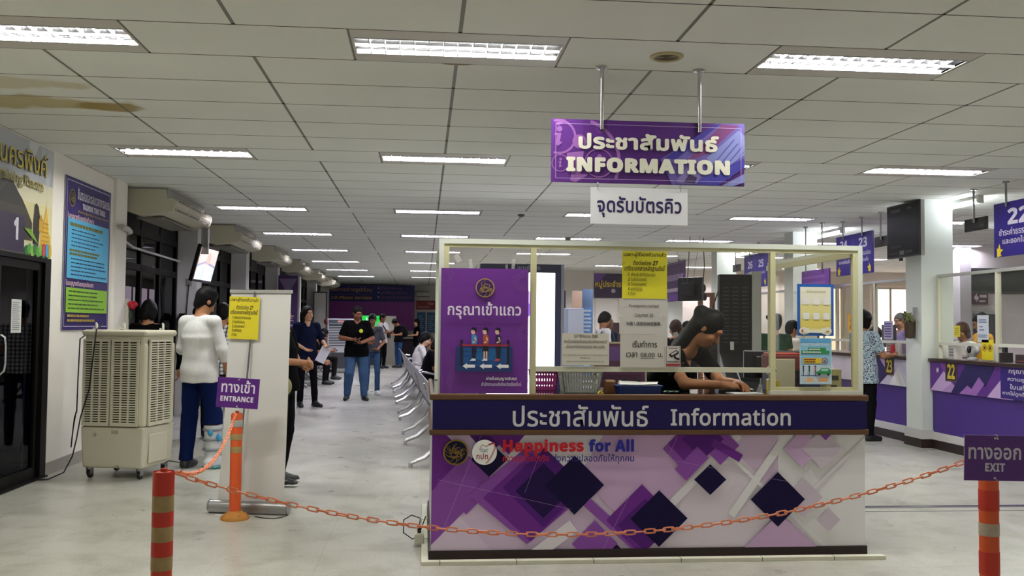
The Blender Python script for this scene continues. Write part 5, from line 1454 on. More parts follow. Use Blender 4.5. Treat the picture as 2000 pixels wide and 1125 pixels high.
# office behind the counter
def arrow_sign(A):
    LT = M('#d6cdd0', .5)
    k = A.W/.5
    A.poly([(a*k, b*k) for a, b in ((.05, .2), (.16, .34), (.14, .24), (.2, .24), (.2, .14), (.14, .14), (.16, .06))], LT); A.lines(.24*k, .19*k, A.W-.03, .3*k, 1, LT, .7, 3, .05); A.lines(.22*k, .06*k, A.W-.05, .14*k, 1, LT, .6, 5, .1)
board('direction_sign', (10.3, 16.94, 1.9), (1, 0, 0), (0, 0, 1), .32, .23, .02, M('#5b464c', .5), art=arrow_sign, label='brown sign with a white arrow on the office wall', cat='sign')
cbox('office_cabinet', 8.9, 15.6, .9, .5, 1.25, ['#8b838c', '#6a626c'], 'grey low cabinet against the office back wall', 'cabinet', z=0)
cbox('office_cabinet', 12.4, 16.4, 1.6, .5, 1.2, ['#a08f96', '#7a5a60'], 'pinkish low cabinet at the right of the office wall', 'cabinet', z=0)
cbox('office_desk', 8.0, 12.2, .8, 1.8, .76, ['#6b4a3a', '#4a3226'], 'brown office desk behind the counter', 'desk', z=0)
cbox('office_desk', 9.6, 13.8, .8, 1.8, .76, ['#7a5a4a', '#4a3226'], 'office desk below the brown arrow sign', 'desk', z=0)
cbox('office_desk', 8.2, 17.8, .8, 2.4, .76, ['#6b4a3a', '#4a3226'], 'long brown office desk far behind the counter', 'desk', z=0)
for i, (x, y) in enumerate(((7.9, 12.4), (7.95, 11.6), (9.5, 13.6), (8.1, 17.2), (8.1, 18.4), (6.95, 13.6), (6.9, 16.2))):
    z = .76 if x > 7.2 else 1.02
    m_ = empty('office_monitor', (x, y, z), PI/2*.9, ['dark monitor on the brown desk behind the counter', 'second dark monitor on the brown desk', 'dark monitor below the brown arrow sign', 'dark monitor on the long far desk', 'second dark monitor on the long far desk', 'monitor seen over the counter beyond the column', 'monitor behind the farthest counter glass'][i], 'monitor', 'office monitors')
    mb = MB(); mb.box(-.27, .27, -.02, .02, .12, .46); mb.build('casing', M('#191a1f', .4), m_)
    mb = MB(); mb.box(-.03, .03, -.02, .02, .0, .14); mb.box(-.1, .1, -.08, .08, 0, .012); mb.build('stand', M('#202126', .4), m_)
cbox('service_shelf', 6.95, 13.6, .35, 1.3, 1.02, ['#5a4a44', '#3a302c'], 'inner shelf behind the counter beyond the column', 'shelf', z=0)
cbox('service_shelf', 6.9, 16.2, .35, 1.3, 1.02, ['#5a4a44', '#3a302c'], 'inner shelf behind the farthest counter', 'shelf', z=0)
# leafy plant on the near cabinet
pt = empty('potted_plant', (8.62, 15.5, 1.25), 0, 'potted plant with broad leaves on the grey office cabinet', 'plant')
mb = MB(); mb.lathe([(.06, 0), (.09, .15), (.095, .16), (.08, .16)], n=16); mb.build('pot', M('#5b4a3a', .6), pt)
mb = MB(); rnd = random.Random(3)
for i in range(18):
    a = rnd.uniform(0, 6.28); L = rnd.uniform(.2, .42); h = rnd.uniform(.15, .5)
    p0 = Vector((0, 0, .15)); p1 = Vector((math.cos(a)*L*.5, math.sin(a)*L*.5, .15+h)); p2 = Vector((math.cos(a)*L, math.sin(a)*L, .12+h*.9)); s_ = Vector((-math.sin(a), math.cos(a), 0))*.045
    mb.add([p0, p1-s_, p2, p1+s_], [(0, 1, 2, 3)])
mb.build('leaves', M('#3f5a34', .5), pt, fix=False)
# ------------------------------------------------------------------ photo booth at the end of the aisle
pb = empty('photo_booth', (-2.0, 36.5, 0), 0, 'purple photo service stall at the far end of the aisle', 'stall')
mb = MB(); mb.box(-1.62, 1.64, 0, .06, 1.2, 2.3); mb.build('purple_wall', M('#8a3a8f', .55), pb)
def ph(A):
    G = M('#b98a3a', .5)
    A.text('บริการถ่ายรูปด่วน', .1, .33, 1.65, .55, G, .012); A.rect(.08, .27, 1.65, .275, G); A.text('I.D.Photo Service', .1, .08, 1.65, .21, G, .012, .25)
    for i, s in enumerate(('ทำบัตรภาพ', 'เคลือบบัตร', 'ซองใส่บัตร')): A.disc(1.9, .52-.17*i, .025, M('#d8c7b0', .5), n=10); A.text(s, 1.98, .47-.17*i, 2.8+.2*i, .58-.17*i, M('#8a4a7a', .5), .008)
board('sign_panel', (-1.64, -.01, 2.3), (1, 0, 0), (0, 0, 1), 3.28, .63, .05, M('#1d1560', .5), pb, ph)
mb = MB(); mb.box(-1.62, 1.64, .0, .05, .0, .9); mb.build('lower_wall', M('#3a2a3a', .6), pb)
mb = MB(); mb.box(-1.62, 1.64, -.3, .3, .9, .95); mb.build('shelf', M('#b8b4a8', .5), pb)
mb = MB(); mb.box(-1.95, -1.62, 0, .3, 0, 2.9); mb.build('side_post', M('#2a1c18', .6), pb)
def grn(A): A.text('ใบขับ', .14, .22, .46, .36, M('#d8ecd8', .5, emit=1.0), .02); A.rect(.12, .14, .48, .17, M('#bfe6c0', .5))
gs = board('light_sign', (-2.15, 33.4, 1.3), (1, 0, 0), (0, 0, 1), .62, .43, .05, M('#12a53a', .5, emit=.9), art=grn, label='bright green lit sign below the purple photo stall', cat='sign')
mb = MB(); mb.box(-2.05, -1.65, 33.45, 33.6, 0, 1.3); tag(mb.build('sign_cabinet', M('#3a3a3c', .5)), 'dark cabinet under the green lit sign', 'cabinet')
wb = board('white_board', (-1.5, 34.0, 1.1), (1, 0, 0), (0, 0, 1), .52, .63, .03, M('#c9c2b6', .6), label='pale board beside the green lit sign', cat='board')
mb = MB(); mb.box(-1.5, -.98, 34.02, 34.2, 0, 1.1); tag(mb.build('display_stand', M('#8b8578', .6)), 'grey stand below the pale board', 'stand')
def rs(A): A.text('คำร้อง', .45, .18, .68, .3, M('#d8c0b8', .5), .012); A.lines(.06, .05, A.W-.05, .14, 1, M('#c09a90', .5), .5)
board('wall_sign', (-.3, 37.17, 2.03), (1, 0, 0), (0, 0, 1), .8, .35, .02, M('#8c1f24', .5), art=rs, label='red sign on the end wall right of the photo stall', cat='sign')
board('notice_board', (-.26, 37.17, 1.12), (1, 0, 0), (0, 0, 1), .33, .8, .02, M('#2f5f8e', .5), art=lambda A: A.lines(.04, .1, A.W-.04, A.H-.1, 8, M('#86a9c4', .5), .5, 2), label='blue poster on the end wall, left one', cat='poster')
board('notice_board', (.13, 37.17, 1.12), (1, 0, 0), (0, 0, 1), .33, .8, .02, M('#2a5a86', .5), art=lambda A: A.lines(.04, .1, A.W-.04, A.H-.1, 8, M('#86a9c4', .5), .5, 3), label='blue poster on the end wall, right one', cat='poster')
fa = empty('air_conditioner', (-.04, 36.9, 2.6), 0, 'small white wall air conditioner above the red sign', 'air conditioner')
mb = MB(); mb.box(-.28, .28, 0, .28, -.1, .1); mb.build('casing', M('#c9c6b6', .5), fa, bevel=.03); mb = MB(); mb.box(-.24, .24, -.004, .02, -.085, -.05); mb.build('outlet', M('#6a675e', .6), fa)
# white cooler by the aisle end
wc = empty('air_cooler', (-2.42, 28.0, 0), 0, 'large white evaporative cooler far down the aisle', 'air cooler')
mb = MB(); mb.box(-.38, .38, 0, .5, .1, 1.58); mb.build('housing', M('#cfd3da', .45), wc, bevel=.02)
mb = MB()
for i in range(12): mb.bar((-.33, -.006, .82+.048*i), (.33, -.006, .82+.048*i), .012, .022)
mb.box(-.33, .33, -.002, .001, .78, 1.42, 1); mb.build('louvres', [M('#e3e6ec', .4), M('#3a3d44', .7)], wc)
mb = MB(); mb.box(-.34, .34, -.008, 0, 1.45, 1.55, 0); mb.box(-.08, .1, -.011, -.008, 1.47, 1.53, 1); mb.build('control_panel', [M('#5c6070', .4), M('#e6a090', .5)], wc)
mb = MB(); mb.box(-.36, .36, -.01, .48, .12, .6); mb.build('water_tank', M('#47494e', .5), wc, bevel=.02)
for x in (-.3, .3):
    mb = MB(); mb.cyl((x, .1, .05), (x, .14, .05), .05, n=12); mb.cyl((x, .38, .05), (x, .42, .05), .05, n=12); mb.build('caster', BLACK, wc)
# purple standing poster, framed doorway on the left
def pp_(A):
    A.poly([(.02, A.H*.95), (A.W/2, A.H*.7), (A.W-.02, A.H*.95)], M('#7a6a8c', .5)); A.lines(.05, .35, A.W-.05, .62, 5, M('#b9a4c8', .5), .5, 3); A.rect(0, .25, A.W, .27, LILAC); A.disc(A.W*.6, .12, .06, M('#a88ab8', .5))
board('wall_poster', (-3.42, 22.6, 1.0), (1, 0, 0), (0, 0, 1), .46, 1.55, .02, M('#3c1c52', .5), art=pp_, label='tall dark purple poster on the third left pillar', cat='poster')
tag(bpy.data.objects['wall_poster'], None)
fr = empty('framed_mirror', (-3.3, 30.6, .9), .2, 'tall framed mirror leaning on the far left pillar', 'mirror')
mb = MB(); mb.box(-.22, .22, 0, .03, .0, 1.55); mb.build('frame', M('#2a2622', .5), fr); mb = MB(); mb.box(-.18, .18, -.004, .0, .04, 1.51); mb.build('glass', M('#a9a6a0', .2), fr)
mb = MB(); mb.cyl((-3.3, 30.6, 0), (-3.3, 30.6, .9), .03, n=8); mb.box(-3.5, -3.1, 30.5, 30.75, 0, .03); tag(mb.build('mirror_stand', M('#2a2622', .5)), 'dark stand under the tall framed mirror', 'stand')
mb = MB(); mb.ellip((-2.98, 29.5, 1.5), (.08, .06, .1), 10, 8); mb.cyl((-2.98, 29.5, 0), (-2.98, 29.5, 1.42), .012, n=8); mb.cyl((-2.98, 29.5, 0), (-2.98, 29.5, .02), .12, n=12)
tag(mb.build('fire_bell', M('#6e1a1e', .5), smooth=True), 'dark red round bell on a stand by the far left wall', 'bell')

# ------------------------------------------------------------------ lit display totem behind the desk
tm = empty('display_totem', (1.23, 12.0, 0), 0, 'tall navy totem with a glowing white screen behind the information desk', 'display')
mb = MB(); mb.box(-.52, .52, 0, .16, .0, 2.2); mb.build('casing', M('#1c2350', .4, noise=.15, nscale=9), tm, bevel=.008)
mb = MB(); mb.box(.52, .56, .0, .16, .0, 2.2); mb.build('side_trim', M('#9fa3b8', .35, metal=.5), tm)
A = Art((-.43, -.003, .5), (1, 0, 0), (0, 0, 1), []); A.W, A.H = .87, 1.62
SW = M('#f6f7ff', .5, emit=2.6, name='lit_screen'); A.rect(0, 0, .87, 1.62, SW)
A.poly([(.36, 1.12), (.5, 1.0), (.62, 1.1), (.62, 1.3), (.5, 1.38), (.36, 1.3)], M('#b59ae6', .5, emit=1.4)); A.poly([(.4, 1.06), (.5, 1.0), (.56, 1.05), (.56, 1.18), (.5, 1.22)], M('#8a5ad8', .5, emit=1.2))
A.frame(.3, .42, .76, .47, .006, M('#b9bcc8', .5, emit=.7)); A.lines(.3, .56, .72, .62, 1, M('#d8d8e4', .5, emit=1.6), .6, 2); A.lines(.3, .18, .7, .24, 1, M('#d8d8e4', .5, emit=1.6), .6, 4)
A.mb.build('screen', A.mats, tm, fix=False)
def tl(A): A.rect(.3, .02, .33, .1, M('#cdd0e0', .5)); A.text('จุดบริการ', .45, .02, .75, .09, M('#9aa0c8', .5), .01)
board('header', (-.5, -.004, 2.09), (1, 0, 0), (0, 0, 1), 1.0, .105, .003, M('#161b46', .4), tm, tl)
# ticket kiosk turned away behind the desk
kk = empty('ticket_kiosk', (2.64, 7.78, 0), -.12, 'tall black ticket kiosk with vents seen from behind, beyond the desk', 'kiosk')
mb = MB(); mb.box(-.15, .12, 0, .1, .0, 1.86); mb.build('back_shell', M('#0c0c0e', .55, spec=.2), kk, bevel=.006)
mb = MB()
for r in range(15):
    for c in range(3): mb.box(-.12+.08*c, -.07+.08*c, -.004, .0, 1.28+.033*r, 1.29+.033*r)
mb.build('vents', M('#1c1c20', .5), kk)
mb = MB(); mb.box(.12, .2, -.01, .12, .0, 1.885); mb.build('side_panel', M('#8d8d8b', .45), kk, bevel=.004)
mb = MB(); mb.box(-.06, -.03, -.006, 0, 1.22, 1.29); mb.box(-.13, -.1, -.006, 0, 1.17, 1.19); mb.build('label_plate', M('#a9a9a6', .4), kk)
mb = MB(); mb.add([(-.15, -.3, 1.0), (.12, -.3, 1.0), (.12, 0, 1.2), (-.15, 0, 1.2), (-.15, -.3, .96), (.12, -.3, .96), (.12, 0, .96), (-.15, 0, .96)], [(0, 1, 2, 3), (4, 7, 6, 5), (0, 4, 5, 1), (1, 5, 6, 2), (2, 6, 7, 3), (3, 7, 4, 0)])
mb.build('sloped_shelf', M('#121214', .4), kk)
mb = MB(); mb.cyl((-.15, .05, 1.72), (-.2, .07, 1.57), .006, n=6); mb.build('latch', BLACK, kk)
# grey machine and standees
gm = empty('drinks_cabinet', (2.4, 15.0, 0), 0, 'grey metal machine standing behind the totem', 'machine')
mb = MB(); mb.box(-.24, .16, 0, .5, 0, 1.7); mb.build('body', M('#8a93aa', .45), gm, bevel=.01)
mb = MB(); mb.box(-.1, .15, -.01, 0, 1.3, 1.68); mb.build('front_plate', M('#a3a9b6', .4), gm)
mb = MB(); mb.box(-.06, .14, -.012, -.002, .9, 1.25, 0)
for i in range(4): mb.box(-.05+.05*i, -.02+.05*i, -.016, -.011, 1.12, 1.2, 1)
mb.box(-.05, .13, -.016, -.011, 1.26, 1.268, 1); mb.build('control_panel', [M('#9aa0ae', .4), M('#4a4f5c', .5)], gm)
def standee(x, y, W, H, col, art, label, z=.05):
    t = empty('standee', (x, y, 0), 0, label, 'banner stand', 'standees by the back wall')
    board('banner_sheet', (-W/2, 0, z), (1, 0, 0), (0, 0, 1), W, H, .01, M(col, .6), t, art)
    mb = MB(); mb.box(-W/2, W/2, -.08, .1, 0, .05); mb.build('base', M('#8a8a8a', .4), t)
def sta(m1, m2, n):
    def f(A):
        A.rect(0, A.H*.8, A.W, A.H, M(m1, .5)); A.lines(.03, .2, A.W-.03, A.H*.78, n, M(m2, .5), .5, n, .2)
    return f
standee(4.28, 24.6, .31, 2.35, '#4a78b0', sta('#4f6688', '#c0ccda', 16), 'blue printed standee by the back wall, rightmost')
standee(4.0, 24.5, .26, 2.3, '#d9c3b0', sta('#c3a794', '#b08070', 14), 'cream and red printed standee by the back wall')
standee(3.6, 24.4, .16, 2.3, '#3a2450', sta('#2a1840', '#5a4470', 6), 'narrow dark purple standee by the back wall, leftmost')
def bn(A):
    A.rect(0, 0, A.W, A.H, M('#2c1340', .5)); A.poly([(0, A.H), (.35, A.H), (.1, A.H*.6), (0, A.H*.7)], M('#6a3a90', .5)); A.text('หมู่ประจำรถ', .03, .25, A.W-.12, .5, M('#d8b82a', .5), .03); A.disc(A.W*.55, .2, .06, M('#b8aec0', .5)); A.line([(A.W*.9, A.H-.05), (A.W*.88, A.H*.4)], .02, M('#c9c0cc', .5))
board('banner', (4.72, 25.98, 2.22), (1, 0, 0), (0, 0, 1), .98, .68, .01, M('#2c1340', .5), art=bn, label='dark purple banner with yellow lettering on the back wall', cat='banner')
mb = MB()
for x in (4.75, 5.4): mb.box(x-.005, x+.005, -.004+25.995, 26.0, 0.0, 2.2)
struct(mb.build('trim_4', M('#a9a08c', .6)))
def rbn(A):
    A.rect(0, 0, A.W, A.H, M('#4a2468', .5)); A.lines(.1, A.H*.5, A.W-.1, A.H*.72, 1, M('#a58ab8', .5), .7, 3, .05); A.lines(.1, .2, A.W-.1, .34, 1, M('#c9bcd4', .5), .6, 4, .05); A.frame(.02, .02, A.W-.02, A.H-.02, .02, M('#8d7a9c', .5)); A.rect(.02, .02, A.W-.02, .16, M('#5e2a8c', .5))
hang(22.72, 20.98, 2.03, 2.95, rbn, 'dark purple banner hung beside the third column, seen through the desk screen', (22.3, 21.4), M('#4a2468', .5), name='hanging_banner', x=5.9, group='purple hung banners')
hang(14.3, 13.3, 1.9, 2.3, lambda A: A.lines(.08, .06, A.W-.08, A.H-.06, 3, M('#8a5aa8', .5), .4, 4), 'small violet banner hung in front of the second column', (13.5, 14.1), M('#6b3a96', .5), name='hanging_banner', x=5.9, group='purple hung banners')
# television seen from behind, hung on rods
t2 = empty('television', (4.6, 16.0, 2.08), -.9, 'black television seen from behind, hung from the ceiling on thin rods', 'television')
mb = MB(); mb.box(-.25, .25, -.04, .03, -.21, .2); mb.box(-.12, .12, -.1, -.04, -.12, .1); mb.build('casing', M('#101012', .4), t2, bevel=.01)
mb = MB(); mb.cyl((-.02, -.08, .05), (.02, -.05, .904), .008, n=8); mb.cyl((-.1, -.08, .1), (-.32, -.05, .904), .003, n=6); mb.cyl((.1, -.08, .1), (.22, -.05, .904), .003, n=6); mb.build('rods', M('#55504a', .4), t2)
cam2 = empty('speaker_cluster', (4.85, 16.1, 2.0), 0, 'black camera and cable cluster beside the hung television', 'cameras')
mb = MB(); mb.ellip((0, 0, .1), (.05, .05, .08), 10, 8); mb.ellip((.03, 0, -.05), (.04, .04, .07), 10, 8); mb.tube([(0, 0, .15), (.02, 0, .5), (.0, 0, .984)], .008, 6); mb.build('body', BLACK, cam2, smooth=True)
mb = MB(); mb.box(4.98, 5.06, 16.8, 16.86, 0, 2.05); mb.box(5.2, 5.28, 16.8, 16.86, 0, 2.05); mb.box(5.06, 5.2, 16.8, 16.86, 1.97, 2.05)
tag(mb.build('wooden_frame', M('#6b452a', .6)), 'brown wooden frame standing left of the third column', 'frame')
cbox('side_cabinet', 4.3, 19.5, 1.0, .5, 1.5, ['#3a2428', '#5a3a3a'], 'dark brown cabinet in the middle hall', 'cabinet', z=0, stripes=2)

# ------------------------------------------------------------------ waiting benches along the aisle
BM = M('#8d8d93', .32, metal=.8); BS = M('#a3a0a8', .35, metal=.75)
def make_bench():
    """four-seat perforated steel bench, seats facing +x, running along y"""
    t = empty('waiting_bench')
    n = 4; w = .58
    mb = MB(); mb.box(-.03, .05, -n*w/2, n*w/2, .36, .42); mb.build('beam', M('#1d1d20', .4), t)
    for i in range(n):
        c = -n*w/2+w*(i+.5)
        sm = MB(); bmx = MB()
        prof = [(.42, .415), (.40, .44), (.2, .425), (.02, .41), (-.04, .43)]
        for q in range(len(prof)-1):
            (xa, za), (xb, zb) = prof[q], prof[q+1]
            sm.add([(xa, c-.26, za), (xa, c+.26, za), (xb, c+.26, zb), (xb, c-.26, zb), (xa, c-.26, za-.012), (xa, c+.26, za-.012), (xb, c+.26, zb-.012), (xb, c-.26, zb-.012)],
                   [(0, 1, 2, 3), (7, 6, 5, 4), (0, 4, 5, 1), (1, 5, 6, 2), (2, 6, 7, 3), (3, 7, 4, 0)])
        sm.build('seat', BS, t)
        p2 = [(-.04, .43), (-.075, .55), (-.12, .7), (-.17, .82), (-.2, .85)]
        for q in range(len(p2)-1):
            (xa, za), (xb, zb) = p2[q], p2[q+1]
            bmx.add([(xa, c-.26, za), (xa, c+.26, za), (xb, c+.26, zb), (xb, c-.26, zb), (xa-.012, c-.26, za), (xa-.012, c+.26, za), (xb-.012, c+.26, zb), (xb-.012, c-.26, zb)],
                    [(0, 1, 2, 3), (7, 6, 5, 4), (0, 4, 5, 1), (1, 5, 6, 2), (2, 6, 7, 3), (3, 7, 4, 0)])
        bmx.build('backrest', BS, t)
    for y in (-n*w/2+.25, n*w/2-.25):
        mb = MB(); mb.tube([(.0, y, .37), (-.06, y, .24), (-.22, y, .1), (-.36, y, .045)], [.03, .028, .024, .02], 8); mb.tube([(.0, y, .37), (.08, y, .24), (.22, y, .1), (.34, y, .045)], [.03, .028, .024, .02], 8)
        mb.cyl((-.36, y, 0), (-.36, y, .045), .022, n=10); mb.cyl((.34, y, 0), (.34, y, .045), .022, n=10)
        mb.build('leg', CHROME, t, smooth=True)
    for y in (-n*w/2, n*w/2):
        mb = MB(); mb.tube([(-.12, y, .66), (-.02, y, .7), (.2, y, .66), (.34, y, .62), (.36, y, .52), (.2, y, .43), (.0, y, .4)], .016, 8); mb.build('armrest', CHROME, t, smooth=True)
    return t
bn0 = make_bench()
BENCH = []
for i in range(5):
    o = bn0 if i == 0 else copy_tree(bn0)
    y = 10.35+2.85*i; x = .27-.047*(y-9)
    o.location = (x, y, 0); o.rotation_euler = (0, 0, math.radians(2.7))
    BENCH.append((x, y))
    tag(o, f"perforated steel waiting bench, {['nearest the information desk', 'second from the desk', 'third from the desk', 'fourth from the desk', 'fifth from the desk', 'sixth from the desk', 'farthest from the desk'][i]}", 'bench', 'steel waiting benches along the aisle')
# plain bench by the left windows for the waiting men
for k, y in enumerate((22.2, 25.2)):
    o = copy_tree(bn0); o.location = (-2.9, y, 0); o.rotation_euler = (0, 0, 0)
    tag(o, ['steel waiting bench by the left windows, nearer one', 'steel waiting bench by the left windows, farther one'][k], 'bench', 'steel waiting benches by the left windows')
# ------------------------------------------------------------------ organic surfaces: signed distance fields and surface nets
def V3(p): return np.array(p, float)
def surface_nets(D, org, h):
    ins = D < 0
    c = [ins[i:ins.shape[0]-1+i, j:ins.shape[1]-1+j, k:ins.shape[2]-1+k] for i in (0, 1) for j in (0, 1) for k in (0, 1)]
    tot = sum(x.astype(np.int8) for x in c)
    act = (tot > 0) & (tot < 8)
    ix = np.argwhere(act)
    if len(ix) == 0: return np.zeros((0, 3)), []
    idm = -np.ones(act.shape, np.int64); idm[act] = np.arange(len(ix))
    acc = np.zeros((len(ix), 3)); cnt = np.zeros(len(ix))
    corners = [(i, j, k) for i in (0, 1) for j in (0, 1) for k in (0, 1)]
    val = {cc: D[ix[:, 0]+cc[0], ix[:, 1]+cc[1], ix[:, 2]+cc[2]] for cc in corners}
    for a in corners:
        for ax in range(3):
            if a[ax]: continue
            b = list(a); b[ax] = 1; b = tuple(b)
            da, db = val[a], val[b]
            m = (da < 0) != (db < 0)
            t = np.where(m, da/np.where(m, da-db, 1), 0)
            p = np.tile(np.array(a, float), (len(ix), 1)); p[:, ax] += t
            acc[m] += p[m]; cnt[m] += 1
    V = (ix+acc/np.maximum(cnt, 1)[:, None])*h+org
    F = []
    for ax in range(3):
        u, v = (ax+1) % 3, (ax+2) % 3
        sl0 = [slice(None)]*3; sl1 = [slice(None)]*3
        sl0[ax] = slice(0, -1); sl1[ax] = slice(1, None)
        A_, B_ = ins[tuple(sl0)], ins[tuple(sl1)]
        e = np.argwhere(A_ != B_)
        ok = (e[:, u] > 0) & (e[:, v] > 0) & (e[:, u] < D.shape[u]-1) & (e[:, v] < D.shape[v]-1)
        e = e[ok]
        if len(e) == 0: continue
        fl = A_[tuple(e.T)]
        def cell(du, dv):
            q = e.copy(); q[:, u] -= du; q[:, v] -= dv
            return idm[tuple(q.T)]
        q = np.stack([cell(1, 1), cell(0, 1), cell(0, 0), cell(1, 0)], 1)
        q[~fl] = q[~fl][:, ::-1]
        F.append(q)
    return V, np.concatenate(F)

def caps(a, b, ra, rb=None, k=.02, cut=False, op='+'): return ('cap', V3(a), V3(b), ra, ra if rb is None else rb, k, cut, op)
def elli(c, r, R=None, k=.02, op='+'): return ('ell', V3(c), V3(r), np.eye(3) if R is None else np.array(R), k, op)
def ecyl(a, b, ra, rb, R, k=.03): return ('ecy', V3(a), V3(b), ra, rb, np.array(R), k, '+')
def plane(p, n): return ('pln', V3(p), V3(n)/np.linalg.norm(n))
def sdf_mesh(prims, h, wr=0.0, seed=0):
    lo = np.full(3, 1e9); hi = -lo
    for p in prims:
        if p[0] == 'ecy':
            r = max(p[3])+.06; lo = np.minimum(lo, np.minimum(p[1], p[2])-r); hi = np.maximum(hi, np.maximum(p[1], p[2])+r)
        if p[0] == 'cap' and p[7] == '+':
            r = max(p[3], p[4])+p[5]; lo = np.minimum(lo, np.minimum(p[1], p[2])-r); hi = np.maximum(hi, np.maximum(p[1], p[2])+r)
        elif p[0] == 'ell' and p[5] == '+':
            r = p[2].max()+p[4]; lo = np.minimum(lo, p[1]-r); hi = np.maximum(hi, p[1]+r)
    lo = lo-2*h; hi = hi+2*h
    n = np.ceil((hi-lo)/h).astype(int)+1
    D = np.full(n, 1.0)
    ax = [lo[i]+h*np.arange(n[i]) for i in range(3)]
    def block(a, b):
        i0 = np.clip(np.floor((a-lo)/h).astype(int), 0, n-1); i1 = np.clip(np.ceil((b-lo)/h).astype(int)+1, 1, n)
        sl = tuple(slice(i0[i], i1[i]) for i in range(3))
        P = np.stack(np.meshgrid(*[ax[i][sl[i]] for i in range(3)], indexing='ij'), -1)
        return sl, P
    for p in prims:
        if p[0] == 'cap':
            _, a, b, ra, rb, k, cut, op = p
            r = max(ra, rb)+k+3*h
            sl, P = block(np.minimum(a, b)-r, np.maximum(a, b)+r)
            ab = b-a; L = max(ab @ ab, 1e-9)
            t = np.clip(((P-a) @ ab)/L, 0, 1)
            d = np.linalg.norm(P-a-t[..., None]*ab, axis=-1)-(ra+(rb-ra)*t)
            if cut: d = np.maximum(d, (P-b) @ (ab/math.sqrt(L)))
        elif p[0] == 'ell':
            _, c, r, R, k, op = p
            m = r.max()+k+3*h
            sl, P = block(c-m, c+m)
            q = (P-c) @ R
            k0 = np.linalg.norm(q/r, axis=-1); k1 = np.linalg.norm(q/(r*r), axis=-1)
            d = np.where(k1 > 1e-6, k0*(k0-1)/np.maximum(k1, 1e-6), -r.min())
        elif p[0] == 'ecy':
            _, a, b, ra, rb, R, k, op = p
            r = max(ra)+k+4*h
            sl, P = block(np.minimum(a, b)-r, np.maximum(a, b)+r)
            ab = b-a; L = math.sqrt(ab @ ab); q = (P-a)
            t = np.clip((q @ ab)/(L*L), 0, 1)
            x = q @ R[:, 0]; y = q @ R[:, 1]
            rx = ra[0]+(rb[0]-ra[0])*t; ry = ra[1]+(rb[1]-ra[1])*t
            x = (q-t[..., None]*ab) @ R[:, 0]; y = (q-t[..., None]*ab) @ R[:, 1]
            k0 = np.sqrt((x/rx)**2+(y/ry)**2); k1 = np.sqrt((x/rx**2)**2+(y/ry**2)**2)
            d = np.where(k1 > 1e-6, k0*(k0-1)/np.maximum(k1, 1e-6), -np.minimum(rx, ry))
            z = np.abs((q @ ab)/L-L/2)-L/2
            d = np.maximum(d, z)
        else:
            _, c, nn = p
            P = np.stack(np.meshgrid(*ax, indexing='ij'), -1)
            D = np.maximum(D, (P-c) @ nn); continue
        old = D[sl]
        if op == '+':
            hh = np.clip(.5+.5*(d-old)/k, 0, 1)
            D[sl] = d+(old-d)*hh-k*hh*(1-hh)
        else:
            hh = np.clip(.5-.5*(d+old)/k, 0, 1)
            D[sl] = old+(-d-old)*hh+k*hh*(1-hh)
    if wr:
        X, Y, Z = np.meshgrid(*ax, indexing='ij')
        D += wr*(np.sin(23*Z+9*X+seed)*np.sin(17*X-11*Z+2*seed)+.7*np.sin(34*Y+20*Z+3*seed+4*np.sin(9*X)))
    return surface_nets(D, lo, h)

def np_mesh(name, groups, mats, parent):
    """groups: list of (V, F, material index) joined in ONE mesh"""
    vs = []; fs = []; mi = []; b = 0
    for V, F, m in groups:
        if len(V) == 0: continue
        vs.append(V); fs += [tuple(int(i)+b for i in f) for f in F]; mi += [m]*len(F); b += len(V)
    if not vs: return None
    me = bpy.data.meshes.new(name)
    me.from_pydata(np.concatenate(vs).tolist(), [], fs)
    for m in mats: me.materials.append(m)
    me.polygons.foreach_set('material_index', mi); me.polygons.foreach_set('use_smooth', [True]*len(fs))
    me.update()
    o = bpy.data.objects.new(name, me); COL.objects.link(o); o.parent = parent
    return o
def rotz(a): c, s = math.cos(a), math.sin(a); return np.array([[c, -s, 0], [s, c, 0], [0, 0, 1]])
def rotx(a): c, s = math.cos(a), math.sin(a); return np.array([[1, 0, 0], [0, c, -s], [0, s, c]])
def unit(v): v = V3(v); return v/max(np.linalg.norm(v), 1e-9)

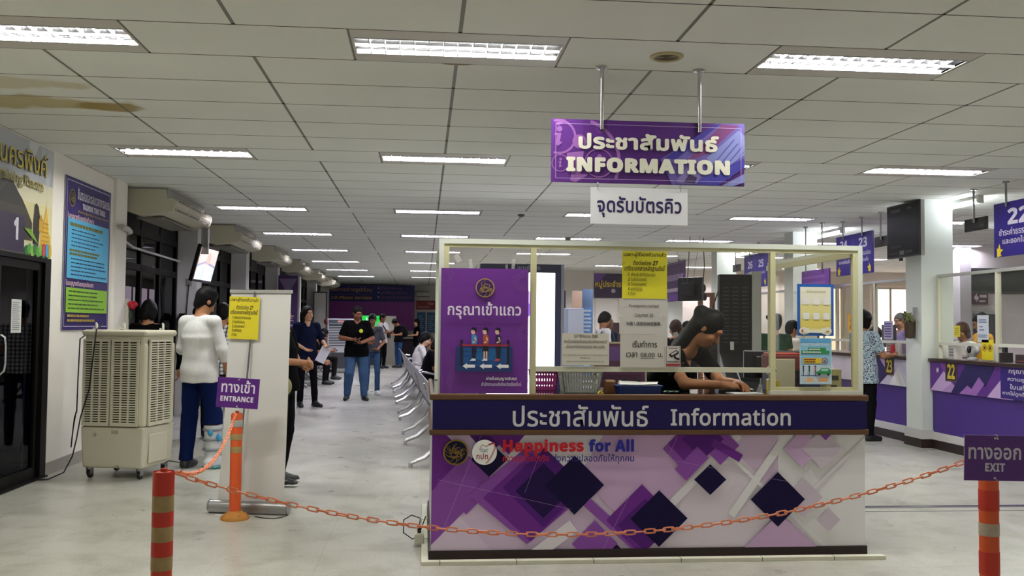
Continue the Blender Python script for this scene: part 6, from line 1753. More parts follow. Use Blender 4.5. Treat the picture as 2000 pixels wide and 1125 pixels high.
SKIN_T = {'light': '#c99a78', 'tan': '#a87452', 'brown': '#8a5a3e', 'pale': '#d8ae90'}
def cloth(c, rough=.9): return M(c, rough, noise=.12, nscale=30, spec=.06)
def pattern_mat(kind):
    if kind in MATS: return MATS[kind]
    m = bpy.data.materials.new(kind); m.use_nodes = True; nt = m.node_tree; b = nt.nodes['Principled BSDF']; L = nt.links.new
    b.inputs['Roughness'].default_value = .85
    tc = nt.nodes.new('ShaderNodeTexCoord')
    if kind == 'plaid':
        prev = None
        for d, sc in (('X', 7.0), ('Z', 7.0)):
            w = nt.nodes.new('ShaderNodeTexWave'); w.bands_direction = d; w.inputs['Scale'].default_value = sc; L(tc.outputs['Object'], w.inputs['Vector'])
            r = nt.nodes.new('ShaderNodeValToRGB'); r.color_ramp.interpolation = 'CONSTANT'
            r.color_ramp.elements[0].color = (*srgb('#6a6a72'), 1); r.color_ramp.elements[1].position = .3; r.color_ramp.elements[1].color = (1, 1, 1, 1)
            L(w.outputs['Fac'], r.inputs[0])
            if prev is None: prev = r.outputs[0]
            else:
                x = nt.nodes.new('ShaderNodeMix'); x.data_type = 'RGBA'; x.blend_type = 'MULTIPLY'; x.inputs['Factor'].default_value = .8
                L(prev, x.inputs['A']); L(r.outputs[0], x.inputs['B']); prev = x.outputs['Result']
        x = nt.nodes.new('ShaderNodeMix'); x.data_type = 'RGBA'; x.blend_type = 'MULTIPLY'; x.inputs['Factor'].default_value = 1
        x.inputs['B'].default_value = (*srgb('#c4c2c2'), 1); L(prev, x.inputs['A']); L(x.outputs['Result'], b.inputs['Base Color'])
    else:
        v = nt.nodes.new('ShaderNodeTexVoronoi'); v.inputs['Scale'].default_value = 42; L(tc.outputs['Object'], v.inputs['Vector'])
        r = nt.nodes.new('ShaderNodeValToRGB'); r.color_ramp.interpolation = 'CONSTANT'
        r.color_ramp.elements[0].color = (*srgb('#2c3450'), 1); r.color_ramp.elements[1].position = .38; r.color_ramp.elements[1].color = (*srgb('#b8c4cc'), 1)
        e = r.color_ramp.elements.new(.62); e.color = (*srgb('#7c97a8'), 1)
        L(v.outputs['Distance'], r.inputs[0]); L(r.outputs[0], b.inputs['Base Color'])
    MATS[kind] = m
    return m

def hand_prims(W, f, n, s, curl=.35, sc=1.0, thumb=.3, spread=0.0):
    """W wrist, f along the palm, n palm normal (fingers curl that way), s towards the thumb"""
    W = V3(W); f = unit(f); n = unit(V3(n)-f*(V3(n) @ f)); s = unit(s-f*(V3(s) @ f)-n*(V3(s) @ n))
    R = np.stack([s, f, n], 1)
    pr = [elli(W+f*.048*sc, (.041*sc, .052*sc, .017*sc), R, .012), caps(W-f*.02*sc, W+f*.03*sc, .025*sc, .024*sc, .015)]
    for i, L in enumerate((.07, .078, .072, .056)):
        p = W+f*(.088-.004*abs(i-1.2))*sc+s*(.031-.0205*i)*sc
        r = (.0092, .0095, .009, .008)[i]*sc
        ang = curl*(.7+.12*i); d = unit(f+s*spread*(1.2-i)*.15)
        for q, fr in enumerate((.45, .32, .23)):
            d2 = unit(d*math.cos(ang)+n*math.sin(ang)); e = p+d2*L*fr*sc
            pr.append(caps(p, e, r, r*.92, .004)); p = e; r *= .92; ang += curl*(.9 if q == 0 else .6)
    p = W+f*.02*sc+s*.03*sc; d = unit(f*.65+s*.75+n*thumb)
    e = p+d*.04*sc; pr.append(caps(p, e, .013*sc, .011*sc, .012)); d = unit(f*.95+s*.25+n*(thumb+.15)); pr.append(caps(e, e+d*.034*sc, .011*sc, .0088*sc, .004))
    return pr

BASE = dict(pelvis=(0, 0, .93), chest=(0, .012, 1.22), neck=(0, .02, 1.445), head=(0, -.012, 1.60),
            shL=(.178, .012, 1.395), shR=(-.178, .012, 1.395), elL=(.222, .035, 1.12), elR=(-.222, .035, 1.12), wrL=(.235, -.03, .875), wrR=(-.235, -.03, .875),
            hiL=(.09, 0, .92), hiR=(-.09, 0, .92), knL=(.1, -.02, .5), knR=(-.1, -.02, .5), anL=(.1, .02, .085), anR=(-.1, .02, .085), toL=(.12, -.14, .03), toR=(-.12, -.14, .03))
SIT = dict(pelvis=(0, 0, .52), chest=(0, -.03, .82), neck=(0, -.07, 1.035), head=(0, -.15, 1.17), shL=(.175, -.06, .99), shR=(-.175, -.06, .99),
           elL=(.2, -.16, .74), elR=(-.2, -.16, .74), wrL=(.07, -.36, .72), wrR=(-.07, -.36, .72), hiL=(.09, 0, .51), hiR=(-.09, 0, .51),
           knL=(.11, -.43, .52), knR=(-.11, -.43, .52), anL=(.11, -.4, .085), anR=(-.11, -.4, .085), toL=(.13, -.56, .03), toR=(-.13, -.56, .03))

def person(loc, rz, label, hair_extra=None, eyes='open',  H=1.72, pose=None, base=None, shirt='#09090b', sleeve=.55, trousers='#0e0e12', shoes='#17171a', skin='tan', hair='short', haircol='#060404', build=1.0,
           hd=(0, 0), hem=.1, h=.014, hh=.008, curl=.5, sole=None, sleeves_flat=True, palms=None, legs=True, skirt=False, neckline=.05, nolap=False, feet=True, cap=None, trouser_w=1.0, bare_leg=None, group=None):
    J = {k: V3(v) for k, v in (base or BASE).items()}
    s = H/1.72
    if pose:
        for k, v in pose.items(): J[k] = V3(v)
    for k in J: J[k] = J[k]*s
    t = empty('person', loc, rz, label, 'person', group)
    sk = M(SKIN_T.get(skin, skin), .55, spec=.35)
    b = build*s
    lat = unit(J['shL']-J['shR']); up1 = unit(J['chest']-J['pelvis']); up2 = unit(J['neck']-J['chest'])
    def frame(up, la):
        x = unit(la-up*(la @ up)); y = np.cross(up, x); return np.stack([x, y, up], 1)
    latp = unit(J['hiL']-J['hiR'])
    Rc = frame(up2, lat); Rb = frame(up1, unit(lat+latp)); Rp = frame(unit(up1+(V3((0, 0, .6)) if base is None else 0)), latp)
    mid = (J['pelvis']+J['chest'])/2
    hdR = rotz(hd[0]) @ rotx(hd[1]) if not hasattr(hd[0], '__len__') else np.array(hd)
    hc = J['head']
    def hp(x, y, z): return hc+hdR @ (V3((x, y, z))*s)
    # ---- body
    body = [elli(J['chest']+Rc[:, 2]*.06*s, (.15*b, .098*b, .17*s), Rc, .04), elli(mid, (.135*b, .095*b, .15*s), Rb, .05), elli(J['pelvis'], (.15*b, .105*b, .12*s), Rp, .05)]
    for S_ in 'LR':
        body += [caps(J['neck']-Rc[:, 2]*.03*s, J['sh'+S_], .05*b, .052*b, .03), caps(J['sh'+S_], J['el'+S_], .05*b, .037*b, .03), caps(J['el'+S_], J['wr'+S_], .038*b, .026*s, .02)]
        if legs: body += [caps(J['hi'+S_], J['kn'+S_], .078*b, .052*b, .03), caps(J['kn'+S_], J['an'+S_], .053*b, .036*s, .02)]
    body += [caps(J['neck']-up2*.03*s, hp(0, .02, -.05), .055*b, .05*s, .025)]
    V1, F1 = sdf_mesh(body, h)
    head = [caps(J['neck'], hp(0, .02, -.05), .053*s, .05*s, .02), elli(hp(0, .015, .025), (.074*s, .094*s, .098*s), hdR, .03), elli(hp(0, -.022, -.055), (.056*s, .066*s, .062*s), hdR, .035), elli(hp(0, -.06, -.095), (.026*s, .024*s, .02*s), hdR, .03),
            elli(hp(0, -.074, .036), (.05*s, .018*s, .016*s), hdR, .02), caps(hp(0, -.086, .012), hp(0, -.106, -.028), .009*s, .015*s, .012), elli(hp(0, -.092, -.03), (.02*s, .014*s, .01*s), hdR, .01),
            elli(hp(.034, -.1, .013), (.019*s, .016*s, .012*s), hdR, .012, '-'), elli(hp(-.034, -.1, .013), (.019*s, .016*s, .012*s), hdR, .012, '-'),
            elli(hp(.038, -.062, -.03), (.026*s, .022*s, .022*s), hdR, .03), elli(hp(-.038, -.062, -.03), (.026*s, .022*s, .022*s), hdR, .03),
            elli(hp(0, -.082, -.062), (.025*s, .013*s, .007*s), hdR, .008), elli(hp(0, -.08, -.073), (.021*s, .012*s, .006*s), hdR, .008)]
    for sx in (-1, 1): head += [elli(hp(sx*.077, .012, -.005), (.01*s, .022*s, .031*s), hdR, .01)]
    V2, F2 = sdf_mesh(head, hh)
    groups = [(V1, F1, 0), (V2, F2, 0)]
    for S_, sg in (('L', 1), ('R', -1)):
        f = unit(J['wr'+S_]-J['el'+S_])
        if palms and S_ in palms: f2, n2, s2 = palms[S_][:3]; cu = palms[S_][3] if len(palms[S_]) > 3 else curl
        else:
            f2 = f; n2 = unit(np.cross(f, V3((0, -1, 0)))*sg*-1 if abs(f[2]) > .6 else V3((0, 0, 1))*1.0); s2 = V3((0, -1, 0)) if abs(f[2]) > .6 else V3((-sg, 0, .3)); cu = curl
        Vh, Fh = sdf_mesh(hand_prims(J['wr'+S_], f2, n2, s2, cu, s), max(.005, hh*.75))
        groups.append((Vh, Fh, 0))
    mb = MB()
    Rm = Matrix(hdR.tolist())
    for sx in (-1, 1):
        if eyes == 'open': mb.ellip(hp(sx*.033, -.0815, .012), (.012*s, .006*s, .0048*s), 10, 6, 0, Rm); mb.ellip(hp(sx*.033, -.0862, .012), (.0052*s, .0025*s, .0048*s), 8, 6, 1, Rm)
        else: mb.ellip(hp(sx*.033, -.085, .006), (.014*s, .004*s, .0028*s), 8, 6, 1, Rm)
        mb.ellip(hp(sx*.034, -.0895, .037), (.021*s, .006*s, .0042*s), 8, 6, 1, Rm)
    mb.ellip(hp(0, -.0945, -.067), (.022*s, .004*s, .0065*s), 10, 6, 2, Rm)
    gv = np.array([list(v) for v in mb.v]); 
    for mi in range(3):
        groups.append((gv, [f for f, m in zip(mb.f, mb.mi) if m == mi], mi+1))
    np_mesh('body', groups, [sk, M('#d8d2cc', .3), M('#120d0b', .4), M('#8f4d44', .5)], t)
    # ---- hair
    hr = []
    hm = M(haircol, .6, spec=.15, noise=.4, nscale=90, bump=.12)
    if hair != 'bald':
        thick = {'short': 1.06, 'full': 1.12, 'long': 1.1, 'bob': 1.12, 'bun': 1.07, 'thin': 1.02}[hair]
        hr = [elli(hp(0, .02, .032), (.078*thick*s, .099*thick*s, .1*thick*s), hdR, .02)]
        if hair == 'full': hr += [elli(hp(.02, -.03, .1), (.07*s, .07*s, .04*s), hdR, .03), elli(hp(-.03, .03, .1), (.06*s, .07*s, .045*s), hdR, .03)]
        hr += [elli(hp(0, -.118, -.035), (.08*s, .085*s, .098*s), hdR, .012, '-'), elli(hp(0, -.02, -.165), (.13*s, .13*s, .085*s), hdR, .02, '-')]
        hr += [elli(hp(0, .055, -.045), (.06*s, .05*s, .06*s), hdR, .03)]
        if hair == 'short':
            for sx in (-1, 1): hr += [elli(hp(sx*.08, -.03, -.03), (.03*s, .05*s, .05*s), hdR, .01, '-')]
        if hair == 'long':
            for x, y, z in ((.065, .04, -.19), (-.065, .04, -.19), (0, .07, -.22), (.05, .07, -.2), (-.05, .07, -.2)): hr.append(caps(hp(x*.95, y+.01, .0), hc+hdR @ (V3((x, y, 0))*s)+V3((0, 0, z))*s, .042*s, .03*s, .03))
        if hair == 'bob':
            for x, y, z in ((.07, .03, -.09), (-.07, .03, -.09), (0, .07, -.1)): hr.append(caps(hp(x, y, .0), hp(x, y, z), .04*s, .035*s, .03))
        if hair == 'bun':
            hr += [elli(hp(.0, .11, .05), (.05*s, .05*s, .045*s), hdR, .02), caps(hp(-.06, .05, -.02), hp(-.02, .11, .04), .03*s, .035*s, .02), caps(hp(.06, .04, -.02), hp(.02, .11, .04), .03*s, .035*s, .02)]
        if hair_extra: hr += hair_extra(hp, J)
        Vh, Fh = sdf_mesh(hr, hh, .0055 if hair == 'full' else .0035, 5)
        np_mesh('hair', [(Vh, Fh, 0)], [hm], t)
    if cap:
        cp = [elli(hp(0, .015, .05), (.088*s, .108*s, .082*s), hdR, .01), elli(hp(0, .0, -.06), (.2*s, .2*s, .08*s), hdR, .01, '-')]
        if cap[1]: cp.append(elli(hp(0, -.13, .045), (.07*s, .07*s, .012*s), hdR, .01))
        Vc, Fc = sdf_mesh(cp, hh); np_mesh('cap', [(Vc, Fc, 0)], [cloth(cap[0])], t)
    # ---- shirt
    ex = .02
    hemp = J['pelvis']-up1*(hem-.03)*s
    sh = [elli(J['chest']+Rc[:, 2]*.05*s, (.158*b+ex*.6, .106*b+ex*.7, .18*s), Rc, .05), ecyl(J['chest']+up1*.02*s, J['pelvis']-up1*.2*s, (.152*b+ex*.5, .106*b+ex*.7), (.168*b+ex*1.5, .122*b+ex*1.4), Rb, .06), elli(J['pelvis'], (.158*b+ex*.8, .112*b+ex, .12*s), Rp, .05)]
    for S_ in 'LR':
        e = J['el'+S_]; a = J['sh'+S_]; w = J['wr'+S_]
        sh.append(caps(J['neck']-Rc[:, 2]*.035*s, a, .055*b, .056*b, .03))
        if sleeve <= 1: sh.append(caps(a, a+(e-a)*sleeve, .057*b, .056*b+.004, .03, True))
        else:
            sh.append(caps(a, e, .057*b, .05*b, .03)); sh.append(caps(e, e+(w-e)*(sleeve-1), .05*b, .04*b, .03, True))
    sh += [plane(hemp, -up1)]
    sh.append(caps(J['neck']+up2*.045*s, J['neck']+up2*.14*s, .058*s, .075*s, .01, False, '-'))
    sh.append(elli(J['neck']+Rc[:, 1]*-.085*s+up2*.0*s, (.04*s, .045*s, .03*s+neckline*.35), Rc, .01, '-'))
    Vs, Fs = sdf_mesh(sh, h, .0028, len(label))
    np_mesh('shirt', [(Vs, Fs, 0)], [pattern_mat(shirt) if shirt in ('plaid', 'floral') else cloth(shirt)], t)
    # ---- trousers
    if legs:
        tr = [elli(J['pelvis'], (.158*b+.008, .114*b+.006, .13*s), Rp, .05)]
        for S_ in 'LR':
            k_, a_ = J['kn'+S_], J['an'+S_]
            tw = trouser_w
            tr.append(caps(J['hi'+S_], k_, .09*b, .063*b*tw, .014))
            if bare_leg and S_ == bare_leg[0]: tr.append(caps(k_, k_+(a_-k_)*bare_leg[1], .07*b*tw, .075*b*tw, .03, True))
            else: tr.append(caps(k_, a_+(k_-a_)*.02-V3((0, 0, .02*s)), .063*b*tw, .052*s*tw, .014, True))
        tr.append(plane(J['pelvis']+unit(up1)*.1*s, unit(up1)))
        Vt, Ft = sdf_mesh(tr, h, .003, 2+len(label)); np_mesh('trousers', [(Vt, Ft, 0)], [cloth(trousers)], t)
        if feet:
            for S_ in 'LR':
                if bare_leg and S_ == bare_leg[0]: continue
                a_, o_ = J['an'+S_], J['to'+S_]
                he = V3((a_[0], a_[1], max(a_[2]-.05*s, .03*s)))+unit(V3((a_[0]-o_[0], a_[1]-o_[1], 0)))*.02*s
                o2 = V3((o_[0], o_[1], max(o_[2], .03*s)))
                fz = min(he[2], o2[2])-.03*s
                sp = [caps(he, o2, .042*s, .036*s, .02), caps(a_-V3((0, 0, .01*s)), he, .045*s, .042*s, .02), caps(he*.4+o2*.6+V3((0, 0, .012*s)), a_, .035*s, .04*s, .03)]
                dirn = unit(o2-he)
                sp.append(plane(he-V3((0, 0, .03*s)), np.cross(np.cross(dirn, V3((0, 0, -1))), dirn)))
                Vf, Ff = sdf_mesh(sp, hh)
                shoe = np_mesh('shoe', [(Vf, Ff, 0)], [M(shoes, .5)], t)
                if sole:
                    so = [caps(he-V3((0, 0, .012*s)), o2-V3((0, 0, .012*s)), .046*s, .04*s, .01), plane(he-V3((0, 0, .03*s)), V3((0, 0, -1))), plane(he-V3((0, 0, .006*s)), V3((0, 0, 1)))]
                    Vf, Ff = sdf_mesh(so, hh); np_mesh('sole', [(Vf, Ff, 0)], [M(sole, .5)], shoe)
    return t, J
def phone(p, rot, label, col='#0c0c10'):
    mb = MB(); mb.box(-.036, .036, -.076, .076, -.004, .004); o = mb.build('phone', M(col, .2), bevel=.003)
    o.location = p; o.rotation_euler = rot
    return tag(o, label, 'phone')
def rel(pts, loc, rz):
    R = rotz(-rz)
    return {k: tuple(R @ (V3(v)-V3(loc))) for k, v in pts.items()}
# 1 man with a walking boot, seen from behind
t1, J1 = person((-2.16, 9.45, 0), PI-.5, 'man seen from behind in a white top and blue trousers, wearing a medical walking boot', H=1.745, shirt='#dcdbda', sleeve=1.5, trousers='#0f1c47',
    skin='tan', hair='full', hd=(-.25, .55), hem=.14, h=.011, hh=.007, build=1.03, trouser_w=1.22, bare_leg=('R', .2), shoes='#141416',
    pose=dict(head=(.0, -.06, 1.585), neck=(0, .005, 1.445), elR=(-.25, -.02, 1.13), wrR=(-.255, -.1, .9), elL=(.22, .0, 1.13), wrL=(.1, -.24, 1.06), knL=(.11, .0, .5), anL=(.12, .03, .085), toL=(.16, -.13, .03), knR=(-.11, -.07, .5), anR=(-.12, -.06, .09), toR=(-.15, -.22, .03)))
a = J1['anR']; k_ = J1['knR']
bs = [caps(a+V3((0, 0, .02)), a+(k_-a)*.78, .064, .085, .03, True), caps(a+V3((0, .035, -.035)), J1['toR']+V3((0, -.03, .01)), .062, .056, .03), plane((0, 0, .0), (0, 0, -1))]
Vb, Fb = sdf_mesh(bs, .009)
bt_ = np_mesh('walking_boot', [(Vb, Fb, 0)], [M('#c9cbd0', .4)], t1)
mb = MB()
for f_ in (.22, .45, .68):
    c = a+(k_-a)*f_; r = .075+.02*f_; d = unit(k_-a)
    mb.tube([tuple(c+V3((r*math.cos(q), r*math.sin(q), 0))) for q in np.linspace(0, 2*PI, 20, endpoint=False)], .011, 6, closed=True)
mb.build('strap', M('#77797e', .6), bt_, smooth=True)
mb = MB()
for z in (.0,): mb.tube([tuple(V3((a[0]-.06, a[1]+.06, .015))), tuple(V3((J1['toR'][0]-.06, J1['toR'][1]-.05, .015))), tuple(V3((J1['toR'][0]+.06, J1['toR'][1]-.05, .015))), tuple(V3((a[0]+.065, a[1]+.07, .015)))], .012, 6)
mb.build('boot_sole', M('#3f8f8a', .5), bt_)
mb = MB(); c = a+(k_-a)*.5; mb.ellip(tuple(c+V3((-.085, .01, .0))), (.018, .03, .04), 10, 8); mb.ellip(tuple(c+V3((-.04, .08, .05))), (.03, .015, .03), 10, 8)
mb.build('pump', M('#2f93c4', .4), bt_, smooth=True)
# 2 plaid shirt, 3-4 dark figures beside the cooler
person((-2.33, 11.3, 0), PI-.3, 'person in a grey plaid shirt half hidden behind the roll-up banner', H=1.63, shirt='plaid', sleeve=.7, trousers='#1c2233', hair='short', h=.014, hh=.01, hd=(.2, .3), pose=dict(elR=(-.23, -.03, 1.12), wrR=(-.16, -.25, 1.1)))
person((-3.16, 11.25, 0), PI-.2, 'person with round black hair just behind the beige air cooler, facing away', H=1.65, hair='bob', h=.018, hh=.012, hd=(0, .3))
person((-2.74, 11.9, 0), .2, 'person in black behind the man in the white top, legs showing beside the air cooler', H=1.62, hair='short', h=.018, hh=.012, hd=(0, .3), sole='#cfcfcf', sleeve=1.95, shirt='#08080a')
# 5 person in black beside the roll-up banner
t5, J5 = person((-1.225, 8.5, 0), PI/2-.15, 'person in black beside the roll-up banner, hands clasped, head hidden by the banner', H=1.62, shirt='#08080a', sleeve=.75, trousers='#0e0e12', shoes='#121214', sole='#d8d8d8', skin='tan', h=.012, hh=.008, hair='short',
    pose=dict(head=(0, .05, 1.59), neck=(0, .035, 1.44), elL=(.25, -.05, 1.13), wrL=(.06, -.22, 1.08), elR=(-.25, -.05, 1.15), wrR=(-.04, -.25, 1.13), knR=(-.1, -.01, .5), anR=(-.11, .0, .085), toR=(-.14, -.16, .03), anL=(.1, .05, .085), toL=(.13, -.1, .03)),
    palms=dict(L=((-1, -.25, .1), (0, .8, .2), (0, 0, 1), .5), R=((1, -.15, -.25), (0, .8, -.2), (0, 0, 1), .6)))
so_ = [c for c in t5.children if c.name.startswith('shoe')][-1]
mb = MB(); ax_ = J5['toR']; an_ = J5['anR']
pts = [V3((an_[0]-.047, an_[1]+.02, .055)), V3((an_[0]-.05, an_[1]-.03, .042)), V3((ax_[0]-.04, ax_[1]+.08, .05)), V3((ax_[0]-.03, ax_[1]+.05, .062))]
mb.tube([tuple(p) for p in pts], [.003, .006, .004, .002], 6); mb.build('side_mark', M('#b9b9b9', .4), so_)
mb = MB(); mb.ellip((0, 0, 0), (.06, .04, .08), 14, 10); mb.tube([(0, 0, .07), (-.02, .0, .14), (-.03, .04, .3)], .008, 6)
o = mb.build('pouch', M('#8f8a66', .7), smooth=True); o.location = (-1.17, 8.22, .87); tag(o, 'beige pouch hanging at the hip of the person beside the roll-up banner', 'bag')
# 6 woman with a sheet of paper
person((-1.98, 16.4, 0), .45, 'woman with long dark hair in navy, standing left of the aisle holding a paper', H=1.7, shirt='#141a30', sleeve=1.2, trousers='#0d0d12', shoes='#141416', skin='light', hair='long', haircol='#17100d', hd=(.35, 0), h=.014, hh=.009, hem=.2,
    pose=dict(elL=(.27, -.0, 1.14), wrL=(.27, -.2, 1.06), elR=(-.25, .02, 1.12), wrR=(-.1, -.2, 1.0), anL=(.14, -.06, .085), toL=(.2, -.2, .03), knL=(.12, -.04, .5)), neckline=.12)
mb = MB(); mb.box(-.085, .085, -.002, .002, -.15, .12); o = mb.build('paper_sheet', M('#e3e1ea', .6)); o.location = (-1.69, 16.32, .9); o.rotation_euler = (.2, .42, .5); tag(o, 'white sheet of paper held by the long-haired woman in the aisle', 'paper')
# 7 man in the black tee walking
t7, J7 = person((-1.24, 17.85, 0), .12, 'stout man in a black tee and jeans walking down the aisle with a phone', H=1.74, shirt='#08080a', sleeve=.85, trousers='#3e5878', shoes='#101012', skin='brown', hair='short', build=1.2, hd=(.2, .35), h=.013, hh=.009, hem=.16, trouser_w=1.18,
    pose=dict(head=(.01, -.04, 1.595), elL=(.28, -.03, 1.13), wrL=(.06, -.28, 1.06), elR=(-.29, .0, 1.15), wrR=(-.08, -.27, 1.12), knL=(.13, -.06, .5), anL=(.15, -.05, .085), toL=(.19, -.2, .03), knR=(-.13, -.1, .5), anR=(-.16, .03, .1), toR=(-.2, -.12, .03)),
    palms=dict(L=((-.9, -.4, .1), (.2, .3, 1), (0, -1, .3), .5), R=((.9, -.4, -.1), (0, .3, 1), (0, -1, .3), .5)))
mb = MB(); mb.lathe([(.0, 0), (.036, 0), (.036, .008), (.0, .01)], n=20); mb.xform(Matrix.Translation((.07, -.163, 1.29)) @ Matrix.Rotation(PI/2, 4, 'X')); mb.build('badge', M('#d8e03a', .5), t7)
phone((-1.24, 17.52, 1.09), (.5, 0, .2), 'dark phone in the hands of the man in the black tee')
# 8 woman behind him
t8, J8 = person((-1.03, 19.2, 0), .25, 'woman in grey tee and white sneakers just behind the man in the black tee', H=1.62, shirt='#4a4c55', sleeve=.8, trousers='#3a5273', shoes='#d9dadd', skin='brown', hair='bun', hd=(-.2, .4), h=.014, hh=.01, build=.95, hem=.06,
    pose=dict(elL=(.25, -.02, 1.12), wrL=(.1, -.2, 1.0), elR=(-.24, .0, 1.12), wrR=(-.08, -.22, 1.1), knL=(.11, -.08, .5), anL=(.12, -.02, .085), toL=(.14, -.17, .03), anR=(-.1, .06, .09)))
mb = MB(); mb.tube([(-.12, -.13, 1.0), (-.05, -.15, 1.15), (.1, -.12, 1.32), (.13, .0, 1.36), (.1, .13, 1.25), (-.15, .12, 1.0)], .012, 6); mb.build('bag_strap', BLACK, t8, smooth=True)
# 9-11 standing far down the aisle
t9, J9 = person((-1.33, 31.0, 0), .95, 'man in a white tee and black trousers standing far down the aisle', H=1.76, shirt='#c9c6c4', sleeve=.8, trousers='#0f0f12', skin='brown', h=.022, hh=.014, hd=(.2, .35), hem=.16, pose=dict(elL=(.24, -.05, 1.13), wrL=(.06, -.3, 1.15), elR=(-.24, -.05, 1.13), wrR=(-.06, -.3, 1.15)))
mb = MB(); mb.tube([(-.16, -.14, 1.4), (.0, -.16, 1.2), (.17, -.12, 1.05)], .02, 6); mb.box(.1, .22, -.17, -.1, .98, 1.14); mb.build('chest_bag', BLACK, t9)
phone((-1.06, 30.85, 1.16), (.4, 0, .9), 'phone held by the man in the white tee far down the aisle')
t10, J10 = person((-.82, 31.6, 0), -1.0, 'person in black with a backpack and blue jeans beside the man in the white tee', H=1.68, shirt='#121216', sleeve=.8, trousers='#33507a', skin='tan', hair='full', h=.022, hh=.014, hd=(0, .8), pose=dict(head=(0, -.13, 1.52), neck=(0, -.03, 1.43), elL=(.24, -.05, 1.13), wrL=(.06, -.3, 1.1), elR=(-.24, -.05, 1.13), wrR=(-.06, -.3, 1.1)))
bp = [elli((0, .2, 1.2), (.15, .1, .2), None, .03), elli((0, .27, 1.12), (.11, .06, .11), None, .03)]
Vb, Fb = sdf_mesh(bp, .02); np_mesh('backpack', [(Vb, Fb, 0)], [cloth('#1c1c20')], t10)
person((-.24, 34.0, 0), -1.3, 'woman in black with long black hair standing at the end wall by the blue posters', H=1.63, hair='long', h=.024, hh=.015, skin='light', hd=(0, .3), pose=dict(elL=(.22, -.05, 1.13), wrL=(.06, -.28, 1.1), elR=(-.22, -.05, 1.13), wrR=(-.06, -.28, 1.1)))
# seated people on the left
t_, J_ = person((-2.68, 22.6, 0), PI/2-.1, 'man in black seated by the left windows bending over a phone, nearer of the two', H=1.72, base=SIT, shirt='#08080a', trousers='#14141a', skin='tan', hair='short', h=.018, hh=.012, hd=(0, .5), sleeve=.7, pose=dict(head=(0, -.3, 1.1), neck=(0, -.2, 1.0), chest=(0, -.1, .8), shL=(.17, -.18, .97), shR=(-.17, -.18, .97), elL=(.2, -.3, .72), elR=(-.2, -.3, .72), wrL=(.06, -.52, .78), wrR=(-.06, -.52, .78)))
phone((-2.08, 22.63, .83), (.5, 0, PI/2), 'phone held by the nearer man seated by the left windows', '#1a1a20')
person((-2.68, 24.6, 0), PI/2, 'man in black seated by the left windows, farther of the two', H=1.72, base=SIT, shirt='#15151a', trousers='#1d1a1a', skin='brown', h=.022, hh=.014, hd=(0, .5))
# seated people on the aisle benches, facing the counters
rowlab = [('#d0cdca', 'person in a white top on the fourth bench from the desk', 'bob', 18.15), ('#101014', 'person in black bowing over a phone, nearest on the benches, beside the purple poster edge', 'short', 10.9),
          ('#0f0f13', 'person in black at the near end of the third bench from the desk', 'bob', 14.95), ('#15151b', 'dark-haired person in charcoal on the far end of the third bench', 'short', 16.6), ('#101016', 'person in black with long hair on the second bench from the desk', 'long', 12.4),
          ('#1a1a22', 'person in dark grey at the near end of the fifth bench', 'short', 21.0), ('#0e0e12', 'person in black bent far forward on the fifth bench', 'full', 22.2), ('#14141a', 'person in black at the far seat of the fourth bench from the desk', 'bob', 19.6), ('#101014', 'person in black with pale jeans in the middle of the third bench', 'short', 15.75)]
for i, (c, lab, hr_, y) in enumerate(rowlab):
    x = .27-.047*(y-9)
    bd = (.1, .9, .3, .7, .1, .6, 1.0, .2, .5)[i]; sx = (.1, 0, -.08, .06, 0, .1, -.1, 0, .05)[i]
    person((x+(.06, .17, .1, .14, .15, .12, .1, .12, .12)[i], y, 0), PI/2+(.05, .2, -.3, .1, .35, -.2, .2, 0, .3)[i], lab, H=1.7, base=SIT, pose=dict(chest=(sx*.5, -.02-.1*bd, .82-.03*bd), neck=(sx, -.05-.17*bd, 1.04-.1*bd), head=(sx*1.1, -.12-.26*bd, 1.175-.17*bd), shL=(.175+sx, -.05-.15*bd, .99-.08*bd), shR=(-.175+sx, -.05-.15*bd, .99-.08*bd)), shirt=c, trousers='#5d6b86' if i in (1, 8) else '#15151a', skin=['pale', 'tan', 'brown'][i % 3], hair=hr_, h=.018 if i < 3 else .024, hh=.012 if i < 3 else .016, hd=(.15*(i % 3-1), .55), sleeve=.75)
# people in the middle hall, seen through the desk screen
tm_, Jm_ = person((2.98, 15.5, 0), PI/2+.25, 'man in a white shirt with dark braces and black hair, seen through the hatch pane', H=1.64, shirt='#d8d6d6', sleeve=.8, trousers='#1c1c28', skin='tan', hair='full', h=.016, hh=.01, hd=(0, .5))
mb = MB()
for sx in (-1, 1): mb.tube([(sx*.1, -.13, 1.05), (sx*.1, -.145, 1.2), (sx*.1, -.1, 1.34), (sx*.1, .02, 1.385), (sx*.09, .12, 1.25), (sx*.05, .14, 1.05)], .02, 6)
mb.build('braces', M('#1a2340', .7), tm_, smooth=True)
person((3.27, 16.6, 0), PI/2+.6, 'man in navy with a brown cap, right of the man in white braces', H=1.56, shirt='#141d33', sleeve=.8, trousers='#1b1b20', skin='brown', hair='thin', haircol='#6a5a4c', cap=('#8a6f55', False), h=.016, hh=.01, hd=(0, .25))
person((3.52, 13.0, 0), PI+.2, 'person with reddish hair and black top seen left of the clerk, through the hatch pane', H=1.5, shirt='#121014', hair='bob', haircol='#2e1712', h=.016, hh=.01, skin='tan', hd=(.3, .3))
person((3.97, 14.0, 0), PI-.3, 'person in black wearing a dark cap behind the clerk head', H=1.5, shirt='#151519', hair='short', cap=('#1a181a', True), h=.018, hh=.011, skin='tan')
person((2.98, 9.05, 0), PI/2+.9, 'grey-haired man half hidden by the black ticket kiosk', H=1.665, shirt='#2a2426', hair='thin', haircol='#57504a', h=.014, hh=.009, skin='brown', hd=(.1, .05))
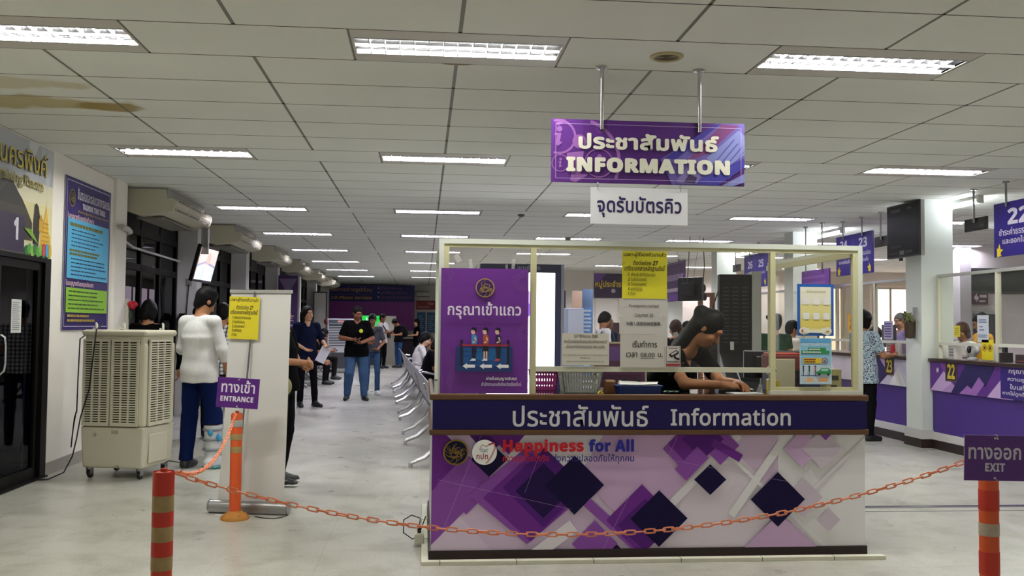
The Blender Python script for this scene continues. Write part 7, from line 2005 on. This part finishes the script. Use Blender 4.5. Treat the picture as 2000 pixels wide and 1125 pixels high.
person((4.53, 11.9, 0), PI-.35, 'dark-haired person in a green and black top between kiosk and screen post', H=1.58, shirt='#27402f', hair='full', h=.015, hh=.01, skin='tan', hd=(.5, .2))
person((5.28, 13.2, 0), PI/2+.2, 'person in a white blouse at the counter behind the blue-bordered poster', H=1.5, shirt='#d3cfc8', trousers='#232328', hair='full', h=.016, hh=.01, skin='tan', hd=(0, .2))
t23, J23 = person((5.6, 11.6, 0), PI/2+.35, 'woman in a flowered blouse and black trousers standing at the counter beyond the column', H=1.64, shirt='floral', sleeve=.8, trousers='#121216', skin='tan', hair='bob', h=.013, hh=.009, hd=(.1, .15), hem=.2,
    pose=dict(elR=(-.25, -.08, 1.13), wrR=(-.16, -.33, 1.13), elL=(.24, -.05, 1.15), wrL=(.12, -.3, 1.16)))
mb = MB(); mb.add([(0, -.05, 0), (0, .06, 0), (0, .03, .12), (0, -.03, .14), (.03, -.05, .0), (.03, .06, 0), (.02, .03, .12), (.02, -.03, .14)], [(0, 1, 2, 3), (7, 6, 5, 4), (0, 4, 5, 1), (1, 5, 6, 2), (2, 6, 7, 3), (3, 7, 4, 0)])
o = mb.build('red_wallet', M('#b3202c', .5)); o.location = (6.06, 11.78, 1.08); tag(o, 'red wallet on the counter in front of the woman in the flowered blouse', 'wallet')
# staff behind the counter
person((6.84, 11.05, 0), -PI/2-.2, 'clerk in a yellow shirt behind the white notice of the near counter', H=1.62, shirt='#d79a2c', sleeve=.8, trousers='#22222a', skin='tan', hair='short', h=.015, hh=.01, hd=(0, .5), legs=True)
person((6.92, 11.6, 0), -PI/2, 'clerk in a white shirt right beside the near column, behind the glass', H=1.5, shirt='#d2cdc6', trousers='#22222a', skin='brown', hair='bob', haircol='#3a1f16', h=.015, hh=.01, hd=(.3, .3))
person((7.5, 14.3, 0), -PI/2+.2, 'grey-haired clerk in violet behind the pale sheet beyond the column', H=1.66, shirt='#7d6f98', trousers='#22222a', skin='tan', hair='short', haircol='#4a4846', h=.016, hh=.011, hd=(0, .3))
person((7.4, 14.9, 0), -PI/2-.3, 'clerk with black hair low behind the counter beyond the column', H=1.44, shirt='#2b3f86', trousers='#22222a', skin='tan', hair='full', h=.016, hh=.011, hd=(0, .4))
person((7.42, 13.65, 0), -PI/2+.3, 'clerk in blue seated low beside the pale violet sheet', H=1.38, shirt='#3566a8', trousers='#22222a', skin='tan', hair='short', h=.016, hh=.011, hd=(0, .4))

# ------------------------------------------------------------------ the clerk writing at the desk
wj = dict(pelvis=(1.66, 6.72, .72), chest=(1.7, 6.56, 1.0), neck=(1.83, 6.41, 1.265), head=(1.94, 6.32, 1.4), shR=(1.665, 6.35, 1.2), shL=(1.955, 6.52, 1.215), elR=(1.715, 6.1, 1.035), wrR=(1.965, 6.035, 1.03),
          elL=(2.03, 6.33, 1.035), wrL=(2.07, 6.11, 1.04), hiR=(1.58, 6.68, .7), hiL=(1.74, 6.76, .7), knR=(1.72, 6.44, .62), knL=(1.86, 6.52, .62), anR=(1.7, 6.5, .2), anL=(1.86, 6.58, .2), toR=(1.78, 6.42, .16), toL=(1.93, 6.5, .16))
yaw_, pit_ = 1.1, .78
Hd = rotz(yaw_) @ rotx(pit_)
tw, JW = person((1.66, 6.72, 0), 0, 'clerk with dark hair tied up, in black, leaning over papers at the information desk', H=1.72, pose=rel(wj, (1.66, 6.72, 0), 0), base=SIT, shirt='#070708', sleeve=.7, trousers='#17171c', skin='tan', hair='bun', haircol='#070505', hd=Hd.tolist(), eyes='down', hair_extra=lambda hp, J: [caps(hp(0, .07, .02), J['neck']+V3((-.05, .06, .0)), .06, .062, .03), caps(hp(-.03, .06, -.02), J['neck']+V3((-.08, .01, -.02)), .042, .05, .03), caps(hp(.03, .06, -.02), J['neck']+V3((.02, .08, -.02)), .045, .05, .03)], h=.01, hh=.0055, neckline=.08, hem=.1,
    palms=dict(R=((.95, .05, -.05), (0.1, .3, -1), (0, 1, .3), .55), L=((.25, -.9, -.1), (-.3, .0, -1), (-1, -.2, .2), .5)))
mb = MB(); mb.tube([(2.085, 6.02, 1.0), (2.05, 6.05, 1.12)], .0045, 6); tag(mb.build('pen', M('#c9c9d0', .3)), 'thin pen in the hand of the desk clerk', 'pen')
st = empty('office_stool', (1.66, 6.74, 0), 0, 'dark stool under the desk clerk, behind the information desk', 'stool')
mb = MB(); mb.lathe([(0, .56), (.2, .56), (.21, .6), (.19, .625), (0, .63)], n=24); mb.build('seat', M('#1a1a1e', .6), st, smooth=True)
mb = MB(); mb.cyl((0, 0, .06), (0, 0, .56), .025, n=12); mb.build('column', STEEL, st)
mb = MB()
for q in range(5):
    a = q*2*PI/5; mb.bar((0, 0, .06), (.26*math.cos(a), .26*math.sin(a), .03), .035, .03); mb.cyl((.26*math.cos(a), .26*math.sin(a), 0), (.26*math.cos(a), .26*math.sin(a), .03), .02, n=8)
mb.build('base', BLACK, st)
mb = MB(); mb.lathe([(.18, .17), (.185, .18), (.18, .19)], n=24, caps=False); mb.build('foot_ring', STEEL, st, fix=True)
